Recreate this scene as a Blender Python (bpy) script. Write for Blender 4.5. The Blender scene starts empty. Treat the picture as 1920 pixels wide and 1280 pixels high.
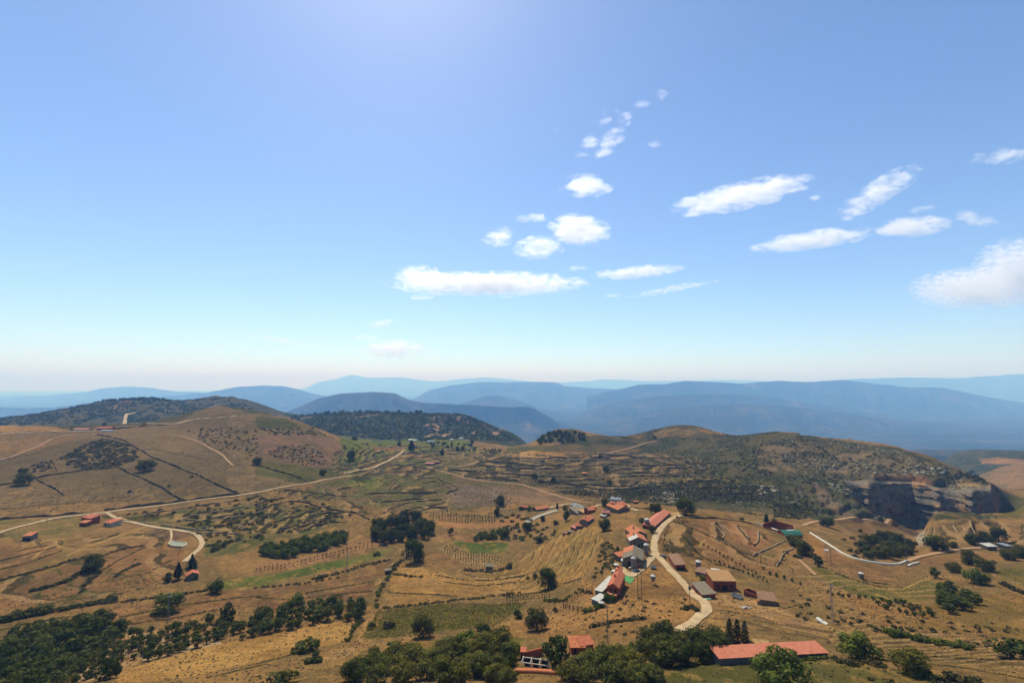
import bpy, math, random
import numpy as np
from mathutils import Vector, Matrix

# ------------------------------------------------------------------ camera, sky, sun, exposure
SC = bpy.context.scene
COL = SC.collection
F = 853.0            # focal length in photograph pixels (16 mm lens on 36 mm film)
HORIZON = 722.0      # row of eye level in the photograph
CZ = 160.0           # height of the viewpoint
PITCH = math.atan((HORIZON - 640.0) / F)
cam_data = bpy.data.cameras.new('camera')
cam = bpy.data.objects.new('camera', cam_data)
COL.objects.link(cam)
cam.location = (0, 0, CZ)
cam.rotation_euler = (math.pi / 2 + PITCH, 0, 0)
cam_data.sensor_width = 36.0
cam_data.lens = F / 1920.0 * 36.0
cam_data.clip_start = 1.0
cam_data.clip_end = 200000.0
SC.camera = cam

SUN_AZ = math.radians(-17.6)     # to the left of the view direction (+Y)
SUN_EL = math.radians(54.0)
W = bpy.data.worlds.new('World'); SC.world = W; W.use_nodes = True
nt = W.node_tree; nt.nodes.clear()
sky = nt.nodes.new('ShaderNodeTexSky'); sky.sky_type = 'NISHITA'; sky.sun_disc = False
sky.sun_elevation = SUN_EL; sky.sun_rotation = SUN_AZ
sky.altitude = 1200; sky.air_density = 1.0; sky.dust_density = 0.8; sky.ozone_density = 4.5
bg = nt.nodes.new('ShaderNodeBackground'); bg.inputs['Strength'].default_value = 0.135
wo = nt.nodes.new('ShaderNodeOutputWorld')
tint = nt.nodes.new('ShaderNodeMix'); tint.data_type = 'RGBA'; tint.blend_type = 'MULTIPLY'; tint.inputs[0].default_value = 1.0
tint.inputs[7].default_value = (0.97, 0.985, 1.03, 1)      # a deeper blue, as the camera saw it
nt.links.new(sky.outputs[0], tint.inputs[6]); nt.links.new(tint.outputs[2], bg.inputs[0]); nt.links.new(bg.outputs[0], wo.inputs[0])
sun_data = bpy.data.lights.new('sun', 'SUN'); sun_data.energy = 5.0
sun_data.angle = math.radians(0.5); sun_data.color = (1.0, 0.92, 0.79)
sun = bpy.data.objects.new('sun', sun_data); COL.objects.link(sun)
SUN_DIR = Vector((math.sin(SUN_AZ) * math.cos(SUN_EL), math.cos(SUN_AZ) * math.cos(SUN_EL), math.sin(SUN_EL)))
sun.rotation_euler = SUN_DIR.to_track_quat('Z', 'Y').to_euler()
sun.location = SUN_DIR * 500
SC.view_settings.view_transform = 'Standard'; SC.view_settings.look = 'None'
SC.view_settings.exposure = 0.3; SC.view_settings.gamma = 1.0
SC.view_settings.use_curve_mapping = False
SC.cycles.use_denoising = True
SC.cycles.max_bounces = 8; SC.cycles.diffuse_bounces = 2; SC.cycles.glossy_bounces = 2
SC.cycles.transmission_bounces = 3; SC.cycles.volume_bounces = 4; SC.cycles.transparent_max_bounces = 12

# ------------------------------------------------------------------ small helpers
rng = random.Random(7)
nrg = np.random.default_rng(7)
cp, sp = math.cos(PITCH), math.sin(PITCH)
def ray(px, py):
    """direction with y = 1 through a pixel of the photograph"""
    a = (np.asarray(px, float) - 960.0) / F; b = (640.0 - np.asarray(py, float)) / F
    fy = cp - b * sp; fz = sp + b * cp
    return a / fy, fz / fy              # X/Y and (Z-CZ)/Y
def project(x, y, z):
    d = z - CZ
    f = y * cp + d * sp; v = -y * sp + d * cp
    return 960.0 + F * x / f, 640.0 - F * v / f
def vnoise(x, y, seed=0):
    """smooth value noise in 0..1"""
    xi = np.floor(x); yi = np.floor(y); fx = x - xi; fy = y - yi
    fx = fx * fx * (3 - 2 * fx); fy = fy * fy * (3 - 2 * fy)
    def h(i, j):
        n = (i.astype(np.int64) * 374761393 + j.astype(np.int64) * 668265263 + seed * 974711) & 0x7fffffff
        n = ((n ^ (n >> 13)) * 1274126177) & 0x7fffffff
        n = (n ^ (n >> 16)) & 0xffff
        return n / 65535.0
    a = h(xi, yi); b = h(xi + 1, yi); c = h(xi, yi + 1); d = h(xi + 1, yi + 1)
    return (a * (1 - fx) + b * fx) * (1 - fy) + (c * (1 - fx) + d * fx) * fy
def fbm(x, y, oct=4, seed=0):
    x = np.asarray(x, float); y = np.asarray(y, float)
    s = 0; a = 1; t = 0
    for k in range(oct):
        s = s + a * vnoise(x * 2**k, y * 2**k, seed + k * 17); t += a; a *= 0.5
    return s / t
def sstep(a, b, x):
    t = np.clip((x - a) / (b - a), 0, 1)
    return t * t * (3 - 2 * t)
def mesh_grid(name, P, smooth=True):
    """P: rows x cols x 3"""
    r, c, _ = P.shape
    idx = np.arange(r * c).reshape(r, c)
    f = np.stack([idx[:-1, :-1], idx[:-1, 1:], idx[1:, 1:], idx[1:, :-1]], -1).reshape(-1, 4)
    me = bpy.data.meshes.new(name)
    me.vertices.add(r * c); me.vertices.foreach_set('co', P.astype(np.float32).ravel())
    n = len(f)
    me.loops.add(n * 4); me.loops.foreach_set('vertex_index', f.astype(np.int32).ravel())
    me.polygons.add(n)
    me.polygons.foreach_set('loop_start', (np.arange(n) * 4).astype(np.int32))
    me.polygons.foreach_set('loop_total', np.full(n, 4, np.int32))
    if smooth: me.polygons.foreach_set('use_smooth', np.ones(n, bool))
    me.update(calc_edges=True)
    return me
def tag(o, label=None, cat=None, group=None, kind=None):
    if label: o['label'] = label
    if cat: o['category'] = cat
    if group: o['group'] = group
    if kind: o['kind'] = kind
    return o
def link(name, me, mat=None, parent=None):
    o = bpy.data.objects.new(name, me); COL.objects.link(o)
    if mat is not None and me is not None and not me.materials: me.materials.append(mat)
    if parent is not None: o.parent = parent
    return o
# ------------------------------------------------------------------ the lie of the land: (photo x, photo y, metres away)
CP = {
 0: [(1280,150),(1200,200),(1100,265),(1010,340),(985,372),(975,400),(930,470),(880,560),(840,680),(815,800),(800,880),(797,960)],
 200: [(1280,150),(1200,205),(1100,270),(1050,310),(1000,370),(965,430),(930,490),(880,580),(830,700),(805,820),(797,900)],
 300: [(930,490),(880,590),(830,720),(800,850),(789,930)],
 350: [(777,980)],
 416: [(1280,145),(1200,200),(1130,250),(1070,300),(1000,380),(940,470),(900,545),(850,680),(800,850),(771,980),(762,1050)],
 480: [(771,1000)],
 550: [(1280,140),(1200,200),(1100,280),(1040,350),(980,430),(920,540),(890,610),(850,700),(810,830),(790,900)],
 620: [(1020,380),(900,630),(870,720),(840,820),(813,930)],
 700: [(1280,135),(1200,200),(1100,290),(1040,370),(985,450),(940,540),(900,650),(870,760),(845,900),(830,1100),(826,1400),(805,1600),(773,1850)],
 640: [(775,1850)], 590: [(778,1850),(800,1600)],
 770: [(850,910),(832,1090),(825,1400),(800,1650),(774,1880)],
 850: [(1280,130),(1200,195),(1150,235),(1100,285),(1040,365),(1000,430),(960,510),(900,690),(860,880),(835,1080),(824,1300),(818,1500),(795,1720),(777,1870)],
 890: [(786,1850)], 930: [(806,1800)], 985: [(832,1700)],
 1000: [(1280,130),(1200,190),(1130,255),(1060,330),(1000,420),(970,480),(940,570),(900,690),(865,850),(845,980),(829,1120)],
 1036: [(806,1150)], 1075: [(805,1150)],
 1130: [(1280,130),(1200,175),(1150,210),(1100,245),(1050,290),(1000,345),(970,400),(950,450),(915,640),(880,770),(850,920),(816,1100)],
 1200: [(816,1080)], 1270: [(797,1150)], 1310: [(802,1130)],
 1230: [(1280,125),(1200,168),(1150,200),(1100,240),(1050,285),(1000,335),(970,375),(950,420),(941,450),(930,590),(900,700),(870,830),(840,980)],
 1350: [(1280,120),(1225,150),(1200,165),(1150,200),(1100,240),(1050,285),(1000,340),(965,390),(956,415),(945,540),(910,620),(870,750),(835,900),(813,1000)],
 1440: [(811,920)],
 1480: [(1280,118),(1220,150),(1150,200),(1100,240),(1050,295),(1010,350),(995,385),(983,430),(970,480),(940,550),(900,640),(860,740),(811,880)],
 1560: [(823,860)],
 1600: [(1280,115),(1200,160),(1150,195),(1100,240),(1060,290),(1030,330),(1008,370),(940,560),(905,620),(860,720),(827,850)],
 1660: [(834,800)],
 1690: [(890,615),(862,680),(841,780)],
 1750: [(1280,112),(1200,158),(1150,195),(1100,240),(1060,290),(1040,320),(1020,350),(990,400),(965,440),(893,612),(872,660),(859,740)],
 1800: [(880,690)],
 1850: [(1280,110),(1200,155),(1150,195),(1100,235),(1060,285),(1030,335),(1000,385),(975,430),(960,460),(912,612),(906,640)],
 1920: [(1280,108),(1200,155),(1100,235),(1040,320),(990,395),(957,450),(945,520),(915,700),(880,1200),(850,1900)],
 1860: [(846,1900)], 1790: [(850,1900)],
}
# hidden ground: (photo x, metres away, metres below the viewpoint)
HID = [(0,1250,125),(200,1200,112),(416,1350,90),(416,1750,130),(300,1200,105),(550,1150,120),(550,1500,180),(620,1250,165),
 (590,2150,190),(700,2200,200),(850,2150,230),(930,2100,300),(985,2050,330),(1000,1400,210),(1000,1750,300),(1130,1350,210),
 (1270,1400,210),(1230,500,135),(1130,530,137),(1350,470,140),(1350,1300,230),(1480,1150,210),(1600,430,142),(1600,500,152),(1600,1100,250),
 (1690,450,152),(1690,520,165),(1690,585,170),(1750,500,165),(1750,585,172),(1850,520,160),(1850,590,172),(1690,950,250),(1750,950,270),
 (1850,800,230),(1850,1150,240),(1800,1000,270),(1900,620,150),
 (1920,2400,400),(1700,2000,400),(1450,1800,400),(1270,1900,400),(1100,2000,400),(850,2600,420),(600,2700,400),(0,2600,400),
 (0,3200,430),(300,3200,430),(600,3200,440),(900,3200,450),(1200,3200,450),(1500,3200,450),(1800,3200,450),(1950,3200,450)]
# the hill and the cliff-edged hill behind the farm on the left
CP[0] += [(797,1450),(785,1750)]; CP[130] = [(765,1800)]
CP[200] += [(795,1450),(752,1850)]; CP[260] = [(747,1900),(775,1600)]; CP[320] = [(749,1900)]; CP[350] += [(752,1950)]
CP[400] = [(752,2250)]; CP[430] = [(752,2250)]; CP[465] = [(763,2250)]; CP[500] = [(778,2250)]
HID += [(0,2200,230),(200,2300,200),(300,2350,200),(415,2600,330),(470,2600,360)]
pts = []
def addp(px, Y, drop):
    pts.append(((px - 960.0) / F, math.log(Y), CZ - drop))
for px, l in CP.items():
    for py, Y in l:
        u, s = ray(px, py)
        pts.append((float(u), math.log(Y), CZ + float(s) * Y))
for px, Y, d in HID: addp(px, Y, d)
base0 = [(u, l, z) for (u, l, z) in pts if u < -1.1]
pts += [(-1.5, l, z - 4) for (u, l, z) in base0]
base1 = [(u, l, z) for (u, l, z) in pts if u > 1.1 and l < 7.7]
pts += [(1.5, l, z + 3) for (u, l, z) in base1]
pts += [(u, math.log(80), CZ - 66 - 6 * abs(u)) for u in (-1.4, -0.9, -0.4, 0, 0.4, 0.9, 1.4)]
CPT = np.array(pts)
KU, KL = 1.7, 1.0
def _tps_k(a, b):
    d2 = (a[:, None, 0] - b[None, :, 0])**2 * KU * KU + (a[:, None, 1] - b[None, :, 1])**2 * KL * KL
    return 0.5 * d2 * np.log(d2 + 1e-12)
n = len(CPT)
A = np.zeros((n + 3, n + 3))
A[:n, :n] = _tps_k(CPT[:, :2], CPT[:, :2]) + np.eye(n) * 2e-4
Pm = np.c_[np.ones(n), CPT[:, :2]]
A[:n, n:] = Pm; A[n:, :n] = Pm.T
SOL = np.linalg.solve(A, np.r_[CPT[:, 2], 0, 0, 0])
def tps(u, l):
    q = np.c_[u.ravel(), l.ravel()]; out = np.empty(len(q))
    for i in range(0, len(q), 20000):
        s = q[i:i + 20000]
        out[i:i + 20000] = _tps_k(s, CPT[:, :2]) @ SOL[:n] + np.c_[np.ones(len(s)), s] @ SOL[n:]
    return out.reshape(u.shape)
# rows of the ground sheet: finer close by
NR, NC = 640, 1300
_y = np.geomspace(84, 3300, 6000)
_c = np.cumsum(np.gradient(_y) * (1.0 / _y + 170.0 / _y**2 + 0.35 / _y * np.exp(-((np.log(_y) - math.log(700)) / 0.7)**2)))
YS = np.interp(np.linspace(_c[0], _c[-1], NR), _c, _y)
US = np.linspace(-1.42, 1.42, NC)
cu, cl = np.linspace(-1.42, 1.42, 240), np.linspace(math.log(84), math.log(3300), 260)
CU, CL = np.meshgrid(cu, cl)
coarse = tps(CU, CL)
def bil(G, fr, fc):
    r0 = np.clip(np.floor(fr).astype(int), 0, G.shape[0] - 2); c0 = np.clip(np.floor(fc).astype(int), 0, G.shape[1] - 2)
    a = np.clip(fr - r0, 0, 1); b = np.clip(fc - c0, 0, 1)
    return (G[r0, c0] * (1 - a) + G[r0 + 1, c0] * a) * (1 - b) + (G[r0, c0 + 1] * (1 - a) + G[r0 + 1, c0 + 1] * a) * b
UU, YY = np.meshgrid(US, YS)
XX = UU * YY
H = bil(coarse, (np.log(YY) - cl[0]) / (cl[1] - cl[0]), (UU - cu[0]) / (cu[1] - cu[0]))
PX0, PY0 = project(XX, YY, H)
# ------------------------------------------------------------------ materials
def new_mat(name):
    m = bpy.data.materials.new(name); m.use_nodes = True
    nt = m.node_tree; nt.nodes.clear()
    return m, nt, nt.nodes, nt.links
def N(nt, kind, **kw):
    nd = nt.nodes.new(kind)
    for k, v in kw.items():
        if k in nd.inputs.keys(): nd.inputs[k].default_value = v
        else: setattr(nd, k, v)
    return nd
def principled(nt, rough=0.9, spec=0.15):
    b = nt.nodes.new('ShaderNodeBsdfPrincipled'); o = nt.nodes.new('ShaderNodeOutputMaterial')
    b.inputs['Roughness'].default_value = rough; b.inputs['Specular IOR Level'].default_value = spec
    nt.links.new(b.outputs[0], o.inputs['Surface'])
    return b
def mixc(nt, fac, a, b, blend='MIX'):
    m = nt.nodes.new('ShaderNodeMix'); m.data_type = 'RGBA'; m.blend_type = blend
    for i, v in ((0, fac), (6, a), (7, b)):
        if isinstance(v, bpy.types.NodeSocket): nt.links.new(v, m.inputs[i])
        elif i == 0: m.inputs[0].default_value = v
        else: m.inputs[i].default_value = (v[0], v[1], v[2], 1)
    return m.outputs[2]
def ramp(nt, fac, stops):
    r = nt.nodes.new('ShaderNodeValToRGB'); el = r.color_ramp.elements
    while len(el) > 1: el.remove(el[-1])
    el[0].position = stops[0][0]; el[0].color = (*stops[0][1], 1)
    for p, c in stops[1:]:
        e = el.new(p); e.color = (*c, 1)
    nt.links.new(fac, r.inputs[0])
    return r.outputs[0]
def noise(nt, scale, detail=4, rough=0.55, coord=None, dist=0.0):
    t = nt.nodes.new('ShaderNodeTexNoise'); t.inputs['Scale'].default_value = scale
    t.inputs['Detail'].default_value = detail; t.inputs['Roughness'].default_value = rough
    t.inputs['Distortion'].default_value = dist
    if coord is None:
        g = nt.nodes.new('ShaderNodeNewGeometry'); coord = g.outputs['Position']
    nt.links.new(coord, t.inputs['Vector'])
    return t.outputs[0]
def bump(nt, h, bsdf, strength=0.5, dist=1.0):
    b = nt.nodes.new('ShaderNodeBump'); b.inputs['Strength'].default_value = strength; b.inputs['Distance'].default_value = dist
    nt.links.new(h, b.inputs['Height']); nt.links.new(b.outputs[0], bsdf.inputs['Normal'])

# ------------------------------------------------------------------ far mountains
def mountain_material():
    m, nt, nd, lk = new_mat('mountain_forest')
    b = principled(nt, 0.95, 0.0)
    n1 = noise(nt, 0.0016, 7, 0.62); n2 = noise(nt, 0.009, 5, 0.65)
    c = ramp(nt, n1, [(0.30, (0.020, 0.034, 0.020)), (0.48, (0.035, 0.045, 0.025)), (0.60, (0.060, 0.058, 0.036)), (0.74, (0.15, 0.11, 0.075))])
    c2 = ramp(nt, n2, [(0.35, (0.55, 0.55, 0.55)), (0.65, (1.25, 1.2, 1.1))])
    lk.new(mixc(nt, 1.0, c, c2, 'MULTIPLY'), b.inputs['Base Color'])
    bump(nt, n2, b, 0.8, 40.0)
    return m
MAT_MTN = mountain_material()
KM = 1.55
def mountain(name, D, sky_pts, depth=0.30, seed=0, base=470, amp=1.0):
    D = D * KM; base = base * KM
    sx = np.array([p[0] for p in sky_pts], float); sy = np.array([p[1] for p in sky_pts], float)
    pxs = np.arange(sx[0], sx[-1] + 1, max(2.0, (sx[-1] - sx[0]) / 420))
    pys = np.interp(pxs, sx, sy)
    k = np.ones(5) / 5; pys = np.convolve(np.pad(pys, 2, 'edge'), k, 'valid')
    u, s = ray(pxs, pys)
    nr = 70
    t = np.linspace(-1, 1, nr)
    T, U = np.meshgrid(t, u, indexing='ij')
    S = np.broadcast_to(s, T.shape)
    wob = (fbm(U * 14, T * 0 + seed, 3, seed) - 0.5) * 0.5
    Y = D * (1 + depth * T * (1 + 0.3 * wob))
    X = U * Y
    ext = sstep(0, 0.12, (pxs - pxs[0]) / (pxs[-1] - pxs[0])) * sstep(0, 0.12, (pxs[-1] - pxs) / (pxs[-1] - pxs[0]))
    crest = CZ + s * D + (fbm(u * 60, u * 0 + seed + 3.3, 3, seed) - 0.5) * 0.0022 * D * amp
    zb = CZ - base
    gul = fbm(U * 22 * (9000 * KM / D)**0.35 + T * 0.8, T * 1.2 + seed, 5, seed + 5)
    rid = 1 - np.abs(gul * 2 - 1)
    fr = np.abs(T)
    shape = np.clip(1 - fr**1.15, 0, 1)
    shape = shape * (1 - 0.55 * sstep(0.02, 0.5, fr) * (1 - rid) * 1.2)
    Z = zb + (crest[None, :] - zb) * shape
    Z += (fbm(X / 260 / KM, Y / 260 / KM, 4, seed + 9) - 0.5) * 60 * KM * sstep(0.03, 0.3, fr)
    P = np.stack([X, Y, Z], -1)
    o = link(name, mesh_grid(name, P), MAT_MTN)
    tag(o, kind='structure')
    return o
mountain('mountain_range', 5200, [(1060,812),(1085,806),(1110,800),(1150,790),(1178,778),(1240,768),(1300,761),(1400,757),(1500,764),(1600,776),(1700,790),(1850,800),(1960,805),(2200,810)], 0.22, 1)
mountain('mountain_range', 6300, [(1060,800),(1085,790),(1093,773),(1132,757),(1171,750),(1210,744),(1260,741),(1330,738),(1420,740),(1500,752),(1600,770),(1700,780)], 0.2, 2)
mountain('mountain_range', 8000, [(1100,745),(1140,733),(1174,727),(1197,720),(1252,719),(1281,714),(1300,714),(1351,716),(1393,719),(1420,716),(1459,713),(1511,716),(1581,712),(1654,720),(1706,726),(1769,726),(1810,735),(1857,745),(1920,755),(2050,770),(2250,775)], 0.2, 3)
mountain('mountain_range', 15000, [(1420,722),(1520,715),(1602,710),(1698,707),(1784,709),(1850,705),(1920,700),(2050,698),(2250,700)], 0.2, 4)
mountain('mountain_range', 4600, [(470,800),(532,774),(571,758),(597,746),(636,737),(701,734),(740,736),(766,749),(792,754),(870,758),(922,761),(950,763),(989,762),(1002,766),(1036,784),(1062,802),(1090,825)], 0.2, 5)
mountain('mountain_range', 9500, [(200,760),(312,742),(390,735),(443,725),(495,722),(532,723),(558,729),(584,737),(640,748),(700,760)], 0.2, 6)
mountain('mountain_range', 27000, [(480,735),(571,728),(597,716),(631,710),(648,705),(662,702),(674,705),(688,708),(753,707),(779,711),(818,715),(857,711),(910,707),(949,710),(989,714),(1060,722)], 0.2, 7, amp=0.4)
mountain('mountain_range', 11000, [(740,765),(779,745),(805,731),(844,722),(897,716),(950,716),(1002,715),(1041,716),(1059,723),(1106,727),(1158,729),(1230,740)], 0.2, 8)
mountain('mountain_range', 7200, [(830,765),(870,755),(910,742),(936,741),(962,748),(976,752),(1010,765),(1060,775),(1120,785)], 0.2, 9)
mountain('mountain_range', 26000, [(960,722),(1059,716),(1106,714),(1127,711),(1153,711),(1210,714),(1340,712),(1405,712),(1500,718)], 0.2, 10, amp=0.4)
mountain('mountain_range', 14000, [(-300,748),(0,744),(78,742),(156,735),(195,727),(234,724),(286,727),(325,733),(364,735),(460,742)], 0.2, 11)
mountain('mountain_range', 6200, [(-300,775),(0,763),(52,765),(104,763),(143,758),(170,753),(220,750),(300,765),(380,785)], 0.2, 12)
# plain beyond, out to the horizon
gx, gy = np.meshgrid(np.linspace(-60000, 60000, 40), np.geomspace(3000, 60000, 40) - 300)
gz = np.full_like(gx, CZ - 470.0 * KM + 20)
pl = link('valley_plain', mesh_grid('valley_plain', np.stack([gx, gy, gz], -1)), MAT_MTN); tag(pl, kind='structure')

# ------------------------------------------------------------------ haze
def haze():
    me = bpy.data.meshes.new('haze')
    x0, x1, y0, y1, z0, z1 = -65000, 65000, -3000, 62000, CZ - 800, CZ + 1100
    v = [(x, y, z) for x in (x0, x1) for y in (y0, y1) for z in (z0, z1)]
    me.from_pydata(v, [], [(0, 1, 3, 2), (4, 6, 7, 5), (0, 4, 5, 1), (2, 3, 7, 6), (0, 2, 6, 4), (1, 5, 7, 3)])
    m, nt, nd, lk = new_mat('haze')
    pv = nd.new('ShaderNodeVolumePrincipled'); o = nd.new('ShaderNodeOutputMaterial')
    pv.inputs['Color'].default_value = (0.22, 0.49, 1.0, 1); pv.inputs['Absorption Color'].default_value = (0.88, 0.94, 1, 1); pv.inputs['Density'].default_value = HAZE_D
    pv.inputs['Anisotropy'].default_value = 0.05
    lk.new(pv.outputs[0], o.inputs['Volume'])
    tag(link('haze', me, m), kind='stuff')
HAZE_D = 0.97e-4
haze()
# ------------------------------------------------------------------ plan of the valley, surveyed tile by tile
TILE = {'A': (0, 680), 'B': (480, 680), 'C': (950, 680), 'D': (1420, 680), 'E': (0, 960), 'F': (480, 960), 'G': (950, 960), 'H': (1420, 960)}
def Z(t, *p):
    x0, y0 = TILE[t]
    return [(x0 + a / 3.84, y0 + b / 3.84) for a, b in p]
def inpoly(poly, X, Y):
    m = np.zeros(X.shape, bool)
    xs = [p[0] for p in poly]; ys = [p[1] for p in poly]
    bb = (X > min(xs)) & (X < max(xs)) & (Y > min(ys)) & (Y < max(ys))
    x = X[bb]; y = Y[bb]; r = np.zeros(x.shape, bool)
    for (x0, y0), (x1, y1) in zip(poly, poly[1:] + poly[:1]):
        if y0 == y1: continue
        c = ((y0 > y) != (y1 > y)) & (x < (x1 - x0) * (y - y0) / (y1 - y0) + x0)
        r ^= c
    m[bb] = r
    return m
def near(line, X, Y, wpx):
    """smooth closeness (1 on the line, 0 at wpx) to a polyline"""
    best = np.full(X.shape, 1e9)
    for (x0, y0), (x1, y1) in zip(line, line[1:]):
        m = (X > min(x0, x1) - wpx) & (X < max(x0, x1) + wpx) & (Y > min(y0, y1) - wpx) & (Y < max(y0, y1) + wpx)
        if not m.any(): continue
        x = X[m]; y = Y[m]; dx, dy = x1 - x0, y1 - y0
        t = np.clip(((x - x0) * dx + (y - y0) * dy) / (dx * dx + dy * dy + 1e-9), 0, 1)
        best[m] = np.minimum(best[m], np.hypot(x - x0 - t * dx, y - y0 - t * dy))
    return best

# ---- small relief
amp = sstep(110, 700, YY)
H += (fbm(XX / 70, YY / 70, 4, 21) - 0.5) * (2.0 + 5.0 * amp) + (fbm(XX / 11, YY / 11, 3, 22) - 0.5) * (0.5 + 0.5 * amp)
rocky = np.zeros_like(H)
_rp = Z('C', (1300,560),(1900,500)) + Z('D', (300,500),(800,560),(1150,660),(1450,780),(1700,900),(1720,1120),(1100,1190),(600,1130),(150,1050)) + Z('C', (1500,1050),(1100,1000),(1100,900))
_m = inpoly(_rp, PX0, PY0) & (YY > 440) & (YY < 900)
rocky[_m] = 1
rocky *= sstep(0.35, 0.6, fbm(XX / 60, YY / 60, 3, 31) + 0.0004 * (PX0 - 1400))
st = 7.0
q = (H + (fbm(XX / 40, YY / 40, 3, 33) - 0.5) * 14) / st
H += rocky * st * 0.8 * (sstep(0.55, 0.75, q - np.floor(q)) - (q - np.floor(q)))
H += rocky * (fbm(XX / 6, YY / 6, 3, 34) - 0.5) * 3.0

# ---- the cliff at the end of the ridge
PXU = 960 + F * UU * 1.026     # photo column of a sheet column, good enough along the cliff
cx = [1560, 1600, 1640, 1680, 1710, 1735, 1752, 1775, 1800, 1830, 1858, 1868, 1880]
yc = np.interp(PXU, cx, [640, 612, 608, 618, 622, 604, 590, 582, 577, 572, 574, 590, 640])
pt = np.interp(PXU, cx, [895, 905, 901, 903, 903, 906, 916, 919, 920, 917, 913, 926, 930])     # row of the brow
pb = np.interp(PXU, cx, [905, 930, 966, 978, 984, 988, 986, 981, 977, 975, 973, 972, 960])     # row of the foot
yc = yc + (fbm(UU * 34, UU * 0 + 2.0, 2, 41) - 0.5) * 18
zt = CZ + ray(PXU, pt)[1] * (yc + 8); zb = CZ + ray(PXU, pb)[1] * (yc - 6)
win = sstep(1575, 1606, PXU) * (1 - sstep(1864, 1876, PXU))
foot = zb + (yc - 6 - YY) * 0.16 - 3 * sstep(0, 60, yc - YY)
below = np.where(YY < yc, np.minimum(H, foot), H)
k = sstep(yc - 70, yc - 30, YY) * (YY < yc)
H = H + win * (below - H) * k
top = zt + (YY - yc - 8) * 0.12
k2 = (YY >= yc) * (1 - sstep(yc + 25, yc + 75, YY))
H = H + win * k2 * (np.maximum(top - 2, np.minimum(H, top + 6)) - H)
crag = win * sstep(yc - 16, yc - 3, YY) * (1 - sstep(yc + 9, yc + 22, YY))
_lf = sstep(0, 1, (YY - (yc - 9)) / 18.0)
H = np.where((YY > yc - 10) & (YY < yc + 10) & (win > 0.5), zb + (top - zb) * (_lf * 0.8 + 0.2 * np.floor(_lf * 4 + 0.5) / 4), H)
# cliff-edged brow of the wooded mesa and its neighbour
for (px0, px1, ym, wd, dz) in ((800, 905, 1790, 14, 16), (400, 455, 2180, 14, 14)):
    w_ = sstep(px0, px0 + 25, PX0) * (1 - sstep(px1 - 15, px1 + 10, PX0)) * (np.abs(YY - ym) < 180)
    H += w_ * dz * (sstep(-wd, wd, YY - ym - (fbm(XX / 60, XX * 0, 3, 43) - 0.5) * 90) - 0.75) * (1 - sstep(80, 180, np.abs(YY - ym)))

# ---- terraces: the slope cut into steps held up by banks and walls
riser = np.zeros_like(H); lip = np.zeros_like(H)
def terrace(poly, step, seed, sharp=0.25, strength=0.85, warp=1.0):
    m = inpoly(poly, PX0, PY0)
    m &= (YY < 1250)
    if not m.any(): return
    h = H[m]
    q = (h + (fbm(XX[m] / 90, YY[m] / 90, 3, seed) - 0.5) * step * warp * 2) / step
    f = q - np.floor(q)
    s = sstep(1 - sharp, 1.0, f)
    gate = sstep(0.24, 0.40, fbm(XX[m] / 45, YY[m] / 45, 2, seed + 5))
    H[m] = h + gate * strength * step * (s - f)
    riser[m] = np.maximum(riser[m], gate * ((f > 1 - sharp) & (f < 1)).astype(float))
    lip[m] = np.maximum(lip[m], gate * (f < 0.22))
terrace(Z('C', (-150,660),(600,640),(1000,640),(1450,680),(1500,850),(1300,960),(900,970),(500,940),(200,860),(-150,850)), 2.9, 51, 0.34)
terrace(Z('C', (1300,820),(1700,820),(1500,990),(1000,980)), 4.0, 52, 0.3)
terrace(Z('B', (550,640),(1050,580),(1900,640),(1900,860),(1300,790),(850,900),(550,780)), 2.3, 53, 0.34)
terrace(Z('B', (0,960),(400,900),(900,860),(1400,920),(1380,1060),(900,1120),(700,1080),(300,1229),(0,1229)), 2.4, 54, 0.3)
terrace(Z('E', (650,20),(1900,0),(1900,120),(1500,300),(1400,120),(1000,80)), 2.2, 55, 0.3)
terrace(Z('E', (0,160),(500,200),(1150,120),(1300,250),(1250,480),(700,620),(0,700)), 1.8, 56, 0.25)
terrace(Z('H', (1180,120),(1500,70),(1920,80),(1920,230),(1500,260),(1250,250)), 3.0, 57, 0.3)
terrace(Z('G', (-60,420),(300,200),(560,90),(700,180),(620,360),(420,520),(-60,620)), 1.9, 60, 0.24)
terrace(Z('G', (1120,120),(1230,50),(1600,70),(1930,190),(1930,440),(1500,360),(1120,280)), 2.0, 70, 0.24)
terrace(Z('H', (240,380),(500,430),(1000,560),(1300,520),(1350,640),(900,640),(300,560)), 1.6, 71, 0.24)
terrace(Z('H', (600,760),(1500,900),(1930,930),(1930,1120),(1200,1060),(500,940)), 1.8, 72, 0.24)
terrace(Z('F', (950,350),(1700,480),(1900,400),(1900,560),(1400,640),(950,560)), 1.6, 58, 0.2)

# ------------------------------------------------------------------ land cover: the colour of the soil and its plants
def S(r, g, b, k=1.0):      # colour as seen in daylight -> albedo
    f = lambda c: (c / 255.0 / 12.92 if c <= 10.3 else ((c / 255.0 + 0.055) / 1.055)**2.4)
    return np.array([f(r), f(g), f(b)]) * k * ALB
ALB = 0.63 * np.array([0.92, 0.95, 0.86])
PLOUGH = (S(148,108,74), S(128,96,66)); STRAW = (S(186,140,84), S(160,118,70)); DRY = (S(152,116,76), S(124,100,66))
GREEN = (S(92,102,48), S(116,110,58)); SCRUB = (S(98,88,62), S(74,74,50)); HEATH = (S(136,110,78), S(114,95,68))
ROCK = (S(164,150,134), S(120,108,96)); EARTH = (S(196,160,124), S(176,138,100)); FOREST = (S(62,70,48), S(92,84,62))
GRAVEL = (S(134,110,90), S(116,98,80)); VINE = (S(128,106,64), S(112,98,56)); OLIVE = (S(106,96,56), S(88,84,48))
COLR = np.empty(H.shape + (3,))
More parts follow.
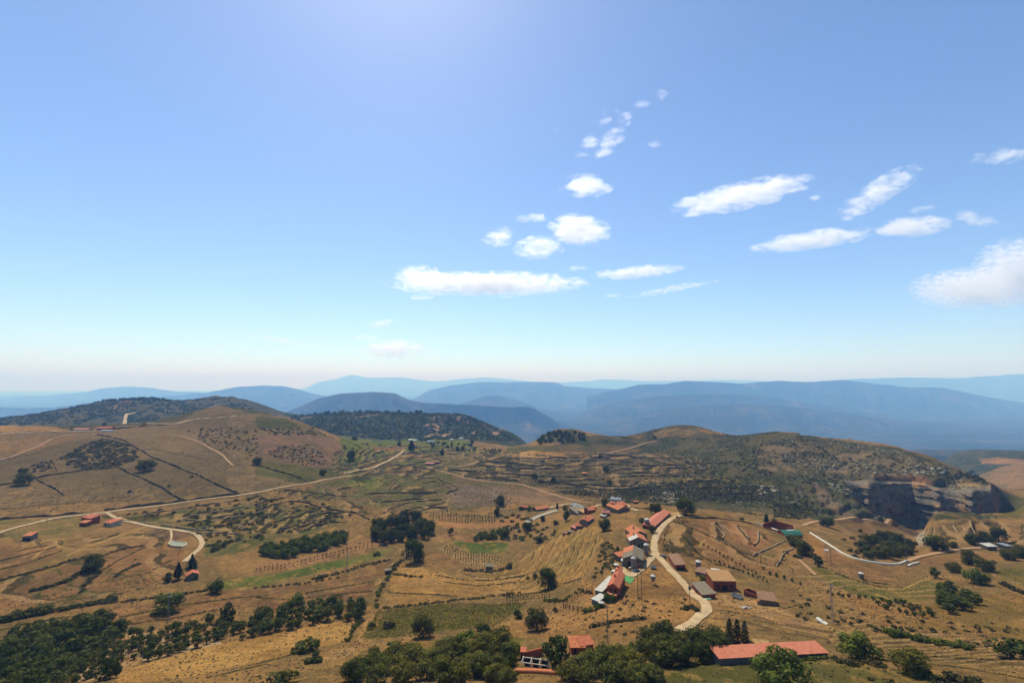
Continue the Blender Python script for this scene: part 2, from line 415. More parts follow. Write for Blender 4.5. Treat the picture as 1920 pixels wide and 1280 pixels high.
PX, PY = project(XX, YY, H)
el = (H - CZ) / YY
visible = el >= np.maximum.accumulate(el, axis=0) - 0.012
n_big = fbm(XX / 130, YY / 130, 4, 61); n_mid = fbm(XX / 26, YY / 26, 4, 62); n_small = fbm(XX / 5, YY / 5, 3, 63)
JX = (fbm(XX / 16, YY / 16, 3, 64) - 0.5); JY = (fbm(XX / 16, YY / 16, 3, 65) - 0.5)
def paint(cov, mask=None, w=None, lo=0.4, hi=0.6, nz=None):
    nz = n_mid if nz is None else nz
    c = cov[0] + (cov[1] - cov[0]) * sstep(lo, hi, nz)[..., None]
    if mask is None: COLR[:] = c; return
    if w is not None:
        m = w[..., None] * mask[..., None]
        COLR[:] = COLR * (1 - m) + c * m
    else: COLR[mask] = c[mask]
def zone(cov, poly, jit=5.0, **kw):
    jy = jit * 0.6
    paint(cov, inpoly(poly, PX + JX * jit * 2, PY + JY * jy * 2) & visible, **kw)
def field(cov, *poly, jit=1.6, **kw):
    zone(cov, list(poly), jit, **kw)
paint(DRY)
far = YY > 1300
paint(FOREST, far, lo=0.42, hi=0.62)
zone(SCRUB, Z('A', (-400,250),(2000,200),(2000,400),(1300,440),(600,470),(-400,450)), 8, lo=0.45, hi=0.6)
zone(HEATH, Z('A', (780,290),(940,270),(930,340),(800,350)), 6)
zone(HEATH, Z('A', (-400,455),(600,470),(1250,430),(1550,300),(1750,350),(1920,380),(1920,1000),(1720,960),(-400,1140)), 6, lo=0.3, hi=0.7, nz=n_big)
zone(DRY, Z('A', (-400,455),(700,475),(620,500),(-400,520)), 3)
zone(STRAW, Z('A', (0,450),(400,460),(480,485),(0,500)), 3)
zone(DRY, Z('A', (-400,530),(560,520),(250,640),(-400,760)), 4, lo=0.35, hi=0.75)
zone(HEATH, Z('B', (-200,340),(250,390),(500,520),(760,640),(560,780),(400,850),(0,930),(-200,930)), 6)
zone((S(140,106,84), S(118,96,72)), Z('B', (0,520),(540,520),(640,620),(560,700),(520,760),(380,740),(0,680)), 6)
zone(OLIVE, Z('B', (0,390),(220,400),(330,470),(0,470)), 5)
zone(OLIVE, Z('B', (0,720),(250,730),(560,760),(620,810),(300,870),(0,800)), 6)
zone((S(128,104,74), S(104,96,58)), Z('B', (560,640),(760,620),(1060,610),(1930,640),(1930,1000),(1350,1080),(900,1100),(520,1000),(300,920),(640,820)), 5)
zone(GREEN, Z('B', (600,520),(760,540),(1000,590),(1060,620),(760,740),(560,780),(640,660)), 8, lo=0.3, hi=0.6)
zone(GREEN, Z('B', (700,560),(1500,540),(1620,640),(1100,640),(800,610)), 6, lo=0.35, hi=0.65)
field(PLOUGH, *Z('B', (830,605),(1080,600),(1060,630),(860,640)))
field((S(176,130,92), S(158,116,80)), *Z('B', (1010,665),(1200,660),(1230,680),(1020,690)))
field(GREEN, *Z('B', (1080,690),(1220,700),(1220,740),(1000,740)))
field(GREEN, *Z('B', (700,810),(920,820),(960,880),(820,930),(640,880)), jit=5)
field(GRAVEL, *Z('B', (1420,880),(1920,900),(1920,1000),(1450,1050),(1370,960)), jit=5)
field(PLOUGH, *Z('B', (940,760),(1100,750),(1230,770),(1100,790),(900,800)), jit=3)
zone((S(118,96,68), S(96,86,58)), Z('C', (-30,640),(560,560),(1000,620),(1480,690),(1480,860),(1200,960),(500,940),(-30,860)), 6)
field(STRAW, *Z('C', (40,655),(160,632),(430,648),(430,680),(40,680)))
field(OLIVE, *Z('C', (0,610),(250,600),(330,640),(150,630),(0,650)))
field(PLOUGH, *Z('C', (430,640),(620,650),(560,680),(430,680)))
zone(SCRUB, Z('C', (150,560),(330,480),(460,480),(600,520),(950,540),(1050,470),(1250,440),(1500,520),(1920,490)) + Z('D', (300,510),(700,570),(1000,610),(1200,680),(1450,770),(1690,890),(1720,1130),(1150,1190),(300,1120)) + Z('C', (1500,1060),(900,1010),(700,1000),(900,880),(1350,840),(1400,700),(900,620),(500,590)), 5, lo=0.4, hi=0.6)
zone(OLIVE, Z('C', (1180,820),(1600,800),(1700,880),(1300,960),(1100,900)), 8)
zone(HEATH, Z('C', (1050,490),(1250,460),(1400,500),(1300,530),(1060,530)), 5)
zone((S(134,112,84), S(96,86,64)), Z('D', (0,600),(500,560),(1000,640),(1300,760),(1000,830),(500,820),(0,760)), 8, lo=0.35, hi=0.65)
zone((S(150,116,88), S(128,102,78)), Z('C', (-30,880),(120,900),(400,985),(300,1010),(0,1000)), 5)
zone(GRAVEL, Z('D', (380,830),(560,990),(720,1110),(620,1110),(450,1000)), 3)
zone(GRAVEL, Z('H', (560,60),(760,65),(1180,115),(1130,190),(1000,200),(720,110)), 3)
zone((S(164,132,88), S(140,116,76)), Z('D', (1420,830),(1480,840),(1640,890),(1450,890)), 3)
# right of the cliff and behind
zone(OLIVE, Z('D', (1700,900),(1930,980),(1930,1120),(1740,1130)), 6)
zone((S(166,122,80), S(132,102,66)), Z('D', (1600,690),(1750,680),(1920,700),(1920,725),(1620,730)), 4)
# foreground
zone(DRY, [(-300, 960), (560, 930), (950, 985), (1200, 940), (1500, 975), (1750, 975), (2200, 960), (2200, 1400), (-300, 1400)], 6, lo=0.35, hi=0.7)
zone((S(144,114,72), S(112,102,62)), Z('E', (-500,60),(300,60),(560,30),(700,90),(480,170),(200,190),(-500,170)), 8, lo=0.35, hi=0.7)
zone((S(128,106,70), S(96,92,54)), Z('E', (850,40),(1400,-20),(1930,-60),(2500,-40),(2450,80),(2000,230),(1500,330),(1450,180),(1300,130)), 8, lo=0.3, hi=0.6)
field((S(120,92,74), S(108,86,68)), *Z('E', (1120,120),(1220,135),(1380,160),(1220,215),(1060,190)))
zone(PLOUGH, Z('E', (0,500),(200,460),(560,340),(700,320),(1100,190),(1330,260),(1330,350),(1200,500),(560,650),(250,690),(0,690)), 3)
zone(PLOUGH, Z('E', (0,240),(420,230),(480,280),(300,360),(0,480)), 3)
field((S(150,120,72), S(132,108,64)), *Z('E', (230,170),(480,180),(520,300),(440,300),(380,210)))
field(PLOUGH, *Z('E', (650,720),(900,670),(1200,650),(1300,600),(1500,580),(1930,545),(1930,720),(1700,700),(1300,780),(950,810)), *Z('E', (930,800)))
field(PLOUGH, *Z('F', (0,560),(300,520),(600,470),(920,350),(985,350),(950,440),(860,490),(600,545),(300,600),(0,650)))
field((S(138,98,70), S(122,88,64)), *Z('F', (0,640),(300,620),(600,560),(860,500),(830,600),(500,640),(100,720),(0,720)))
field(GREEN, *Z('E', (1600,490),(1930,450),(1930,530),(1560,550),(1500,540)), lo=0.45, hi=0.7)
field(GREEN, *Z('F', (0,460),(300,410),(700,320),(900,270),(1000,240),(900,330),(600,400),(200,490),(0,520)), jit=3, lo=0.4, hi=0.65)
field((S(160,118,84), S(140,104,72)), *Z('F', (0,360),(400,310),(700,220),(740,150),(830,190),(900,240),(600,330),(200,420),(0,450)))
field(STRAW, *Z('F', (1050,370),(1150,370),(1300,440),(1500,480),(1800,470),(2100,420),(2350,330),(2380,420),(2350,470),(2050,560),(1800,600),(1500,610),(1100,580),(960,570),(970,480)), lo=0.35, hi=0.75)
field((S(170,126,78), S(148,112,68)), *Z('F', (960,590),(1300,600),(1420,620),(1200,660),(940,670)))
field((S(150,118,70), S(120,102,58)), *Z('G', (-300,470),(100,380),(350,300),(560,130),(640,110),(580,260),(480,380),(330,430),(100,470)), jit=3)
zone((S(164,124,74), S(136,108,64)), Z('G', (420,60),(640,100),(700,180),(640,330),(480,480),(300,560),(100,560),(60,400)), 4, lo=0.4, hi=0.6)
field(PLOUGH, *Z('F', (1240,270),(1300,270),(1480,370),(1430,390),(1220,340)))
field((S(176,142,98), S(150,120,82)), *Z('F', (1320,260),(1380,220),(1500,280),(1760,300),(1740,390),(1560,390),(1440,340)))
field(GREEN, *Z('F', (1400,190),(1600,210),(1830,220),(1800,290),(1560,300),(1440,240)), lo=0.4, hi=0.7)
field(PLOUGH, *Z('F', (1320,130),(1560,150),(1640,230),(1480,210),(1330,170)))
field((S(176,126,84), S(158,112,74)), *Z('F', (1290,60),(1600,90),(1930,10),(1930,80),(1700,110),(1350,110)))
field(STRAW, *Z('E', (900,1130),(1500,960),(1930,880),(1930,1060),(1400,1180),(800,1240)), jit=4, lo=0.4, hi=0.65)
field(STRAW, *Z('F', (0,880),(500,800),(730,780),(640,930),(330,1000),(0,1080)), jit=4, lo=0.4, hi=0.65)
field(GREEN, *Z('E', (0,1240),(0,1000),(250,830),(600,760),(900,820),(560,1100),(450,1240)), jit=5)
zone((S(188,156,120), S(150,112,76)), Z('E', (560,1100),(900,880),(1500,800),(1600,950),(1000,1080),(560,1240)), 4, lo=0.4, hi=0.6, nz=n_small)
field(VINE, *Z('F', (880,710),(1300,690),(1700,670),(1930,660),(1930,760),(1600,820),(1250,880),(760,920),(800,780)), jit=3)
field((S(172,130,86), S(150,112,74)), *Z('F', (720,930),(780,780),(880,720),(830,800),(760,930)))
zone((S(170,132,92), S(146,112,76)), Z('F', (500,1000),(700,960),(720,1080),(480,1080)), 4)
zone((S(150,112,66), S(108,98,50)), Z('F', (1000,950),(1930,840),(1930,1000),(1200,1010)), 5)
# spur with the farm
zone((S(172,126,80), S(134,100,64)), Z('G', (540,480),(700,560),(950,440),(1080,330),(1300,560),(1390,730),(1180,870),(600,930),(0,900),(0,800),(560,700)), 4, lo=0.35, hi=0.7)
zone(PLOUGH, Z('G', (1110,130),(1220,40),(1600,60),(1930,170),(1930,250),(1780,330),(1930,380),(1930,460),(1500,370),(1300,340),(1120,290),(1090,220)), 4, lo=0.3, hi=0.7)
field((S(160,110,80), S(144,100,72)), *Z('G', (1600,70),(1900,180),(1790,290),(1620,170)))
field((S(172,132,96), S(150,116,84)), *Z('H', (-10,600),(150,680),(440,810),(820,880),(900,930),(600,900),(200,830),(-10,760)), jit=3)
zone(PLOUGH, Z('H', (240,330),(380,190),(480,240),(640,330),(800,380),(1020,390),(1200,330),(1650,290),(1730,300),(1560,350),(1300,400),(1160,380),(980,510),(760,480),(560,400)), 3)
field((S(172,122,76), S(150,108,68)), *Z('H', (330,130),(480,220),(480,330),(390,300),(370,200)))
zone((S(104,98,50), S(122,106,58)), Z('H', (480,390),(700,490),(1000,550),(1230,480),(1370,530),(1230,630),(1020,660),(760,600),(500,510),(380,390)), 3)
field((S(108,98,52), S(124,104,60)), *Z('H', (1700,420),(1930,360),(1930,540),(1760,500)), jit=3)
zone((S(156,114,72), S(122,98,56)), Z('H', (560,560),(1000,680),(1600,600),(1930,560),(1930,900),(1500,880),(900,800)), 6, lo=0.35, hi=0.65)
zone((S(128,96,64), S(112,90,58)), Z('H', (560,820),(1000,920),(1600,1000),(1930,1010),(1930,1100),(1300,1080),(800,950)), 5)
zone(OLIVE, Z('H', (0,1120),(500,1020),(700,1080),(1000,1130),(1500,1200),(1500,1300),(0,1300)), 6, lo=0.35, hi=0.7)
zone((S(110,96,54), S(88,84,46)), Z('G', (1000,1240),(1080,1100),(1500,1060),(1930,1060),(1930,1300)), 6)
field((S(196,158,116), S(178,140,98)), *Z('G', (1760,900),(1880,920),(1900,950),(1800,960)))
field((S(196,162,126), S(186,150,112)), *Z('G', (830,410),(960,440),(900,480),(850,470)))
field((S(190,150,108), S(170,130,90)), *Z('G', (1170,5),(1240,-5),(1290,20),(1200,30)))
field((S(176,136,96), S(156,120,84)), *Z('G', (1330,620),(1480,580),(1930,660),(1930,720),(1700,690),(1480,650)), jit=3)
# contour-ploughed rows and growth along them
row_m = inpoly(Z('E', (0,500),(560,340),(1200,300),(1250,500),(560,660),(0,690)), PX, PY) & visible
rw = np.abs(((H + JX * 0.6) / 0.55) % 1.0 - 0.5)
COLR[row_m & (rw < 0.13) & (n_mid > 0.42)] = S(84, 80, 44)
vr = inpoly(Z('H', (-10,760),(600,900),(1930,1080),(1930,1120),(500,960),(-10,850)), PX, PY) & visible

# ---- banks, furrows and baulks between the fields: strips of rough grass or bare soil
BANKS = []
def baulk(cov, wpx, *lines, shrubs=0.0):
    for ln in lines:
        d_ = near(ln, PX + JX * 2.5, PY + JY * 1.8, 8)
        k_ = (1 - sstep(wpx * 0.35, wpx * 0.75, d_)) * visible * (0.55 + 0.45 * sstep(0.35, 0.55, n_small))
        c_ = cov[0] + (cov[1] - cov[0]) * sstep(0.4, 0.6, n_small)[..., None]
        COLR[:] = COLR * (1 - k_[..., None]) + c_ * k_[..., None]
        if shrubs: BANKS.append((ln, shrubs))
WEED = (S(78,72,40), S(96,86,50)); HAY = (S(200,162,100), S(178,140,84)); FURROW = (S(100,76,52), S(86,68,46))  # last pair: dark brown soil of the plough furrows
baulk(WEED, 1.3, Z('E', (300,600),(310,640),(360,662)), Z('E', (340,570),(352,620),(400,650),(470,658)), Z('E', (385,560),(400,610),(440,640),(530,642)), Z('E', (432,540),(442,590),(480,620),(580,630)), Z('E', (250,655),(280,690)),
 Z('E', (475,520),(490,570),(530,600)), Z('E', (740,470),(770,500),(840,520),(1040,505)), Z('E', (690,495),(730,530),(850,545),(1000,530)), Z('E', (640,560),(700,585),(800,590),(900,575)), Z('E', (870,480),(920,500),(1000,500)), Z('E', (930,465),(990,490),(1060,490)),
 Z('E', (0,640),(120,590),(230,545),(330,500)), Z('E', (60,660),(200,600),(330,540)), Z('E', (760,440),(800,480),(830,500)), Z('E', (1100,455),(1180,440),(1240,430)), Z('E', (1130,430),(1220,405)))
baulk(WEED, 2.0, Z('E', (0,412),(200,365),(330,315),(440,280)), Z('E', (0,350),(200,300),(400,250)), Z('E', (750,410),(830,360),(900,320),(1050,250)), Z('E', (1110,412),(1230,345)), Z('E', (130,280),(250,250),(330,240)), Z('E', (640,220),(760,190),(860,150)),
 Z('E', (860,755),(1100,710),(1300,670),(1700,615),(1930,600)), Z('E', (930,805),(1200,770),(1600,695)), Z('F', (0,615),(240,628)), Z('F', (360,582),(600,540),(850,500)), Z('F', (380,612),(600,590),(830,568)), Z('F', (960,578),(1300,592),(1450,608)),
 Z('F', (1300,452),(1500,490),(1700,488),(1930,458)), Z('F', (1360,505),(1600,530),(1930,500)), Z('F', (0,735),(80,700),(200,690)), Z('E', (0,850),(200,800),(420,760),(600,740)), Z('E', (0,900),(300,830),(640,760)),
 Z('G', (0,475),(140,450),(240,415)), Z('G', (380,520),(460,500),(540,470)), Z('G', (0,610),(200,580),(350,550)), Z('G', (1200,60),(1350,120),(1500,190),(1700,290),(1780,312)), Z('G', (1280,180),(1380,300),(1500,372),(1700,420)),
 Z('H', (480,400),(600,450),(700,490),(900,540),(1050,546)), Z('H', (760,490),(860,510),(960,520)), Z('H', (0,620),(200,690),(370,650)), Z('H', (860,1062),(1200,1090),(1500,1120),(1930,1200)), Z('H', (1000,1000),(1300,1040),(1700,1060)), Z('E', (1560,1175),(1750,1130),(1930,1090)), Z('F', (0,1090),(200,1040),(330,1000)), shrubs=4.0)
baulk(HAY, 2.2, Z('G', (80,362),(200,280),(330,205),(420,165)), Z('G', (250,392),(340,320),(420,250),(550,140)), Z('G', (370,430),(500,335),(600,260),(650,200)), Z('G', (300,400),(460,310)), Z('G', (430,410),(560,330),(690,195)), Z('G', (-60,470),(60,370)),
 Z('E', (480,310),(640,240),(900,155),(1060,100)), Z('E', (230,330),(330,260),(460,190)), Z('E', (160,240),(330,205),(460,185)), Z('F', (1320,430),(1450,480),(1600,500)), Z('H', (700,1080),(900,940),(700,880),(400,830)), Z('H', (560,570),(650,610)), Z('H', (0,640),(200,730),(420,800),(620,850)),
 Z('H', (480,395),(560,435)), Z('H', (900,545),(1050,550),(1180,492),(1240,480)), Z('H', (860,590),(1000,640)), Z('G', (1390,235),(1430,195)), Z('G', (1400,215),(1390,250),(1430,310)), Z('F', (860,520),(900,500),(890,480)), Z('G', (1400,790),(1480,700)), Z('F', (0,1000),(300,930),(640,830)), Z('E', (1100,1150),(1500,1060),(1930,980)))
baulk(FURROW, 2.0, Z('H', (-20,775),(300,830),(600,875),(930,935),(1400,990),(1930,1030)), Z('H', (0,840),(300,880),(600,925),(900,960)), Z('H', (200,800),(500,850),(800,900)), Z('H', (1000,930),(1300,970),(1700,1010)), Z('H', (1200,1030),(1600,1080),(1930,1110)), Z('H', (900,980),(1200,1010)),
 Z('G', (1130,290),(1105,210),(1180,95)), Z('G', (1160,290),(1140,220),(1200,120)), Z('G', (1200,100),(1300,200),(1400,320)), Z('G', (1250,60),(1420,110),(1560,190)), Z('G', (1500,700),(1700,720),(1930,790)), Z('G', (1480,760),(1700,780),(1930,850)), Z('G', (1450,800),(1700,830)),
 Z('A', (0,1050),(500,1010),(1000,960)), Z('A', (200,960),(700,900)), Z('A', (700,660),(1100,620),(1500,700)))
fur = (YY < 460) & visible
COLR[fur] *= (1 + 0.09 * np.sin(2 * math.pi * (H[fur] + 0.5 * JX[fur]) / 0.62) * sstep(0.4, 0.55, n_big[fur]))[:, None]
# bare stones and scrub speckle
rk = inpoly(_rp, PX, PY) & visible & (YY > 430)
spk = fbm(XX / 3.5, YY / 3.5, 3, 71)
w_r = 0.5 * sstep(0.62, 0.76, spk + 0.20 * (n_mid - 0.5) + 0.00030 * np.minimum(PX - 1600, 120)) * rk
COLR[:] = COLR * (1 - w_r[..., None]) + ROCK[0] * w_r[..., None]
w_c = np.clip(crag + 0.0, 0, 1) * (YY > 430)
crock = S(120,104,90) + (S(164,118,84) - S(120,104,90)) * sstep(0.45, 0.62, fbm(XX / 30, H / 30, 3, 72))[..., None]
crock = crock * (0.72 + 0.5 * fbm(XX / 8, H / 7, 3, 73))[..., None]
COLR[:] = COLR * (1 - w_c[..., None]) + crock * w_c[..., None]
for tl, pp in (('C', [(1090,960),(1150,920),(1200,930),(1240,990),(1180,1010)]), ('H', [(1140,170),(1200,130),(1230,190),(1160,260)])):
    w_ = inpoly(Z(tl, *pp), PX + JX * 4, PY + JY * 3) & visible & (spk > 0.46)
    COLR[w_] = S(196, 178, 156)
mes = (YY > 1500) & (YY < 2000) & (PX > 780) & (PX < 940) & (fbm(XX / 30, H / 12, 3, 74) > 0.6)
COLR[mes] = S(176, 140, 112)
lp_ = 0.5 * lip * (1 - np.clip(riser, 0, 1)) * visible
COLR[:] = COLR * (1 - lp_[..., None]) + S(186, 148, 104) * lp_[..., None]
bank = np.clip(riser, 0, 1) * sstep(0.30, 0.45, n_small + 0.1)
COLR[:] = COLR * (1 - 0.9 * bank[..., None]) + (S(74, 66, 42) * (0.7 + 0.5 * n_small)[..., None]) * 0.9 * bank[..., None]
w_o = 0.14 * sstep(0.50, 0.64, fbm(XX / 9, YY / 14, 4, 66)) * (0.4 + 0.6 * sstep(0.42, 0.6, n_big)) * (crag < 0.1)
COLR[:] = COLR * (1 - w_o[..., None]) + (OLIVE[1] * (0.8 + 0.4 * n_small[..., None])) * w_o[..., None]
w_d = 0.35 * sstep(0.56, 0.70, fbm(XX / 4, YY / 7, 3, 67)) * (YY < 520)
COLR[:] = COLR * (1 - w_d[..., None]) + STRAW[0] * w_d[..., None]
COLR *= (0.80 + 0.40 * n_small)[..., None] * (0.9 + 0.2 * n_mid)[..., None]

# ---- sampling the finished sheet
LR = np.log(YS)
def hgt(x, y):
    x = np.asarray(x, float); y = np.maximum(np.asarray(y, float), 84.5)
    fr = np.interp(y, YS, np.arange(NR)); fc = (x / y - US[0]) / (US[1] - US[0])
    return bil(H, fr, fc)
def at(px, py, ymax=2600.0):
    """the place on the ground seen at a pixel of the photograph"""
    u, s = ray(px, py)
    fc = np.full(NR, (float(u) - US[0]) / (US[1] - US[0]))
    e = (bil(H, np.arange(NR).astype(float), fc) - CZ) / YS - float(s)
    i = np.where(e >= 0)[0]
    if len(i) == 0: k = NR - 2; y = YS[min(int(np.argmax(e)), NR - 1)]
    elif i[0] == 0: y = YS[0]
    else:
        k = i[0]; t = e[k - 1] / (e[k - 1] - e[k]); y = YS[k - 1] + t * (YS[k] - YS[k - 1])
    x = float(u) * y
    return Vector((x, float(y), float(hgt(x, y))))
def ground_z(x, y): return float(hgt(x, y))

# ---- roads: level the sheet across them first
ROADS = [
 ('road', 'pale', 4.2, Z('A', (-40,1235),(0,1222),(180,1170),(350,1130),(560,1100),(690,1086),(760,1080),(900,1060),(1100,1035),(1300,1008),(1500,980),(1700,958),(1920,920)) + Z('B', (150,903),(300,878),(450,853),(600,826),(685,812))),
 ('road', 'pale', 4.6, Z('B', (630,796),(720,778),(800,765),(860,750),(920,720),(980,690),(1030,660),(1072,630))),
 ('road', 'pale', 3.4, Z('A', (770,1082),(840,1118)) + Z('E', (850,42),(920,65),(1000,85),(1100,105),(1230,125),(1380,150),(1430,180),(1455,220),(1430,270),(1380,310),(1330,355))),
 ('road', 'pale', 4.4, Z('G', (1180,872),(1300,820),(1400,740),(1438,700),(1420,650),(1350,600),(1310,560),(1240,480),(1180,420),(1110,340),(1072,290),(1060,240),(1075,180),(1110,120),(1170,60),(1230,30),(1270,15))),
 ('farm_lane', 'pale', 4.0, Z('G', (1066,296),(1030,350),(960,420),(900,452),(850,440),(825,400))),
 ('dirt_track', 'red', 3.6, Z('B', (1230,750),(1350,785),(1500,830),(1700,858),(1920,880)) + Z('C', (120,882),(250,925),(400,970),(520,1000),(620,1012))),
 ('village_street', 'pale', 4.0, Z('C', (250,1062),(350,1036),(430,1020),(500,1018))),
 ('village_street', 'pale', 3.6, Z('C', (600,1050),(640,1036),(690,1022),(725,1008))),
 ('village_street', 'pale', 3.6, Z('C', (860,1020),(885,1042),(945,1065))),
 ('concrete_lane', 'grey', 5.5, Z('C', (140,1152),(250,1098),(360,1062))),
 ('hill_track', 'pale', 9.0, Z('A', (892,442),(903,402),(935,372),(978,360))),
 ('dirt_track', 'red', 4.0, Z('H', (330,96),(400,72),(560,56),(750,60),(900,75),(1050,95),(1180,112))),
 ('dirt_track', 'red', 3.0, Z('H', (1080,352),(1200,315),(1400,275),(1650,257))),
 ('footpath', 'red', 3.0, Z('A', (-20,706),(250,612),(400,542),(540,516),(700,520))),
 ('footpath', 'red', 3.0, Z('A', (1200,515),(1400,560),(1560,640),(1680,740))),
 ('farm_track', 'pale', 6.0, Z('A', (0,520),(200,505),(450,497),(700,492))),
 ('farm_track', 'pale', 6.0, Z('A', (930,437),(1100,437),(1250,442),(1400,408),(1700,382))),
 ('dirt_track', 'red', 4.5, Z('C', (560,690),(700,655),(870,620),(1000,580),(1080,565))),
 ('dirt_track', 'red', 4.0, Z('B', (1400,750),(1500,742),(1600,715))),
 ('hilltop_track', 'red', 9.0, Z('B', (320,410),(380,392),(450,385))),
 ('hilltop_track', 'red', 9.0, Z('B', (720,395),(800,388),(880,375))),
 ('garden_path', 'pale', 1.6, Z('E', (1228,128),(1235,170),(1225,215))),
 ('field_path', 'red', 1.8, [(1498, 1050), (1513, 1062), (1530, 1077)]),
]
def drape_line(px_line, stepm=2.0):
    """photo polyline -> evenly spaced points on the plan"""
    P = [at(*p) for p in px_line]
    L = np.array([(p.x, p.y) for p in P])
    # gentle smoothing (Catmull-Rom)
    out = []
    for i in range(len(L) - 1):
        p0 = L[max(i - 1, 0)]; p1 = L[i]; p2 = L[i + 1]; p3 = L[min(i + 2, len(L) - 1)]
        nseg = max(2, int(np.hypot(*(p2 - p1)) / stepm))
        for t in np.linspace(0, 1, nseg, endpoint=False):
            out.append(0.5 * (2 * p1 + (p2 - p0) * t + (2 * p0 - 5 * p1 + 4 * p2 - p3) * t * t + (3 * p1 - p0 - 3 * p2 + p3) * t**3))
    out.append(L[-1])
    return np.array(out)
ROAD_XY = [drape_line(r[3]) for r in ROADS]
ROADM = np.zeros_like(H)
for (nm, kd, wd, _), L in zip(ROADS, ROAD_XY):
    zc = hgt(L[:, 0], L[:, 1])
    kk = 7
    if len(zc) > kk: zc = np.convolve(np.pad(zc, kk // 2, 'edge'), np.ones(kk) / kk, 'valid')
    half = wd / 2 + 1.0
    for i in range(0, len(L)):
        x, y = L[i]
        r0, r1 = np.searchsorted(YS, [y - half - 3, y + half + 3]); c0, c1 = np.searchsorted(US, [(x - half - 3) / y - 0.02, (x + half + 3) / y + 0.02])
        if r1 <= r0 or c1 <= c0: continue
        d = np.hypot(XX[r0:r1, c0:c1] - x, YY[r0:r1, c0:c1] - y)
        k = 1 - sstep(half, half + 2.5, d)
        old = ROADM[r0:r1, c0:c1]
        nw = np.maximum(old, k)
        a = np.where(nw > 0, np.where(k > old, k, 0.15 * k), 0)
        H[r0:r1, c0:c1] += (zc[i] - H[r0:r1, c0:c1]) * a
        ROADM[r0:r1, c0:c1] = nw

# ---- the rock face of the cliff, a sheet of its own in front of the step
fu = np.linspace((1585 - 960) / F / 1.026, (1874 - 960) / F / 1.026, 300); ft_ = np.linspace(0, 1, 64)
fpx = 960 + F * fu * 1.026
fyc = np.interp(fpx, cx, [640, 612, 608, 618, 622, 604, 590, 582, 577, 572, 574, 590, 640]) + (fbm(fu * 34, fu * 0 + 2.0, 2, 41) - 0.5) * 18
fzt = CZ + ray(fpx, np.interp(fpx, cx, [895, 905, 901, 903, 903, 906, 916, 919, 920, 917, 913, 926, 930]))[1] * (fyc + 8)
fzb = CZ + ray(fpx, np.interp(fpx, cx, [905, 930, 966, 978, 984, 988, 986, 981, 977, 975, 973, 972, 960]))[1] * (fyc - 6) - 4
FT, FU = np.meshgrid(ft_, fu, indexing='ij')
FZ = fzb + (fzt + 1.5 - fzb) * FT
fx0 = FU * fyc
dsp = (fbm(fx0 / 26, FZ / 20, 4, 141) - 0.5) * 16 + (fbm(fx0 / 7, FZ / 5.5, 4, 142) - 0.5) * 6.5
led = ((FZ + (fbm(fx0 / 18, FZ * 0, 2, 143) - 0.5) * 10) / 9.0) % 1.0
FY = fyc - 11 + FT**1.5 * 11 + dsp * np.sin(np.clip(FT * 1.05, 0, 1) * math.pi)**0.35 + 2.2 * (led - 0.5)
FY = FY + sstep(0.95, 1.0, FT) * 12 + (1 - sstep(0.0, 0.12, FT)) * -7
FX = FU * FY
crack = sstep(0.0, 6.0, np.abs((FX - FU[0, :] * 0 - np.interp(FZ, [fzb.min(), fzt.max()], [575, 515])) ))
FY = FY + (1 - crack) * 5 * np.sin(FT * math.pi)
# ---- the ground object
g_me = mesh_grid('ground', np.stack([XX, YY, H], -1))
ca = g_me.color_attributes.new('cover', 'FLOAT_COLOR', 'POINT')
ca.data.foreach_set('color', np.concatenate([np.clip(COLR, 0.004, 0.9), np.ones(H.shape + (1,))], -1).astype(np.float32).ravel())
def ground_material():
    m, nt, nd, lk = new_mat('valley_ground')
    b = principled(nt, 0.95, 0.0)
    at_ = nd.new('ShaderNodeAttribute'); at_.attribute_name = 'cover'
    n1 = noise(nt, 1.6, 5, 0.7); n2 = noise(nt, 0.28, 4, 0.6)
    c1 = ramp(nt, n1, [(0.28, (0.48, 0.49, 0.46)), (0.5, (1.0, 1.0, 1.0)), (0.72, (1.45, 1.42, 1.32))])
    c2 = ramp(nt, n2, [(0.3, (0.80, 0.84, 0.80)), (0.7, (1.18, 1.15, 1.12))])
    c = mixc(nt, 1.0, at_.outputs['Color'], c1, 'MULTIPLY')
    lk.new(mixc(nt, 1.0, c, c2, 'MULTIPLY'), b.inputs['Base Color'])
    bump(nt, n1, b, 0.8, 0.7)
    return m
MAT_GROUND = ground_material()
ground = tag(link('ground', g_me, MAT_GROUND), kind='structure')
def cliff_material():
    m, nt, nd, lk = new_mat('cliff_limestone')
    b = principled(nt, 0.95, 0.0)
    n1 = noise(nt, 0.035, 5, 0.6); n2 = noise(nt, 0.35, 6, 0.7); n3 = noise(nt, 0.09, 4, 0.6, dist=0.8)
    c = ramp(nt, n1, [(0.36, tuple(S(132,122,110))), (0.52, tuple(S(156,136,114))), (0.62, tuple(S(186,140,102)))])
    d = ramp(nt, n2, [(0.3, (0.55, 0.55, 0.56)), (0.5, (0.95, 0.95, 0.95)), (0.72, (1.35, 1.32, 1.28))])
    e = ramp(nt, n3, [(0.34, (0.6, 0.62, 0.56)), (0.46, (1.0, 1.0, 1.0))])
    lk.new(mixc(nt, 1.0, mixc(nt, 1.0, c, d, 'MULTIPLY'), e, 'MULTIPLY'), b.inputs['Base Color'])
    bump(nt, n2, b, 0.9, 2.0)
    return m
tag(link('cliff_face', mesh_grid('cliff_face', np.stack([FX, FY, FZ], -1), False), cliff_material()), kind='structure')

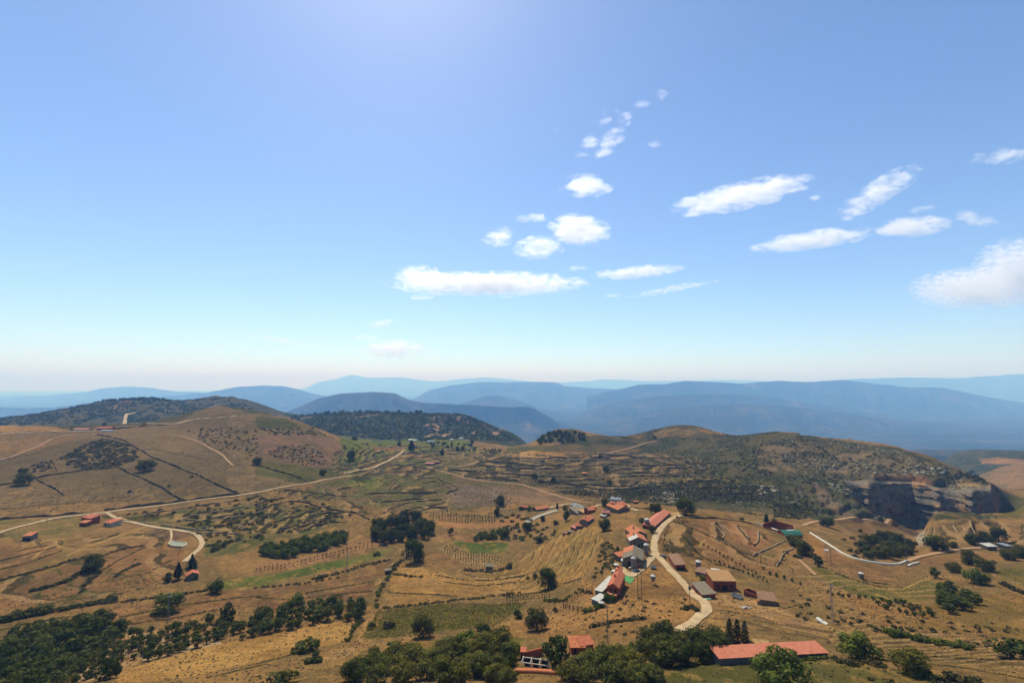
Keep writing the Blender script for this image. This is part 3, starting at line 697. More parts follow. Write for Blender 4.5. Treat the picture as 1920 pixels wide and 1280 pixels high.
def surf_mat(name, ca_, cb_, scale=0.6, rough=0.9, bmp=0.3, spec=0.1):
    m, nt, nd, lk = new_mat(name)
    b = principled(nt, rough, spec)
    n1 = noise(nt, scale, 5, 0.6)
    lk.new(ramp(nt, n1, [(0.32, tuple(ca_)), (0.68, tuple(cb_))]), b.inputs['Base Color'])
    bump(nt, n1, b, bmp, 0.1)
    return m
M_ROAD = {'pale': surf_mat('pale_gravel', S(182,152,116), S(218,190,152), 0.25), 'red': surf_mat('red_earth', S(176,134,98), S(196,154,116)), 'grey': surf_mat('grey_concrete', S(170,160,146), S(192,182,166))}
for (nm, kd, wd, _), L in zip(ROADS, ROAD_XY):
    d = np.gradient(L, axis=0); d /= np.maximum(np.hypot(d[:, 0], d[:, 1]), 1e-6)[:, None]
    nrm = np.stack([-d[:, 1], d[:, 0]], 1)
    wd = wd * 0.98; wl_ = 1 + 0.55 * (fbm(np.arange(len(L)) / 3.0, np.zeros(len(L)), 3, 81) - 0.5); wr_ = 1 + 0.55 * (fbm(np.arange(len(L)) / 3.0, np.zeros(len(L)), 3, 82) - 0.5)
    rows = []
    for o_ in (-0.5, -0.2, 0.2, 0.5):
        xy = L + nrm * (o_ * wd * (wl_ if o_ < 0 else wr_))[:, None]
        rows.append(np.c_[xy, hgt(xy[:, 0], xy[:, 1]) + 0.10 + 0.0009 * L[:, 1] + (0.05 if abs(o_) < 0.3 else 0)])
    tag(link(nm, mesh_grid(nm, np.stack(rows)), M_ROAD[kd]), kind='structure')
# ------------------------------------------------------------------ plants
def leaf_mat(name, c0, c1, hue=0.5):
    m, nt, nd, lk = new_mat(name)
    o = nd.new('ShaderNodeOutputMaterial')
    inf = nd.new('ShaderNodeObjectInfo')
    g = nd.new('ShaderNodeNewGeometry')
    n1 = noise(nt, 0.9, 3, 0.6)
    c = ramp(nt, n1, [(0.3, tuple(c0)), (0.7, tuple(c1))])
    r = ramp(nt, inf.outputs['Random'], [(0.0, (0.72, 0.78, 0.74)), (0.5, (1.0, 1.0, 1.0)), (1.0, (1.35, 1.2, 1.0))])
    c = mixc(nt, 1.0, c, r, 'MULTIPLY')
    d = nd.new('ShaderNodeBsdfDiffuse'); t = nd.new('ShaderNodeBsdfTranslucent'); mx = nd.new('ShaderNodeMixShader')
    mx.inputs[0].default_value = 0.2
    lk.new(c, d.inputs['Color']); lk.new(c, t.inputs['Color'])
    lk.new(d.outputs[0], mx.inputs[1]); lk.new(t.outputs[0], mx.inputs[2]); lk.new(mx.outputs[0], o.inputs['Surface'])
    return m
M_LEAF = {
 'oak': leaf_mat('oak_leaves', (0.044, 0.052, 0.013), (0.112, 0.112, 0.030)),
 'light': leaf_mat('light_oak_leaves', (0.062, 0.068, 0.014), (0.150, 0.142, 0.034)),
 'green': leaf_mat('fresh_green_leaves', (0.062, 0.082, 0.014), (0.140, 0.155, 0.032)),
 'dark': leaf_mat('orchard_leaves', (0.048, 0.062, 0.014), (0.112, 0.122, 0.032)),
 'scrub': leaf_mat('scrub_leaves', (0.046, 0.046, 0.018), (0.100, 0.088, 0.036)),
 'pine': leaf_mat('conifer_needles', (0.012, 0.022, 0.012), (0.030, 0.044, 0.022)),
 'vine': leaf_mat('vine_leaves', (0.130, 0.145, 0.018), (0.27, 0.25, 0.045)),
 'dry': leaf_mat('dry_grass_blades', (0.150, 0.100, 0.046), (0.260, 0.180, 0.085)),
 'sage': leaf_mat('olive_grass_blades', (0.105, 0.088, 0.040), (0.185, 0.145, 0.070)),
}
M_BARK = surf_mat('bark', (0.05, 0.038, 0.028), (0.11, 0.085, 0.06), 3.0)
def faces_mesh(name, V, Fq, smooth=False):
    me = bpy.data.meshes.new(name)
    V = np.asarray(V, np.float32); Fq = np.asarray(Fq, np.int32)
    k = Fq.shape[1]; n = len(Fq)
    me.vertices.add(len(V)); me.vertices.foreach_set('co', V.ravel())
    me.loops.add(n * k); me.loops.foreach_set('vertex_index', Fq.ravel())
    me.polygons.add(n); me.polygons.foreach_set('loop_start', (np.arange(n) * k).astype(np.int32))
    me.polygons.foreach_set('loop_total', np.full(n, k, np.int32))
    if smooth: me.polygons.foreach_set('use_smooth', np.ones(n, bool))
    me.update(calc_edges=True)
    return me
def leaf_quads(C, Nn, size, r, jit=0.55):
    """quads centred at C, roughly facing Nn, jittered"""
    n = len(C)
    d = Nn + r.normal(0, jit, (n, 3)); d /= np.linalg.norm(d, axis=1)[:, None]
    a = np.cross(d, r.normal(0, 1, (n, 3))); a /= np.linalg.norm(a, axis=1)[:, None] + 1e-9
    b = np.cross(d, a)
    s = (size * r.uniform(0.6, 1.35, n))[:, None]
    asp = r.uniform(0.6, 1.0, n)[:, None]
    V = np.stack([C - a * s - b * s * asp * 0.6, C + a * s * 0.7 - b * s * asp, C + a * s + b * s * asp * 0.7, C - a * s * 0.6 + b * s * asp], 1).reshape(-1, 3)
    return V, np.arange(n * 4).reshape(n, 4)
def crown_lumps(r, n, rx, rz, zc, rl):
    """lump centres spread through an ellipsoid"""
    p = r.normal(0, 1, (n, 3)); p /= np.linalg.norm(p, axis=1)[:, None]
    p *= (r.uniform(0.25, 1.0, n)**0.5)[:, None]
    p[:, 2] = np.where(p[:, 2] < -0.9, -0.9 * r.uniform(0.3, 1, n), p[:, 2])
    C = p * np.array([rx, rx, rz]) + np.array([0, 0, zc])
    R = rl * r.uniform(0.65, 1.25, n)
    return C, R
def make_crown(name, seed, nl, nleaf, size, rx=0.42, rz=0.34, zc=0.52, rl=0.16):
    r = np.random.default_rng(seed)
    C, R = crown_lumps(r, nl, rx, rz, zc, rl)
    k = r.integers(0, nl, nleaf)
    d = r.normal(0, 1, (nleaf, 3)); d[:, 2] = d[:, 2] * 0.9 + 0.25; d /= np.linalg.norm(d, axis=1)[:, None]
    P = C[k] + d * (R[k] * r.uniform(0.72, 1.06, nleaf))[:, None]
    V, Fq = leaf_quads(P, d, size, r, 0.33)
    return faces_mesh(name, V, Fq)
def make_cone(name, seed, nleaf, size, rad, h, z0=0.12, power=0.9, layers=0):
    r = np.random.default_rng(seed)
    t = r.uniform(0, 1, nleaf)**0.75
    t = 1 - t
    a = r.uniform(0, 2 * math.pi, nleaf)
    rr = rad * (np.sin(np.clip((1 - t), 0, 1) * math.pi / 2)**power) * np.where(t < 0.12, t / 0.12 * 0.6 + 0.4, 1)
    if layers: rr = rr * (0.72 + 0.38 * (1 - (t * layers) % 1.0))
    rr = rr * r.uniform(0.55, 1.05, nleaf) * (1 + 0.18 * np.sin(3 * a + 7 * t + seed))
    P = np.c_[rr * np.cos(a), rr * np.sin(a), z0 + t * h]
    d = np.c_[np.cos(a), np.sin(a), np.full(nleaf, 0.4)]
    V, Fq = leaf_quads(P, d, size, r)
    return faces_mesh(name, V, Fq)
def tube(path, rad, ns=6):
    path = [Vector(p) for p in path]; V = []; Fq = []
    for i, p in enumerate(path):
        d = (path[min(i + 1, len(path) - 1)] - path[max(i - 1, 0)]).normalized()
        a = d.orthogonal().normalized(); b = d.cross(a)
        for k in range(ns):
            t = 2 * math.pi * k / ns
            V.append(p + (a * math.cos(t) + b * math.sin(t)) * rad[i])
    for i in range(len(path) - 1):
        for k in range(ns):
            Fq.append((i * ns + k, i * ns + (k + 1) % ns, (i + 1) * ns + (k + 1) % ns, (i + 1) * ns + k))
    return [tuple(v) for v in V], Fq
def join_tubes(name, tubes, smooth=True):
    V = []; Fq = []
    for v, f in tubes:
        o = len(V); V += v; Fq += [tuple(i + o for i in q) for q in f]
    return faces_mesh(name, V, Fq, smooth)
def make_trunk(name, seed, h=0.24, r0=0.035, spread=0.26, nb=4, top=0.55):
    r = random.Random(seed)
    tb = [tube([(0, 0, -0.06), (0.01, 0, h * 0.5), (0.0, 0.01, h)], [r0 * 1.25, r0, r0 * 0.75])]
    for k in range(nb):
        a = 2 * math.pi * (k + r.random() * 0.6) / nb; s = spread * r.uniform(0.7, 1.1)
        tb.append(tube([(0, 0, h * 0.85), (math.cos(a) * s * 0.5, math.sin(a) * s * 0.5, h + (top - h) * 0.5), (math.cos(a) * s, math.sin(a) * s, top * r.uniform(0.9, 1.15))], [r0 * 0.6, r0 * 0.4, r0 * 0.15], 5))
    return join_tubes(name, tb)
PROTO = {}
def proto(kind, name, crowns, trunk): PROTO[kind] = (name, crowns, trunk)
proto('oak', 'oak_tree', [make_crown('oak_crown', 100 + i, 24, 3000, 0.025, 0.38, 0.36, 0.40, 0.19) for i in range(4)], make_trunk('oak_trunk', 1))
proto('light', 'oak_tree', [make_crown('light_oak_crown', 120 + i, 26, 3000, 0.025, 0.38, 0.33, 0.38, 0.18) for i in range(4)], make_trunk('oak_trunk', 2))
proto('green', 'broadleaf_tree', [make_crown('broadleaf_crown', 140 + i, 20, 2000, 0.027, 0.36, 0.36, 0.40, 0.18) for i in range(3)], make_trunk('broadleaf_trunk', 3))
proto('dark', 'orchard_tree', [make_crown('orchard_crown', 160 + i, 16, 800, 0.042, 0.36, 0.38, 0.43, 0.18) for i in range(4)], make_trunk('orchard_trunk', 4, 0.22, 0.035))
proto('pine', 'conifer_tree', [make_cone('conifer_crown', 180 + i, 900, 0.045, 0.42, 1.3, 0.15, 1.1, 6) for i in range(2)], join_tubes('conifer_trunk', [tube([(0, 0, -0.06), (0, 0, 0.6), (0, 0, 1.35)], [0.06, 0.045, 0.01])]))
proto('cypress', 'cypress_tree', [make_cone('cypress_crown', 190 + i, 1300, 0.05, 0.5, 2.75, 0.18, 0.55) for i in range(3)], join_tubes('cypress_trunk', [tube([(0, 0, -0.06), (0, 0, 0.6), (0, 0, 2.4)], [0.09, 0.07, 0.01])]))
for k_, (nm_, crowns_, trunk_) in PROTO.items():
    mk = {'cypress': 'pine'}.get(k_, k_)
    for c_ in crowns_: c_.materials.append(M_LEAF[mk])
    trunk_.materials.append(M_BARK)
BUSH = {}
for k_, nlf, sz in (('scrub', 220, 0.070), ('oak', 700, 0.040), ('green', 600, 0.044), ('light', 600, 0.044), ('dark', 500, 0.046)):
    BUSH[k_] = [make_crown(k_ + '_shrub', 200 + i + sum(map(ord, k_)), 11, nlf, sz, 0.38, 0.26, 0.26, 0.17) for i in range(4)]
    for c_ in BUSH[k_]: c_.materials.append(M_LEAF[k_])
nplants = [0]
def place(px, py, wpx, kind='oak', hs=1.0, label=None, group=None, cat='tree', name=None, sink=0.0, loc=None):
    p = at(px, py) if loc is None else loc
    w = wpx * p.y / F
    nm, crowns, trunk = PROTO[kind]
    root = bpy.data.objects.new(name or nm, None); COL.objects.link(root)
    root.empty_display_size = 0.5
    root.location = (p.x, p.y, p.z - sink)
    root.rotation_euler = (0, 0, rng.uniform(0, 6.28)); root.scale = (w, w, w * hs)
    link('crown', rng.choice(crowns), None, root); link('trunk', trunk, None, root)
    tag(root, label, cat, group); nplants[0] += 1
    return root
SHRUBS = []
def shrub(px, py, wpx, kind='scrub', hs=1.0, label=None, group=None, loc=None, name='shrub'):
    SHRUBS.append((wpx, px, py, kind, hs, label, group, name))
def plant_shrubs():
    """the largest become objects, the rest one sheet of small shrubs"""
    SHRUBS.sort(key=lambda q: -q[0] - (100 if q[7] != 'shrub' or q[6] is None else 0))
    pts_, siz = [], []; cnt = {}
    for (wpx, px, py, kind, hs, label, group, name) in SHRUBS:
        p = at(px, py); w = wpx * p.y / F
        cnt[name] = cnt.get(name, 0) + 1
        if cnt[name] <= 290:
            o = link(name, rng.choice(BUSH[kind]))
            o.location = (p.x, p.y, p.z - 0.05 * w); o.rotation_euler = (0, 0, rng.uniform(0, 6.28)); o.scale = (w, w * rng.uniform(0.85, 1.15), w * hs * rng.uniform(0.85, 1.1))
            tag(o, label, 'shrub' if name == 'shrub' else 'vine', group); nplants[0] += 1
        else: pts_.append((p.x, p.y, p.z)); siz.append(w)
    return np.array(pts_), np.array(siz)
def scatter(poly, n, mind, seed, dens=None):
    """n photo points inside a polygon, at least mind pixels apart (rows squeezed by foreshortening)"""
    r = random.Random(seed); xs = [p[0] for p in poly]; ys = [p[1] for p in poly]; out = []
    pl = list(poly); tries = 0
    while len(out) < n and tries < n * 60:
        tries += 1
        x = r.uniform(min(xs), max(xs)); y = r.uniform(min(ys), max(ys)); c = False
        for (x0, y0), (x1, y1) in zip(pl, pl[1:] + pl[:1]):
            if (y0 > y) != (y1 > y) and x < (x1 - x0) * (y - y0) / (y1 - y0) + x0: c = not c
        if c and all((x - a)**2 + (2.2 * (y - b))**2 > mind * mind for a, b in out): out.append((x, y))
    return out
def along(line, gap, jit, seed):
    r = random.Random(seed); out = []; acc = 0.0
    for (x0, y0), (x1, y1) in zip(line, line[1:]):
        L_ = math.hypot(x1 - x0, y1 - y0); t = acc
        while t < L_:
            out.append((x0 + (x1 - x0) * t / L_ + r.uniform(-jit, jit), y0 + (y1 - y0) * t / L_ + r.uniform(-jit, jit) * 0.5)); t += gap * r.uniform(0.7, 1.3)
        acc = t - L_
    return out
def Z1(t, x, y): return Z(t, (x, y))[0]

# ---- single trees that stand out
for t, x, y, w, kd, hs, lab in [
 ('G', 1290, 15, 34, 'oak', 0.95, 'large round dark oak at the top of the pale farm road'),
 ('F', 1140, 352, 40, 'oak', 1.0, 'big lone oak between the dark grove and the golden stubble field'),
 ('G', 705, 130, 22, 'light', 1.25, 'round light green tree on the bare slope below the village'),
 ('G', 300, 548, 35, 'oak', 1.05, 'dark round oak beside the striped fields left of the farm'),
 ('G', 215, 845, 40, 'oak', 1.0, 'big dark tree right of the green vineyard'),
 ('G', 345, 1125, 54, 'dark', 1.1, 'tall bushy dark tree in front of the terracotta garden wall'),
 ('F', 1200, 895, 40, 'oak', 0.98, 'round dark oak on the front edge of the vineyard'),
 ('E', 660, 420, 36, 'oak', 0.85, 'big dark bushy tree at the head of the contour hedges'),
 ('E', 1200, 712, 54, 'green', 0.62, 'broad spreading tree alone on the ploughed strip at left'),
 ('E', 1560, 575, 30, 'green', 0.85, 'grey green tree below the green strip by the hut'),
 ('E', 1640, 775, 28, 'dark', 1.1, 'tall dark tree rising over the orchard edge'),
 ('E', 1512, 800, 18, 'dark', 1.1, 'smaller dark tree beside the tall one over the orchard'),
 ('A', 1050, 775, 30, 'oak', 0.75, 'dark tree clump below the scrub patch on the left hillside'),
 ('A', 170, 875, 27, 'oak', 0.85, 'dark tree at the wall corner near the left edge'),
 ('A', 160, 800, 20, 'oak', 0.6, 'low dark tree just above the wall corner near the left edge'),
 ('A', 1850, 728, 17, 'oak', 0.9, 'dark tree at the end of the hillside path'),
 ('B', 685, 700, 15, 'oak', 1.3, 'upright dark tree on the terraces below the knoll'),
 ('B', 480, 808, 13, 'oak', 0.9, 'small lone tree beside the pale road in the middle'),
 ('B', 712, 560, 12, 'green', 0.8, 'round tree at the green foot of the wooded mesa'),
 ('B', 1120, 638, 18, 'pine', 0.75, 'dark conifer clump where the pale road meets the hamlet'),
 ('B', 1340, 662, 9, 'oak', 1.3, 'small upright tree among the far terraces'),
 ('B', 1030, 600, 9, 'oak', 1.1, 'small dark tree left of the far hamlet road'),
 ('B', 1755, 1025, 22, 'oak', 0.85, 'dark oak above the small vine plots'),
 ('B', 1735, 1100, 12, 'oak', 1.4, 'tall dark tree in the small vine plots'),
 ('C', 200, 838, 13, 'oak', 0.9, 'left tree of two on the terraced slope'),
 ('C', 338, 862, 10, 'oak', 1.2, 'right tree of two on the terraced slope'),
 ('C', 718, 790, 14, 'oak', 1.1, 'dark tree with a clear shadow on the terraced slope'),
 ('C', 672, 685, 9, 'oak', 0.9, 'small tree beside the track up to the ridge'),
 ('C', 740, 878, 12, 'oak', 0.9, 'dark tree low on the terraced slope above the village'),
 ('C', 1065, 545, 6, 'oak', 1.0, 'small tree on the saddle below the knoll'),
 ('H', 340, 305, 31, 'oak', 0.85, 'big dark oak in front of the green vaulted barn'),
 ('H', 265, 240, 25, 'oak', 0.85, 'dark oak nearest the green vaulted barn'),
 ('H', 440, 388, 17, 'dark', 1.1, 'slim tree at the lower end of the barn clump'),
 ('H', 68, 82, 10, 'pine', 1.2, 'small dark conifer behind the red brick courtyard'),
 ('H', 118, 80, 12, 'green', 0.9, 'bright green tree behind the red brick courtyard'),
 ('H', 500, 102, 25, 'oak', 0.8, 'dark tree beside the red earth track below the cliff'),
 ('H', 1290, 272, 37, 'oak', 0.85, 'big dark oak on the far edge of the brown field'),
 ('H', 1412, 255, 15, 'oak', 0.8, 'small oak on the far edge of the brown field'),
 ('H', 1550, 228, 25, 'oak', 0.75, 'left oak of three behind the white roofed hut'),
 ('H', 1640, 218, 27, 'oak', 0.75, 'middle oak of three behind the white roofed hut'),
 ('H', 1738, 210, 27, 'oak', 1.0, 'right and tallest oak of three behind the white roofed hut'),
 ('H', 1810, 340, 27, 'oak', 0.75, 'dark tree left of the grey shed at right edge'),
 ('H', 1880, 325, 28, 'oak', 0.85, 'dark tree in front of the grey shed at right edge'),
 ('H', 1285, 475, 17, 'dark', 1.15, 'lone upright tree at the end of the green strip'),
 ('H', 1415, 430, 24, 'oak', 0.85, 'left tree of the clump above the right orchard'),
 ('H', 1540, 378, 32, 'oak', 0.85, 'upper tree of the clump above the right orchard'),
 ('H', 1632, 420, 32, 'oak', 0.75, 'right tree of the clump above the right orchard'),
 ('H', 1570, 512, 42, 'green', 0.7, 'broad olive green tree in front of the clump at right'),
 ('H', 1825, 1050, 52, 'dark', 0.72, 'tree with a visible trunk on the dry slope at lower right'),
 ('H', 725, 1050, 70, 'green', 0.72, 'large rounded dark shrubby tree right of the long red roof'),
 ('H', 1125, 1165, 64, 'oak', 0.72, 'large dark tree in the lower right foreground'),
 ('H', 165, 1265, 100, 'green', 0.72, 'big yellow green tree in front of the long red roof'),
 ('E', 1280, 480, 19, 'pine', 1.0, 'pointed dark conifer left of the gabled hut'),
 ('E', 1205, 498, 17, 'oak', 0.95, 'low dark tree left of the conifer by the gabled hut'),
 ('E', 1378, 435, 22, 'pine', 0.95, 'dark conifer behind the gabled hut'),
 ('F', 850, 1055, 22, 'oak', 1.1, 'small round oak below the vineyard path'),
 ('F', 1825, 408, 13, 'oak', 0.9, 'dark round bush tree below the pale vine plot'),
 ('F', 1400, 162, 11, 'dark', 1.3, 'small tree with a trunk left of the green orchard block'),
 ('F', 740, 770, 26, 'dark', 1.3, 'tall dark tree at the right end of the long orchard'),
 ]:
    X_, Y_ = Z1(t, x, y); place(X_, Y_, w * 1.08, kd, hs, lab)
VT = lambda a, b: (940 + a / 6.857, 920 + b / 6.857)
for a, b, w, kd, hs, lab in [
 (1134, 0, 0, '', 0, '')][:0] + [
 (1330, 218, 16, 'oak', 1.2, 'dark tree against the big orange roofed village house'),
 (835, 385, 15, 'dark', 1.4, 'tall green tree below the grey village roofs'),
 (828, 262, 12, 'dark', 1.0, 'dark tree behind the grey village roofs'),
 (720, 235, 6, 'pine', 1.4, 'slim conifer at the bend of the village street'),
 (30, 592, 19, 'oak', 0.95, 'dark tree in the gardens at the left foot of the village'),
 (330, 500, 19, 'oak', 0.8, 'dark tree at the lower end of the concrete lane'),
 (490, 655, 20, 'oak', 0.6, 'low spreading tree on the slope below the lane'),
 (535, 385, 12, 'oak', 0.9, 'round tree beside the concrete lane'),
 (700, 432, 12, 'oak', 0.7, 'small tree in the garden above the long red roof'),
 (360, 262, 11, 'dark', 0.9, 'tree between the two left village houses'),
 (240, 248, 9, 'dark', 0.9, 'tree at the left end of the village houses'),
 (1800, 402, 12, 'green', 0.8, 'small olive tree left of the topmost silo'),
 (1985, 300, 24, 'oak', 0.95, 'dark tree behind the top end of the long barn'),
 (1945, 535, 13, 'oak', 1.1, 'dark tree between the long barn and the silo farmhouse'),
 ]:
    X_, Y_ = VT(a, b); place(X_, Y_, w * 1.05, kd, hs, lab)
for i, (x, y, w, lab) in enumerate([(1610, 952, 12.5, 'left cypress of three behind the long red roof'), (1665, 958, 12.5, 'middle cypress of three behind the long red roof'), (1720, 962, 12, 'right cypress of three behind the long red roof')]):
    X_, Y_ = Z1('G', x, y); place(X_, Y_, w * 1.22, 'cypress', 1.0, lab, 'cypresses behind the long roof')
X_, Y_ = Z1('G', 1645, 1005); place(X_, Y_, 14, 'pine', 1.05, 'small dense conifer in front of the three cypresses')

# ---- groves and orchards
def grove(poly, n, mind, wlo, whi, kd, label, group, seed, hs=(0.85, 1.1), name=None):
    for (x, y) in sorted(scatter(poly, n, mind, seed), key=lambda q: q[1]):
        place(x, y, rng.uniform(wlo, whi), kd, rng.uniform(*hs), label, group, name=name)
grove(Z('F', (830,170),(900,232),(1100,230),(1270,190),(1290,110),(1200,80),(1000,90),(880,110)), 20, 14, 20, 28, 'oak', 'dark oak in the dense grove in the middle of the valley', 'oaks of the valley grove', 11, (0.9, 1.2))
grove(Z('F', (10,340),(250,325),(480,270),(690,215),(700,160),(500,190),(250,240),(20,290)), 34, 10, 17, 24, 'green', 'fresh green tree in the orchard rows left of the grove', 'green orchard left of the grove', 12, (0.8, 1.0))
grove(Z('F', (1585,205),(1700,200),(1815,180),(1815,150),(1700,155),(1600,180)), 13, 7, 12, 15, 'green', 'green tree in the small square orchard block', 'square orchard block', 13, (0.85, 1.0))
grove(Z('E', (-60,1000),(100,900),(250,850),(600,790),(880,800),(930,850),(700,970),(560,1100),(520,1260),(-60,1280)), 80, 16, 19, 34, 'dark', 'dark orchard tree in the dense corner at lower left', 'dense orchard in the lower left corner', 14, (0.8, 1.05))
def rows(poly, rowdir, gap_along, gap_rows, jit, seed):
    r = random.Random(seed); xs = [p[0] for p in poly]; ys = [p[1] for p in poly]
    cx_, cy_ = sum(xs) / len(xs), sum(ys) / len(ys); L_ = math.hypot(*rowdir); dx, dy = rowdir[0] / L_, rowdir[1] / L_
    out = []
    for i in range(-40, 41):
        for j in range(-60, 61):
            x = cx_ + dx * gap_along * j + r.uniform(-jit, jit); y = cy_ + dy * gap_along * j + i * gap_rows + r.uniform(-jit, jit) * 0.4
            c = False
            for (x0, y0), (x1, y1) in zip(poly, poly[1:] + poly[:1]):
                if (y0 > y) != (y1 > y) and x < (x1 - x0) * (y - y0) / (y1 - y0) + x0: c = not c
            if c: out.append((x, y))
    return out
def row_trees(pts_, wlo, whi, kd, label, group, hs=(0.85, 1.15)):
    for x, y in pts_: place(x, y, rng.uniform(wlo, whi), kd, rng.uniform(*hs), label, group)
row_trees(rows(Z('E', (620,1000),(900,880),(1450,810),(1930,740),(1900,890),(1500,960),(1300,1030),(1000,1080),(820,1100),(640,1230),(540,1228)), (1, -0.30), 18, 13, 4.0, 21), 13, 23, 'dark', 'young orchard tree in the planted rows at lower left', 'planted orchard rows at lower left')
row_trees(rows(Z('F', (-20,760),(300,700),(620,650),(790,680),(800,770),(500,800),(150,860),(-20,890)), (1, -0.22), 19, 10, 5, 22), 15, 27, 'dark', 'dark orchard tree in the long hedge-like orchard', 'long orchard beside the straw field')
grove(Z('F', (640,1245),(700,1160),(860,1110),(1000,1060),(1200,1010),(1500,1030),(1700,950),(1860,980),(1900,1240)), 30, 27, 40, 56, 'light', 'bushy oak in the wood at the bottom of the picture', 'oak wood at the bottom middle', 15, (0.72, 0.95))
grove(Z('G', (400,1245),(460,1150),(650,1110),(850,1100),(1000,1150),(1080,1245)), 15, 28, 44, 58, 'light', 'light green oak in the front clump below the parasol', 'light green oaks below the parasol', 16, (0.7, 0.9))
grove(Z('G', (1010,1030),(1150,980),(1400,960),(1530,1010),(1520,1090),(1300,1120),(1090,1100)), 14, 26, 44, 60, 'oak', 'dark shady oak left of the long red roof', 'shady oaks left of the long red roof', 17, (0.8, 1.0))
grove(Z('H', (720,340),(900,360),(1120,310),(1140,250),(1000,210),(900,190),(760,260)), 18, 12, 18, 26, 'oak', 'oak in the hollow below the cliff track', 'oaks in the hollow below the cliff', 18, (0.8, 1.1))
grove(Z('H', (1310,570),(1380,560),(1560,610),(1590,680),(1500,720),(1360,740),(1320,640)), 15, 14, 20, 28, 'dark', 'leafy tree in the small orchard at right', 'small orchard at right', 19, (0.8, 1.05))
grove(Z('H', (820,620),(1000,650),(1200,690),(1300,760),(1150,770),(900,700)), 16, 14, 8, 15, 'dark', 'small young tree on the dry slope left of the right orchard', 'young trees on the dry slope', 20)
row_trees([Z1('H', *q) for q in ((45,412),(90,450),(140,466),(195,482),(250,500),(312,524),(510,580),(545,600),(585,600),(615,615),(660,612),(735,622),(780,618))], 5, 8, 'dark', 'tiny sapling in the row along the field edge at right', 'row of saplings at right', (1.0, 1.5))
row_trees([(1320 + i * 7.5, 1022 + i * 4.1 + (i % 3)) for i in range(16)] + [(1340 + i * 9, 1052 + i * 3.6) for i in range(12)], 3.5, 5.5, 'dark', 'tiny sapling on the brown slope above the brick sheds', 'saplings above the brick sheds', (1.0, 1.5))
row_trees([(1246.5, 1006), (1246, 1012), (1244.5, 1018), (1246, 1025), (1250, 1032), (1256, 1014), (1258, 1018), (1262, 1038)], 3.0, 4.0, 'dark', 'tiny sapling beside the bend of the farm road', 'saplings at the road bend', (1.0, 1.4))
grove(Z('C', (180,585),(280,520),(400,495),(560,515),(560,560),(400,585)), 34, 6, 6, 11, 'oak', 'dark tree on the wooded left knoll of the ridge', 'trees on the left knoll of the ridge', 23, (0.8, 1.1))
grove(Z('B', (1160,560),(1600,580),(1620,640),(1500,640),(1250,610)), 22, 6, 5, 9, 'oak', 'small dark tree near the far hamlet', 'trees around the far hamlet', 24)
grove(Z('B', (1640,630),(1760,625),(1770,650),(1660,655)), 14, 4, 4, 6, 'dark', 'small tree in the far plantation right of the hamlet', 'far plantation', 25)
for x, y in along(Z('B', (250,400),(520,365),(660,355),(720,355),(1010,365),(1140,362),(1210,366)), 10, 3, 26): place(x, y, rng.uniform(5, 10), 'oak', 0.8, 'dark tree on the skyline of the wooded mesa', 'trees along the mesa top')
for x, y in along(Z('A', (680,285),(760,272),(920,268),(1000,262),(1060,266),(1140,264),(1180,270)), 7, 2, 27): place(x, y, rng.uniform(5, 9), 'oak', 0.8, 'dark tree on the skyline of the left back hill', 'trees along the left back hill')

# ---- hedges and shrubs
def hedge(line, gap, wlo, whi, kd, label, group, seed, jit=1.5, hs=0.9):
    for x, y in along(line, gap, jit, seed): shrub(x, y, rng.uniform(wlo, whi), kd, hs, label, group)
hedge(Z('E', (235,570),(330,545),(480,500),(560,450),(610,425)), 5, 9, 14, 'oak', 'bushy hedge plant on the long contour bank at left', 'contour hedge at left', 31)
hedge(Z('E', (590,575),(610,530),(660,480),(720,440)), 6, 8, 12, 'oak', 'hedge plant on the second contour bank', 'second contour hedge', 32)
hedge(Z('E', (830,465),(900,415),(1000,375)), 6, 7, 10, 'scrub', 'hedge plant on the third contour bank', 'third contour hedge', 33)
hedge(Z('E', (0,490),(200,440),(350,400),(450,370),(600,330)), 7, 6, 10, 'scrub', 'shrub on the upper field bank at left', 'upper field bank at left', 34)
hedge(Z('E', (700,330),(800,290),(900,260),(1050,240)), 8, 5, 8, 'scrub', 'shrub on the bank below the pond', 'bank below the pond', 35)
hedge(Z('E', (-20,790),(80,770),(220,745),(370,715)), 11, 24, 34, 'oak', 'large shrub in the row at the left edge', 'large shrubs at the left edge', 36, 3, 0.8)
hedge(Z('E', (430,710),(600,675),(780,640),(850,625)), 8, 14, 22, 'oak', 'shrub in the hedge above the ploughed strip', 'hedge above the ploughed strip', 37, 2, 0.8)
hedge(Z('E', (740,660),(910,640),(1100,620),(1250,600),(1500,560)), 9, 6, 10, 'scrub', 'low shrub on the bank of the ploughed strip', 'bank of the ploughed strip', 38)
hedge(Z('E', (1540,280),(1600,250),(1680,200)), 7, 12, 16, 'oak', 'dark shrub on the terraces left of the green orchard', 'dark shrubs on the left terraces', 39)
hedge(Z('F', (870,680),(880,600),(930,500),(960,440),(1000,390),(1060,350)), 6, 8, 14, 'green', 'bright shrub in the hedge line below the lone oak', 'hedge below the lone oak', 40, 3)
hedge(Z('F', (660,930),(700,850),(740,790)), 6, 9, 14, 'green', 'shrub in the hedge between straw field and vineyard', 'hedge beside the straw field', 41)
hedge(Z('F', (930,690),(1070,680),(1300,650),(1600,620),(1900,580)), 9, 6, 10, 'oak', 'shrub on the bank above the vineyard', 'bank above the vineyard', 42)
hedge(Z('F', (420,480),(640,430),(800,380),(980,340)), 9, 6, 10, 'scrub', 'shrub on the bank left of the lone oak', 'bank left of the lone oak', 43)
hedge(Z('F', (0,545),(300,520),(600,470)), 12, 5, 8, 'scrub', 'low shrub below the green meadow strip', 'bank below the meadow strip', 44)
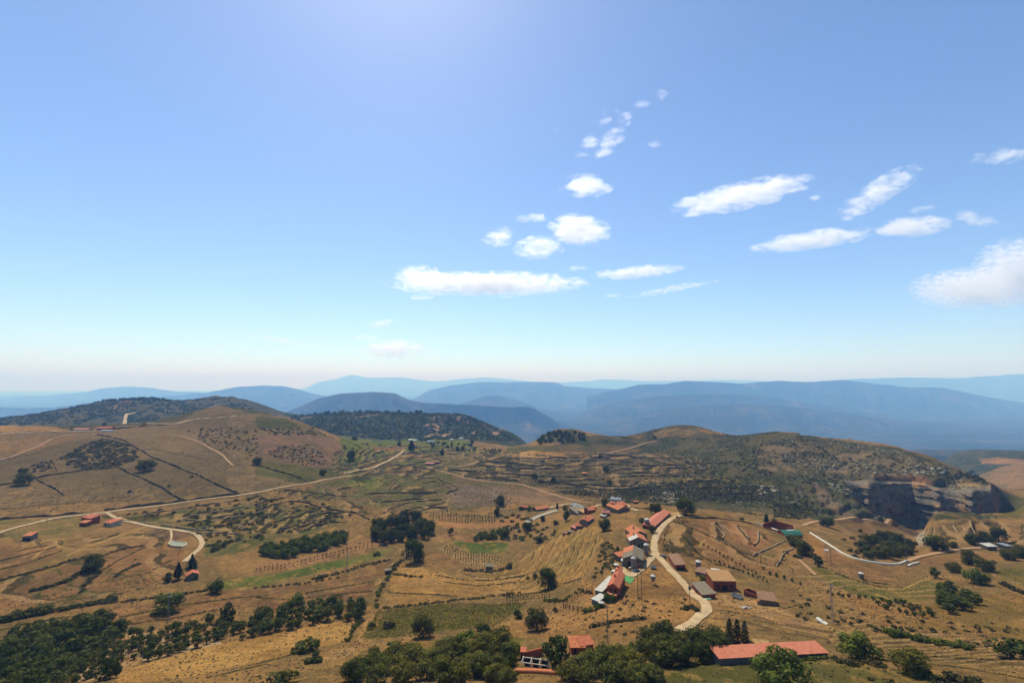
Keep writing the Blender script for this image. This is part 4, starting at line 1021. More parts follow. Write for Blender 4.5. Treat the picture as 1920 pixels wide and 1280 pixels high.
hedge(Z('F', (1000,450),(1190,470)), 7, 6, 9, 'scrub', 'low shrub on the stubble bank', 'stubble bank shrubs', 45)
hedge(Z('F', (1500,420),(1700,430),(1830,400)), 8, 7, 10, 'green', 'shrub at the foot of the pale vine plot', 'foot of the pale vine plot', 46)
hedge(Z('G', (610,830),(740,800),(870,780),(1010,765)), 6, 9, 14, 'scrub', 'low dark shrub on the bank under the farm', 'bank under the farm', 47)
hedge(Z('G', (560,720),(640,700),(700,680)), 6, 12, 16, 'green', 'garden shrub in front of the white roofs', 'garden shrubs of the white roofed house', 48)
hedge(Z('G', (280,640),(420,640),(520,560),(620,590)), 8, 8, 13, 'green', 'shrub around the wooden paddock', 'shrubs around the paddock', 49)
hedge(Z('G', (660,1000),(760,1010),(860,980),(960,970)), 7, 14, 20, 'green', 'bright shrub in the garden row behind the parasol', 'garden row behind the parasol', 50, 3)
hedge(Z('G', (1290,700),(1340,690),(1380,720)), 6, 11, 16, 'oak', 'dark shrub at the foot of the transformer pole', 'shrubs at the transformer pole', 51)
hedge(Z('H', (950,880),(1100,910),(1300,950),(1530,980)), 8, 16, 24, 'green', 'shrub in the row across the dry slope at lower right', 'shrub row at lower right', 52, 3)
hedge(Z('H', (1300,1215),(1400,1200),(1500,1225),(1620,1245)), 12, 22, 34, 'scrub', 'low shrub in the lower right corner thicket', 'lower right thicket', 53, 4, 0.7)
hedge(Z('H', (560,1070),(700,1100),(820,1080),(900,1110)), 9, 14, 22, 'scrub', 'low shrub in front of the large rounded tree', 'shrubs below the rounded tree', 54, 4, 0.7)
hedge(Z('H', (0,1090),(150,1080),(300,1070),(480,1060)), 7, 12, 18, 'green', 'shrub along the front wall of the long red roof', 'shrubs along the long roof', 55, 3, 0.8)
hedge(Z('H', (1760,520),(1850,560),(1920,590)), 7, 12, 16, 'scrub', 'shrub on the bank at the right edge', 'bank at the right edge', 56)
hedge(Z('H', (150,380),(190,330),(210,280)), 7, 7, 10, 'scrub', 'shrub on the stone terrace left of the barn oaks', 'shrubs on the stone terrace', 57)
hedge(Z('H', (800,820),(880,850),(920,870)), 8, 8, 12, 'green', 'green shrub above the shrub row at lower right', 'green shrubs at lower right', 58)
hedge(Z('F', (940,830),(1000,840)), 9, 16, 22, 'scrub', 'dark shrub in the middle of the vineyard', 'shrubs in the vineyard', 59)
for t, x, y, w, kd, hs, lab in [
 ('F', 835, 838, 19, 'oak', 0.95, 'round dark shrub at the left end of the vineyard'),
 ('F', 1640, 870, 32, 'oak', 0.85, 'broad dark shrub at the right end of the vineyard'),
 ('F', 970, 975, 26, 'green', 0.7, 'green shrub in front of the vineyard'),
 ('F', 300, 628, 25, 'green', 0.8, 'green shrub alone on the lower ploughed strip'),
 ('F', 350, 1000, 56, 'oak', 0.75, 'big dark shrub clump in the straw field'),
 ('F', 425, 1075, 40, 'oak', 0.7, 'dark shrub right of the clump in the straw field'),
 ('F', 215, 1230, 60, 'oak', 0.75, 'big dark shrub at the bottom edge'),
 ('F', 460, 480, 17, 'oak', 0.8, 'dark shrub on the upper ploughed strip'),
 ('F', 870, 310, 16, 'light', 0.7, 'light shrub by the grove'),
 ('F', 1500, 900, 40, 'green', 0.4, 'low green thicket in front of the vineyard'),
 ('F', 1880, 760, 26, 'oak', 0.9, 'dark shrub beside the vineyard near the big tree'),
 ('F', 120, 250, 20, 'oak', 0.7, 'dark shrub at the left end of the green orchard'),
 ('E', 780, 770, 24, 'oak', 0.9, 'dark shrub above the dense orchard'),
 ('E', 770, 1200, 38, 'dark', 1.3, 'tall dark shrub at the front of the orchard rows'),
 ('G', 150, 478, 9, 'scrub', 0.9, 'small olive shrub on the striped slope'),
 ('G', 208, 472, 11, 'dark', 1.2, 'small dark shrub above the dark round oak'),
 ('G', 290, 418, 11, 'light', 1.0, 'small light shrub above the dark round oak'),
 ('G', 740, 645, 22, 'green', 1.2, 'green garden tree-shrub before the red roofed farmhouse'),
 ('G', 345, 718, 12, 'oak', 1.2, 'dark shrub at the corner of the paddock'),
 ('G', 1415, 490, 17, 'green', 1.0, 'green shrub between the brick sheds'),
 ('G', 1575, 440, 11, 'oak', 0.8, 'dark shrub behind the tan roofed brick house'),
 ('G', 1760, 960, 12, 'green', 1.2, 'green shrub right of the cypresses'),
 ('G', 1550, 965, 20, 'dark', 1.1, 'dark shrub left of the cypresses'),
 ('H', 290, 325, 17, 'oak', 0.75, 'dark shrub below the barn oaks'),
 ('H', 400, 325, 15, 'green', 1.0, 'green shrub right of the barn oaks'),
 ('H', 890, 1110, 22, 'oak', 0.9, 'dark shrub between the two big foreground trees'),
 ('H', 960, 1225, 17, 'scrub', 0.8, 'small dark shrub at the bottom right'),
 ('H', 815, 1205, 12, 'oak', 0.8, 'tiny dark shrub at the bottom right'),
 ('H', 1700, 365, 10, 'oak', 0.9, 'small dark shrub left of the right edge field'),
 ('H', 740, 140, 9, 'oak', 1.1, 'small dark shrub on the gravel slope below the cliff'),
 ('A', 1380, 825, 8, 'oak', 0.8, 'small dark shrub on the wall of the hillside pasture'),
 ('A', 1525, 970, 9, 'oak', 0.9, 'small dark shrub at the roadside below the pasture'),
 ('A', 1215, 890, 8, 'green', 0.8, 'green shrub in the hillside pasture'),
 ('A', 935, 930, 8, 'oak', 0.9, 'lone dark shrub in the lower pasture'),
 ('A', 1690, 925, 9, 'oak', 0.7, 'dark shrub at the end of the long pasture wall'),
 ('A', 750, 450, 8, 'oak', 1.1, 'dark shrub behind the plateau farm'),
 ('A', 1040, 445, 8, 'oak', 0.9, 'dark shrub on the plateau wall'),
 ('A', 515, 480, 6, 'oak', 1.0, 'dark shrub at the left end of the plateau farm'),
 ('C', 1870, 1145, 10, 'oak', 1.4, 'dark upright shrub behind the brick courtyard'),
 ('C', 1690, 1130, 11, 'scrub', 0.8, 'olive shrub on the brow left of the courtyard'),
 ]:
    X_, Y_ = Z1(t, x, y); shrub(X_, Y_, w * 1.05, kd, hs, lab)
def thicket(poly, n, mind, wlo, whi, kd, label, group, seed):
    for x, y in scatter(poly, n, mind, seed): shrub(x, y, rng.uniform(wlo, whi), kd, 0.9, label, group)
thicket(Z('A', (430,690),(550,620),(700,550),(800,545),(920,585),(980,640),(1000,700),(860,745),(600,765),(480,735)), 290, 3.0, 4.0, 7.5, 'scrub', 'dark shrub in the dense scrub patch on the left hillside', 'dense scrub patch on the left hillside', 61)
thicket(Z('A', (220,740),(370,690),(380,780),(230,790)), 26, 3.5, 4, 7, 'scrub', 'dark shrub left of the dense hillside scrub patch', 'scrub left of the dense patch', 62)
thicket(Z('A', (1340,480),(1700,465),(1850,480),(1860,620),(1860,720),(1600,640),(1430,560)), 110, 3.5, 3, 5.5, 'scrub', 'small shrub on the knoll slope left of the path', 'shrubs on the left knoll slope', 63)
thicket(Z('B', (0,465),(440,470),(500,520),(100,520)), 60, 3.5, 3, 5.5, 'scrub', 'small shrub in the band along the knoll top', 'shrub band along the knoll top', 64)
thicket(Z('B', (80,640),(250,580),(480,600),(510,740),(350,740),(150,690)), 110, 3.5, 3, 5.5, 'scrub', 'small shrub on the bare flank of the knoll', 'shrubs on the knoll flank', 65)
thicket(Z('B', (560,620),(760,560),(1000,620),(720,760),(560,740)), 34, 6, 4, 7, 'oak', 'shrub on the green terraces below the mesa', 'shrubs on the green terraces', 66)
thicket(Z('B', (0,960),(420,1000),(700,1060),(680,1120),(300,1229),(0,1229)), 70, 6, 5, 9, 'green', 'shrub between the walls of the left terraces', 'shrubs between the left terrace walls', 67)
thicket(Z('A', (900,1090),(1300,1040),(1920,960),(1920,1229),(1350,1150)), 80, 6, 5, 10, 'green', 'shrub on the terraces below the pale road', 'shrubs on the terraces below the road', 68)
thicket(Z('E', (1330,40),(1920,0),(1920,190),(1500,260),(1380,120)), 60, 7, 6, 11, 'green', 'green shrub on the terraces right of the pond', 'shrubs right of the pond', 69)
thicket(Z('C', (0,690),(1300,680),(1300,900),(700,960),(0,860)), 70, 9, 3, 6, 'scrub', 'small shrub on the terraced slope behind the village', 'shrubs on the slope behind the village', 70)
thicket(Z('C', (1300,700),(1900,620),(1900,1000),(1200,980)), 120, 6, 3, 7, 'scrub', 'dark shrub on the rocky ridge slope', 'shrubs on the ridge slope', 71)
thicket(Z('D', (0,560),(700,590),(1300,760),(1600,880),(1000,830),(600,1000),(100,1080)), 150, 5, 3, 7, 'scrub', 'dark shrub among the rocks above the cliff', 'shrubs among the rocks', 72)
thicket(Z('D', (1480,800),(1560,790),(1660,870),(1600,880)), 16, 4, 8, 12, 'oak', 'dark shrub on the cliff end', 'shrubs on the cliff end', 73)
thicket(Z('H', (200,560),(700,700),(1300,800),(1900,800),(1900,1000),(1000,880),(300,780)), 60, 14, 6, 12, 'scrub', 'low shrub scattered on the dry slope at right', 'shrubs on the right dry slope', 74)
thicket(Z('G', (600,600),(1300,620),(1150,900),(400,930)), 40, 14, 5, 9, 'scrub', 'low tuft shrub on the dry slope below the farm', 'tufts below the farm', 75)
thicket(Z('G', (700,200),(830,260),(760,420),(620,480)), 30, 8, 6, 11, 'green', 'shrub on the bank left of the farm buildings', 'shrubs left of the farm', 76)
thicket([VT(0, 300), VT(250, 290), VT(420, 420), VT(760, 520), VT(560, 640), VT(0, 640)], 45, 8, 7, 12, 'green', 'garden shrub on the slope below the village lane', 'garden shrubs below the village', 77)
thicket(Z('H', (620,200),(900,150),(1150,200),(1140,300),(900,360),(680,330)), 40, 8, 8, 14, 'scrub', 'shrub filling the hollow below the cliff', 'shrubs in the hollow', 78)

# ---- vine rows and young vines
def vine_row(p0, p1, h, wd, label, group):
    a = at(*p0); b = at(*p1); L_ = (b - a).length; nq = int(L_ * 16)
    r = np.random.default_rng(rng.randrange(10**6))
    t = r.uniform(0, 1, nq); X_ = a.x + (b.x - a.x) * t + r.normal(0, wd * 0.4, nq); Y_ = a.y + (b.y - a.y) * t + r.normal(0, wd * 0.4, nq)
    Zg = hgt(X_, Y_) + r.uniform(0.1, 1, nq) * h * (0.75 + 0.4 * np.sin(t * L_ * 1.1)) + 0.15
    V, Fq = leaf_quads(np.c_[X_ - a.x, Y_ - a.y, Zg - a.z], np.c_[r.normal(0, 1, (nq, 2)), np.full(nq, 0.9)], 0.21, r)
    root = bpy.data.objects.new('vine_row', None); COL.objects.link(root); root.location = a
    link('foliage', faces_mesh('foliage', V, Fq), M_LEAF['vine'], root)
    xs_ = np.linspace(0, 1, int(L_ / 2.5) + 2)
    pth = [((b.x - a.x) * q, (b.y - a.y) * q, float(hgt(a.x + (b.x - a.x) * q, a.y + (b.y - a.y) * q)) - a.z + 0.9) for q in xs_]
    link('trellis_wire', join_tubes('trellis_wire', [tube(pth, [0.03] * len(pth), 4)]), M_BARK, root)
    tag(root, label, 'vines', group)
for i in range(11):
    f = i / 10.0
    l0 = (710 - 33 * f, 1145 + 52 * f); l1 = (986 - 60 * f, 1131 + 52 * f - 6 * f)
    vine_row(l0, l1, 1.05, 0.38, 'leafy green vine row of the vineyard beside the dark oak', 'vine rows of the green vineyard')
for poly, d_, ga, gr, lab, grp in [
 (Z('F', (1330,262),(1385,230),(1500,282),(1755,302),(1740,385),(1560,388),(1440,340)), (1, 0.32), 5.2, 4.2, 'young vine in the pale plot below the green orchard block', 'young vines of the pale plot'),
 (Z('B', (1250,1090),(1500,1090),(1760,1110),(1700,1160),(1450,1150),(1260,1130)), (1, 0.1), 5.5, 3.6, 'young vine in the plot behind the oak grove', 'young vines behind the grove'),
 (Z('F', (0,400),(400,330),(700,240),(800,190),(880,230),(600,320),(200,410),(0,440)), (1, -0.25), 8, 5, 'young vine in the earthy strip below the green orchard', 'young vines below the green orchard'),
 (Z('G', (0,590),(300,560),(330,620),(0,660)), (1, -0.1), 5, 4.5, 'young vine in the small plot left of the paddock', 'young vines left of the paddock')]:
    for x, y in rows(poly, d_, ga, gr, 0.8, 80): shrub(x, y, rng.uniform(2.6, 3.8), 'dark', 1.2, lab, grp, name='vine')

# ------------------------------------------------------------------ stuff: cover nobody could count
for i_, (ln_, gap_) in enumerate(BANKS):
    for x_, y_ in along(ln_, gap_, 0.9, 500 + i_): shrub(x_, y_, rng.uniform(1.6, 4.2), 'scrub', 0.8, 'small weed bush on a field bank', 'weeds on the field banks')
SP, SS = plant_shrubs()
def cover_mesh(name, pts_, sizes, nq, mat, squash=0.7, lsize=0.45, seed=0, up=0.35):
    r = np.random.default_rng(seed); n_ = len(pts_)
    c = np.repeat(pts_, nq, 0); s = np.repeat(sizes, nq)
    d = r.normal(0, 1, (n_ * nq, 3)); d[:, 2] = np.abs(d[:, 2]); d /= np.linalg.norm(d, axis=1)[:, None]
    P = c + d * (s * r.uniform(0.3, 0.6, n_ * nq))[:, None] * np.array([1, 1, squash])
    n3 = d.copy(); n3[:, 2] += up
    V, Fq = leaf_quads(P, n3, s * lsize, r)
    return tag(link(name, faces_mesh(name, V, Fq), mat), kind='stuff')
def sheet_points(poly, n_, seed, ymin=85, ymax=2600, keep=None):
    """random points of the sheet that lie inside a photo polygon"""
    r = np.random.default_rng(seed)
    m = inpoly(poly, PX, PY) & visible & (YY > ymin) & (YY < ymax) & (ROADM < 0.05)
    area = np.gradient(YS)[:, None] * np.gradient(US)[None, :] * YY
    if keep is not None: m = m & keep
    w = (m * np.minimum(area, area[m].mean() * 6 if m.any() else 1)).ravel(); w /= w.sum()
    i = r.choice(w.size, n_, p=w)
    y = YY.ravel()[i] * (1 + r.normal(0, 0.002, n_)); x = XX.ravel()[i] + r.normal(0, 0.7, n_)
    return np.c_[x, y, hgt(x, y)]
cover_mesh('small_shrubs', SP, SS, 46, M_LEAF['scrub'], 0.75, 0.13, 90)['label'] = 'countless small shrubs dotted over the slopes'
p_ = sheet_points(Z('B', (200,400),(560,350),(1000,360),(1500,370),(1640,430),(1920,560),(1640,560),(1000,560),(600,520)), 3000, 91, 1350, 2300, n_mid > 0.40)
cover_mesh('mesa_wood', p_, nrg.uniform(5, 10, len(p_)), 9, M_LEAF['oak'], 0.8, 0.4, 91)['label'] = 'dark woodland covering the far mesa'
p_ = sheet_points(Z('A', (-60,400),(300,330),(700,280),(1000,255),(1300,270),(1650,250),(1850,350),(1300,430),(880,440),(0,450)), 2200, 92, 1350, 2600, n_mid > 0.47)
cover_mesh('hill_wood', p_, nrg.uniform(4, 9, len(p_)), 8, M_LEAF['oak'], 0.8, 0.4, 92)['label'] = 'dark scrub woodland on the left back hill'
p_ = sheet_points(Z('C', (600,560),(1050,480),(1300,450),(1900,500)) + Z('D', (600,570),(1200,690),(1650,880),(1000,830),(300,1080)) + Z('C', (1200,980),(900,900),(1300,700)), 7000, 93, 430, 1200, n_mid > 0.42)
cover_mesh('ridge_heath', p_, nrg.uniform(0.9, 2.2, len(p_)), 5, M_LEAF['scrub'], 0.5, 0.45, 93)['label'] = 'low heath covering the rocky ridge'
p_ = sheet_points([(960, 1000), (1250, 1040), (1930, 1060), (1930, 1290), (-10, 1290), (-10, 1050), (400, 1100)], 26000, 94, 86, 420, n_mid > 0.44)
cover_mesh('dry_grass', p_, nrg.uniform(0.25, 0.6, len(p_)), 3, M_LEAF['dry'], 0.4, 0.4, 94)['label'] = 'dry straw coloured grass of the near slopes'
p_ = sheet_points([(960, 1000), (1250, 1040), (1930, 1060), (1930, 1290), (-10, 1290), (-10, 1050), (400, 1100)], 6000, 95, 86, 420, n_mid < 0.47)
cover_mesh('green_herbs', p_, nrg.uniform(0.3, 0.8, len(p_)), 4, M_LEAF['sage'], 0.45, 0.42, 95)['label'] = 'low olive herbs of the near slopes'
p_ = sheet_points(Z('A', (-10,460),(1250,440),(1900,380),(1900,900),(0,1130)), 7000, 96, 400, 1200)
cover_mesh('pasture_tussocks', p_, nrg.uniform(0.5, 1.3, len(p_)), 4, M_LEAF['sage'], 0.5, 0.5, 96)['label'] = 'tussocks on the left hillside pasture'
p_ = sheet_points(Z('B', (520,640),(1900,640),(1900,1100),(700,1130),(0,1229),(0,960)) , 6000, 97, 300, 1200)
cover_mesh('terrace_herbs', p_, nrg.uniform(0.5, 1.5, len(p_)), 4, M_LEAF['scrub'], 0.6, 0.45, 97)['label'] = 'weeds and herbs on the valley terraces'
p_ = sheet_points(Z('C', (0,680),(1300,680),(1500,900),(600,1000),(0,860)), 5000, 98, 300, 1200)
cover_mesh('slope_herbs', p_, nrg.uniform(0.6, 1.6, len(p_)), 4, M_LEAF['scrub'], 0.6, 0.45, 98)['label'] = 'weeds and herbs on the slope behind the village'
p_ = sheet_points(Z('C', (300,930),(900,900),(1500,850),(1920,900),(1920,1100),(1500,1065),(1200,1020),(700,1000)) + Z('D', (100,1000),(500,1060),(300,1130)), 4500, 99, 425, 700)
cover_mesh('ravine_scrub', p_, nrg.uniform(0.8, 2.4, len(p_)), 6, M_LEAF['scrub'], 0.6, 0.4, 99)['label'] = 'scrub on the slope just behind the village brow'
# ------------------------------------------------------------------ dry stone walls
M_STONE = surf_mat('dry_stone', S(90,74,52), S(134,110,78), 1.1, 0.95, 0.8)
M_PALE = surf_mat('pale_stone', S(150,122,92), S(190,162,128), 0.9, 0.95, 0.6)
M_WHITE = surf_mat('white_concrete', S(214,206,194), S(236,230,220), 0.5, 0.8, 0.2)
def wall(px_line, h, wd, label, group=None, mat=None, name='dry_stone_wall', flat=False, cat='wall', lift=0.0):
    L = drape_line(px_line, 1.2 if not flat else 2.5)
    d = np.gradient(L, axis=0); d /= np.maximum(np.hypot(d[:, 0], d[:, 1]), 1e-6)[:, None]
    nrm = np.stack([-d[:, 1], d[:, 0]], 1); n_ = len(L); sd = rng.randrange(999)
    j = np.arange(n_)
    hv = h * (np.ones(n_) if flat else np.clip(0.35 + 1.9 * (fbm(j / 5.0, np.zeros(n_), 3, sd) - 0.22), 0.12, 1.35))
    jit = 0 if flat else (nrg.uniform(-0.12, 0.12, n_) * wd)
    g = hgt(L[:, 0], L[:, 1]) + lift
    rows_ = []
    for o_, hh in ((-0.62, -0.6), (-0.5, 0.6), (-0.38, 1.0), (0.38, 1.0), (0.5, 0.6), (0.62, -0.6)):
        xy = L + nrm * (o_ * wd + jit)[:, None] if not flat else L + nrm * (o_ * wd)
        zz = g + (hv * hh if hh > 0 else -0.7)
        rows_.append(np.c_[xy, zz])
    P = np.stack(rows_); c0 = P[:, 0].mean(0)
    org = np.array([L[0, 0], L[0, 1], g[0]])
    o = link(name, mesh_grid(name, P - org, smooth=False), mat or M_STONE); o.location = org
    return tag(o, label, cat, group)
for i_, (ln, h, w_, lab) in enumerate([
 (Z('A', (700,520),(830,545),(960,600),(1100,680),(1250,740),(1400,800),(1550,870),(1720,945)), 1.7, 1.0, 'long dark stone wall running down the left hillside to the road'),
 (Z('A', (240,835),(500,790),(700,765),(850,750)), 1.6, 1.0, 'stone wall under the dense scrub patch'),
 (Z('A', (850,750),(1000,820),(1150,890),(1340,1000)), 1.7, 1.0, 'stone wall slanting down from the scrub patch to the road'),
 (Z('A', (270,840),(380,900),(460,955)), 1.6, 1.0, 'short stone wall slanting into the lower pasture'),
 (Z('A', (-20,882),(130,865)), 1.5, 1.0, 'stone wall at the left edge beside the dark tree'),
 (Z('A', (375,700),(410,775)), 1.3, 0.9, 'short stone wall left of the scrub patch'),
 (Z('A', (-20,1132),(200,1112),(400,1102),(600,1080)), 1.8, 1.1, 'dark roadside wall above the two red huts'),
 (Z('A', (750,1062),(1000,1030),(1340,993)), 1.7, 1.1, 'dark roadside wall right of the road fork'),
 (Z('A', (1340,993),(1500,972),(1720,948)), 1.6, 1.1, 'roadside wall under the hillside pasture'),
 (Z('B', (0,730),(150,780),(360,850)), 1.7, 1.0, 'dark wall slanting from the path end to the pale road'),
 (Z('A', (830,478),(1000,460),(1210,448)), 2.2, 1.5, 'dark wall along the plateau behind the farm'),
 (Z('C', (1830,580),(1800,660),(1760,730),(1700,780)), 2.2, 1.6, 'grey wall climbing straight up the rocky ridge'),
 (Z('B', (1300,830),(1450,900),(1380,940)), 1.8, 1.2, 'pointed wall corner on the gravel slope'),
 (Z('C', (870,1045),(1060,1058)), 1.4, 0.9, 'wall between the village and the long barn'),
 (Z('G', (1220,40),(1400,45),(1600,55),(1780,90),(1930,150)), 1.1, 0.9, 'low field wall on the brow behind the brown field'),
 ]):
    wall(ln, h, w_, lab)
TW = [
 ('low stone terrace wall on the block of terraces left of the green orchard', 'terrace walls left of the green orchard', 1.6, [
  Z('B', (0,1020),(100,990),(200,975)), Z('B', (0,1140),(130,1090),(300,1040),(330,1015)), Z('B', (180,1200),(330,1150),(480,1090),(650,1075)),
  Z('B', (300,1190),(450,1130),(620,1100)), Z('B', (350,1208),(500,1160),(650,1150)), Z('B', (130,1150),(250,1110),(460,1050)), Z('B', (100,1030),(250,1000),(420,1025),(700,1080),(820,1130))]),
 ('low stone terrace wall below the pale road at left', 'terrace walls below the pale road', 1.5, [
  Z('A', (1010,1110),(1100,1080),(1250,1060),(1500,1020),(1750,990)), Z('A', (1320,1130),(1400,1100),(1650,1060),(1920,1010)), Z('A', (1480,1150),(1700,1110),(1920,1060)),
  Z('A', (1700,1200),(1800,1140),(1920,1100)), Z('A', (860,1130),(1000,1150),(1300,1190),(1500,1205)), Z('E', (1330,60),(1500,50),(1750,10)), Z('E', (1350,150),(1550,150),(1710,160))]),
 ('curved terrace wall around the small fields in the middle of the valley', 'terrace walls of the middle valley', 1.7, [
  Z('B', (920,1085),(1000,1040),(1150,1000),(1340,985)), Z('B', (1000,1100),(1100,1060),(1230,1030),(1360,1005)), Z('B', (1100,1092),(1250,1050),(1380,1040)), Z('B', (900,1005),(1050,992),(1200,980)),
  Z('B', (200,920),(350,930),(500,945),(650,965)), Z('B', (350,975),(425,940)), Z('B', (430,980),(505,945)), Z('B', (500,990),(570,960)), Z('B', (780,948),(950,938),(1100,938),(1310,935)),
  Z('B', (1000,850),(960,910),(900,950)), Z('B', (1060,870),(1030,920),(980,945)), Z('B', (1200,870),(1300,858),(1400,905))]),
 ('terrace wall beside the pale road below the hamlet', 'terrace walls below the hamlet', 1.9, [
  Z('B', (800,800),(870,772),(950,745),(1100,740),(1200,760),(1330,772)), Z('B', (830,812),(1000,790),(1180,785)), Z('B', (1050,655),(1250,660),(1480,655)), Z('B', (1030,688),(1200,680),(1300,690)),
  Z('B', (1100,712),(1220,714)), Z('B', (1130,612),(1300,602),(1500,622),(1600,602)), Z('B', (1140,850),(1200,832),(1300,830)), Z('B', (600,740),(750,720),(870,690)), Z('B', (580,770),(700,760),(820,735)), Z('B', (1130,640),(1300,640),(1420,632)), Z('B', (860,612),(1000,605),(1080,600)), Z('B', (720,540),(820,548),(900,560))]),
 ('long terrace wall across the slope behind the village', 'terrace walls behind the village', 2.0, [
  Z('B', (1620,710),(1750,720),(1920,735)), Z('B', (1600,740),(1800,750),(1920,765)), Z('B', (1400,770),(1600,785),(1800,800),(1920,815)), Z('B', (1500,820),(1700,832),(1920,850)),
  Z('C', (0,692),(300,690),(600,680),(900,660)), Z('C', (0,735),(200,742),(420,735)), Z('C', (0,770),(300,765),(600,745),(800,730)), Z('C', (0,802),(200,815),(500,825)),
  Z('C', (700,690),(900,720),(1100,740)), Z('C', (780,780),(900,765),(1050,760)), Z('C', (800,800),(950,795),(1100,795)), Z('C', (830,822),(1000,815),(1250,815)),
  Z('C', (300,870),(600,880),(850,890),(950,850)), Z('C', (200,850),(450,852),(700,840)), Z('C', (640,660),(860,672),(1100,690),(1300,690)), Z('C', (1350,728),(1500,725),(1600,720)),
  Z('C', (500,900),(700,915),(1000,900),(1200,880)), Z('C', (420,720),(600,710),(760,700)), Z('C', (900,745),(1050,745),(1250,740)), Z('C', (1150,770),(1300,760),(1450,770)), Z('C', (1300,860),(1500,845),(1650,850)), Z('C', (1250,905),(1450,900),(1700,905)), Z('C', (1350,950),(1550,950),(1800,945))]),
 ('pale earth bank wall on the terraces right of the cliff hollow', 'pale terrace walls at right', 0.7, [
  Z('H', (1530,62),(1545,110),(1572,155)), Z('H', (1410,95),(1440,145)), Z('H', (1480,100),(1500,140)), Z('H', (1760,110),(1790,170),(1830,215))]),
 ]
for lab, grp, h, lines in TW:
    for ln in lines: wall(ln, h * (1.0 if 'behind' in lab or 'hamlet' in lab else 0.75), 0.9, lab, grp, M_PALE if 'pale' in lab else None, 'terrace_wall')
ZS = lambda x0, y0, s: (lambda *p: [(x0 + a / s, y0 + b / s) for a, b in p])
z6 = ZS(1400, 960, 6.0); z1 = ZS(1060, 920, 6.857); z2 = ZS(1060, 1040, 6.857); z3 = ZS(1230, 1030, 8.0); z4 = ZS(960, 1160, 5.05); z5 = ZS(1320, 1160, 6.0); z7 = ZS(940, 920, 6.857); z8 = ZS(1640, 960, 6.857); zl = ZS(0, 930, 8.0); zm = ZS(280, 1030, 12.0); zn = ZS(100, 730, 7.385); zo = ZS(720, 780, 7.385)
for ln, lab in [(z6((70,500),(250,410),(430,325)), 'long pale terrace wall left of the barn oaks'), (z6((335,615),(430,460),(530,410)), 'bent pale terrace wall just left of the barn oaks'),
 (z6((80,378),(128,330),(133,212)), 'short hooked pale wall in the upper brown field'), (z6((-10,255),(30,300)), 'tiny pale wall stub in the upper brown field'),
 (Z('G', (1510,60),(1570,115),(1640,160)), 'pale wall slanting down the brown field'), (Z('G', (1680,110),(1745,190)), 'second pale wall slanting down the brown field'), (Z('G', (1490,100),(1560,150),(1555,195)), 'curved little wall in the brown field')]:
    wall(ln, 1.1, 0.8, lab, None, M_PALE, 'terrace_wall')
wall(Z('H', (380,150),(430,180),(540,250),(640,310),(760,350),(900,372),(1015,377),(1080,352)), 0.9, 1.1, 'long white concrete kerb curving round the brown field', None, M_WHITE, 'white_kerb', True)
wall(Z('H', (1085,393),(1110,378),(1165,366)), 0.8, 1.0, 'short white concrete kerb below the field pole', None, M_WHITE, 'white_kerb', True)
wall(z6((110,130),(200,155),(290,190),(430,262)), 1.2, 0.8, 'white edged wall in front of the red brick courtyard', None, M_WHITE, 'white_wall', True)
wall(z4((85,395),(150,380),(290,345)), 2.6, 0.7, 'terracotta garden wall beside the bushy dark tree', None, surf_mat('terracotta_render', S(176,84,52), S(200,104,66), 2.0), 'garden_wall', True)
wall(z4((30,505),(200,508),(440,525)), 1.0, 1.4, 'low wall capped with orange tiles in front of the white pergola', None, surf_mat('orange_tile_cap', S(200,110,74), S(222,140,98), 3.0), 'tiled_wall', True)

# ------------------------------------------------------------------ buildings
def roof_mat(name, a, b):
    m, nt, nd, lk = new_mat(name); bs = principled(nt, 0.85, 0.15)
    tc = nd.new('ShaderNodeTexCoord')
    n1 = noise(nt, 0.9, 6, 0.7, tc.outputs['Object'])
    wv = nd.new('ShaderNodeTexWave'); wv.wave_type = 'BANDS'; wv.bands_direction = 'X'; wv.inputs['Scale'].default_value = 1.2; wv.inputs['Distortion'].default_value = 0.3
    lk.new(tc.outputs['Object'], wv.inputs['Vector'])
    c = ramp(nt, n1, [(0.26, tuple(np.array(a) * 0.5)), (0.42, tuple(a)), (0.62, tuple(b)), (0.8, tuple(np.array(b) * 0.75))])
    w = ramp(nt, wv.outputs['Fac'], [(0.0, (0.78, 0.78, 0.78)), (0.5, (1.08, 1.08, 1.08))])
    lk.new(mixc(nt, 1.0, c, w, 'MULTIPLY'), bs.inputs['Base Color'])
    bump(nt, wv.outputs['Fac'], bs, 0.5, 0.08)
    return m
RM = {'red': roof_mat('red_tile_roof', S(200,108,76), S(216,130,96)), 'salmon': roof_mat('salmon_sheet_roof', S(212,124,96), S(224,144,116)), 'orange': roof_mat('orange_tile_roof', S(206,118,76), S(224,142,98)),
 'tan': roof_mat('tan_tile_roof', S(190,142,96), S(206,160,112)), 'grey': roof_mat('fibre_cement_roof', S(130,118,98), S(152,138,116)), 'white': roof_mat('white_sheet_roof', S(206,202,194), S(232,228,222)),
 'pink': roof_mat('pink_sheet_roof', S(206,128,118), S(222,148,138)), 'green': roof_mat('green_sheet_roof', S(56,124,104), S(84,150,128)), 'blue': roof_mat('slate_blue_roof', S(140,146,160), S(164,168,178)), 'brown': roof_mat('brown_sheet_roof', S(150,112,86), S(170,130,102))}
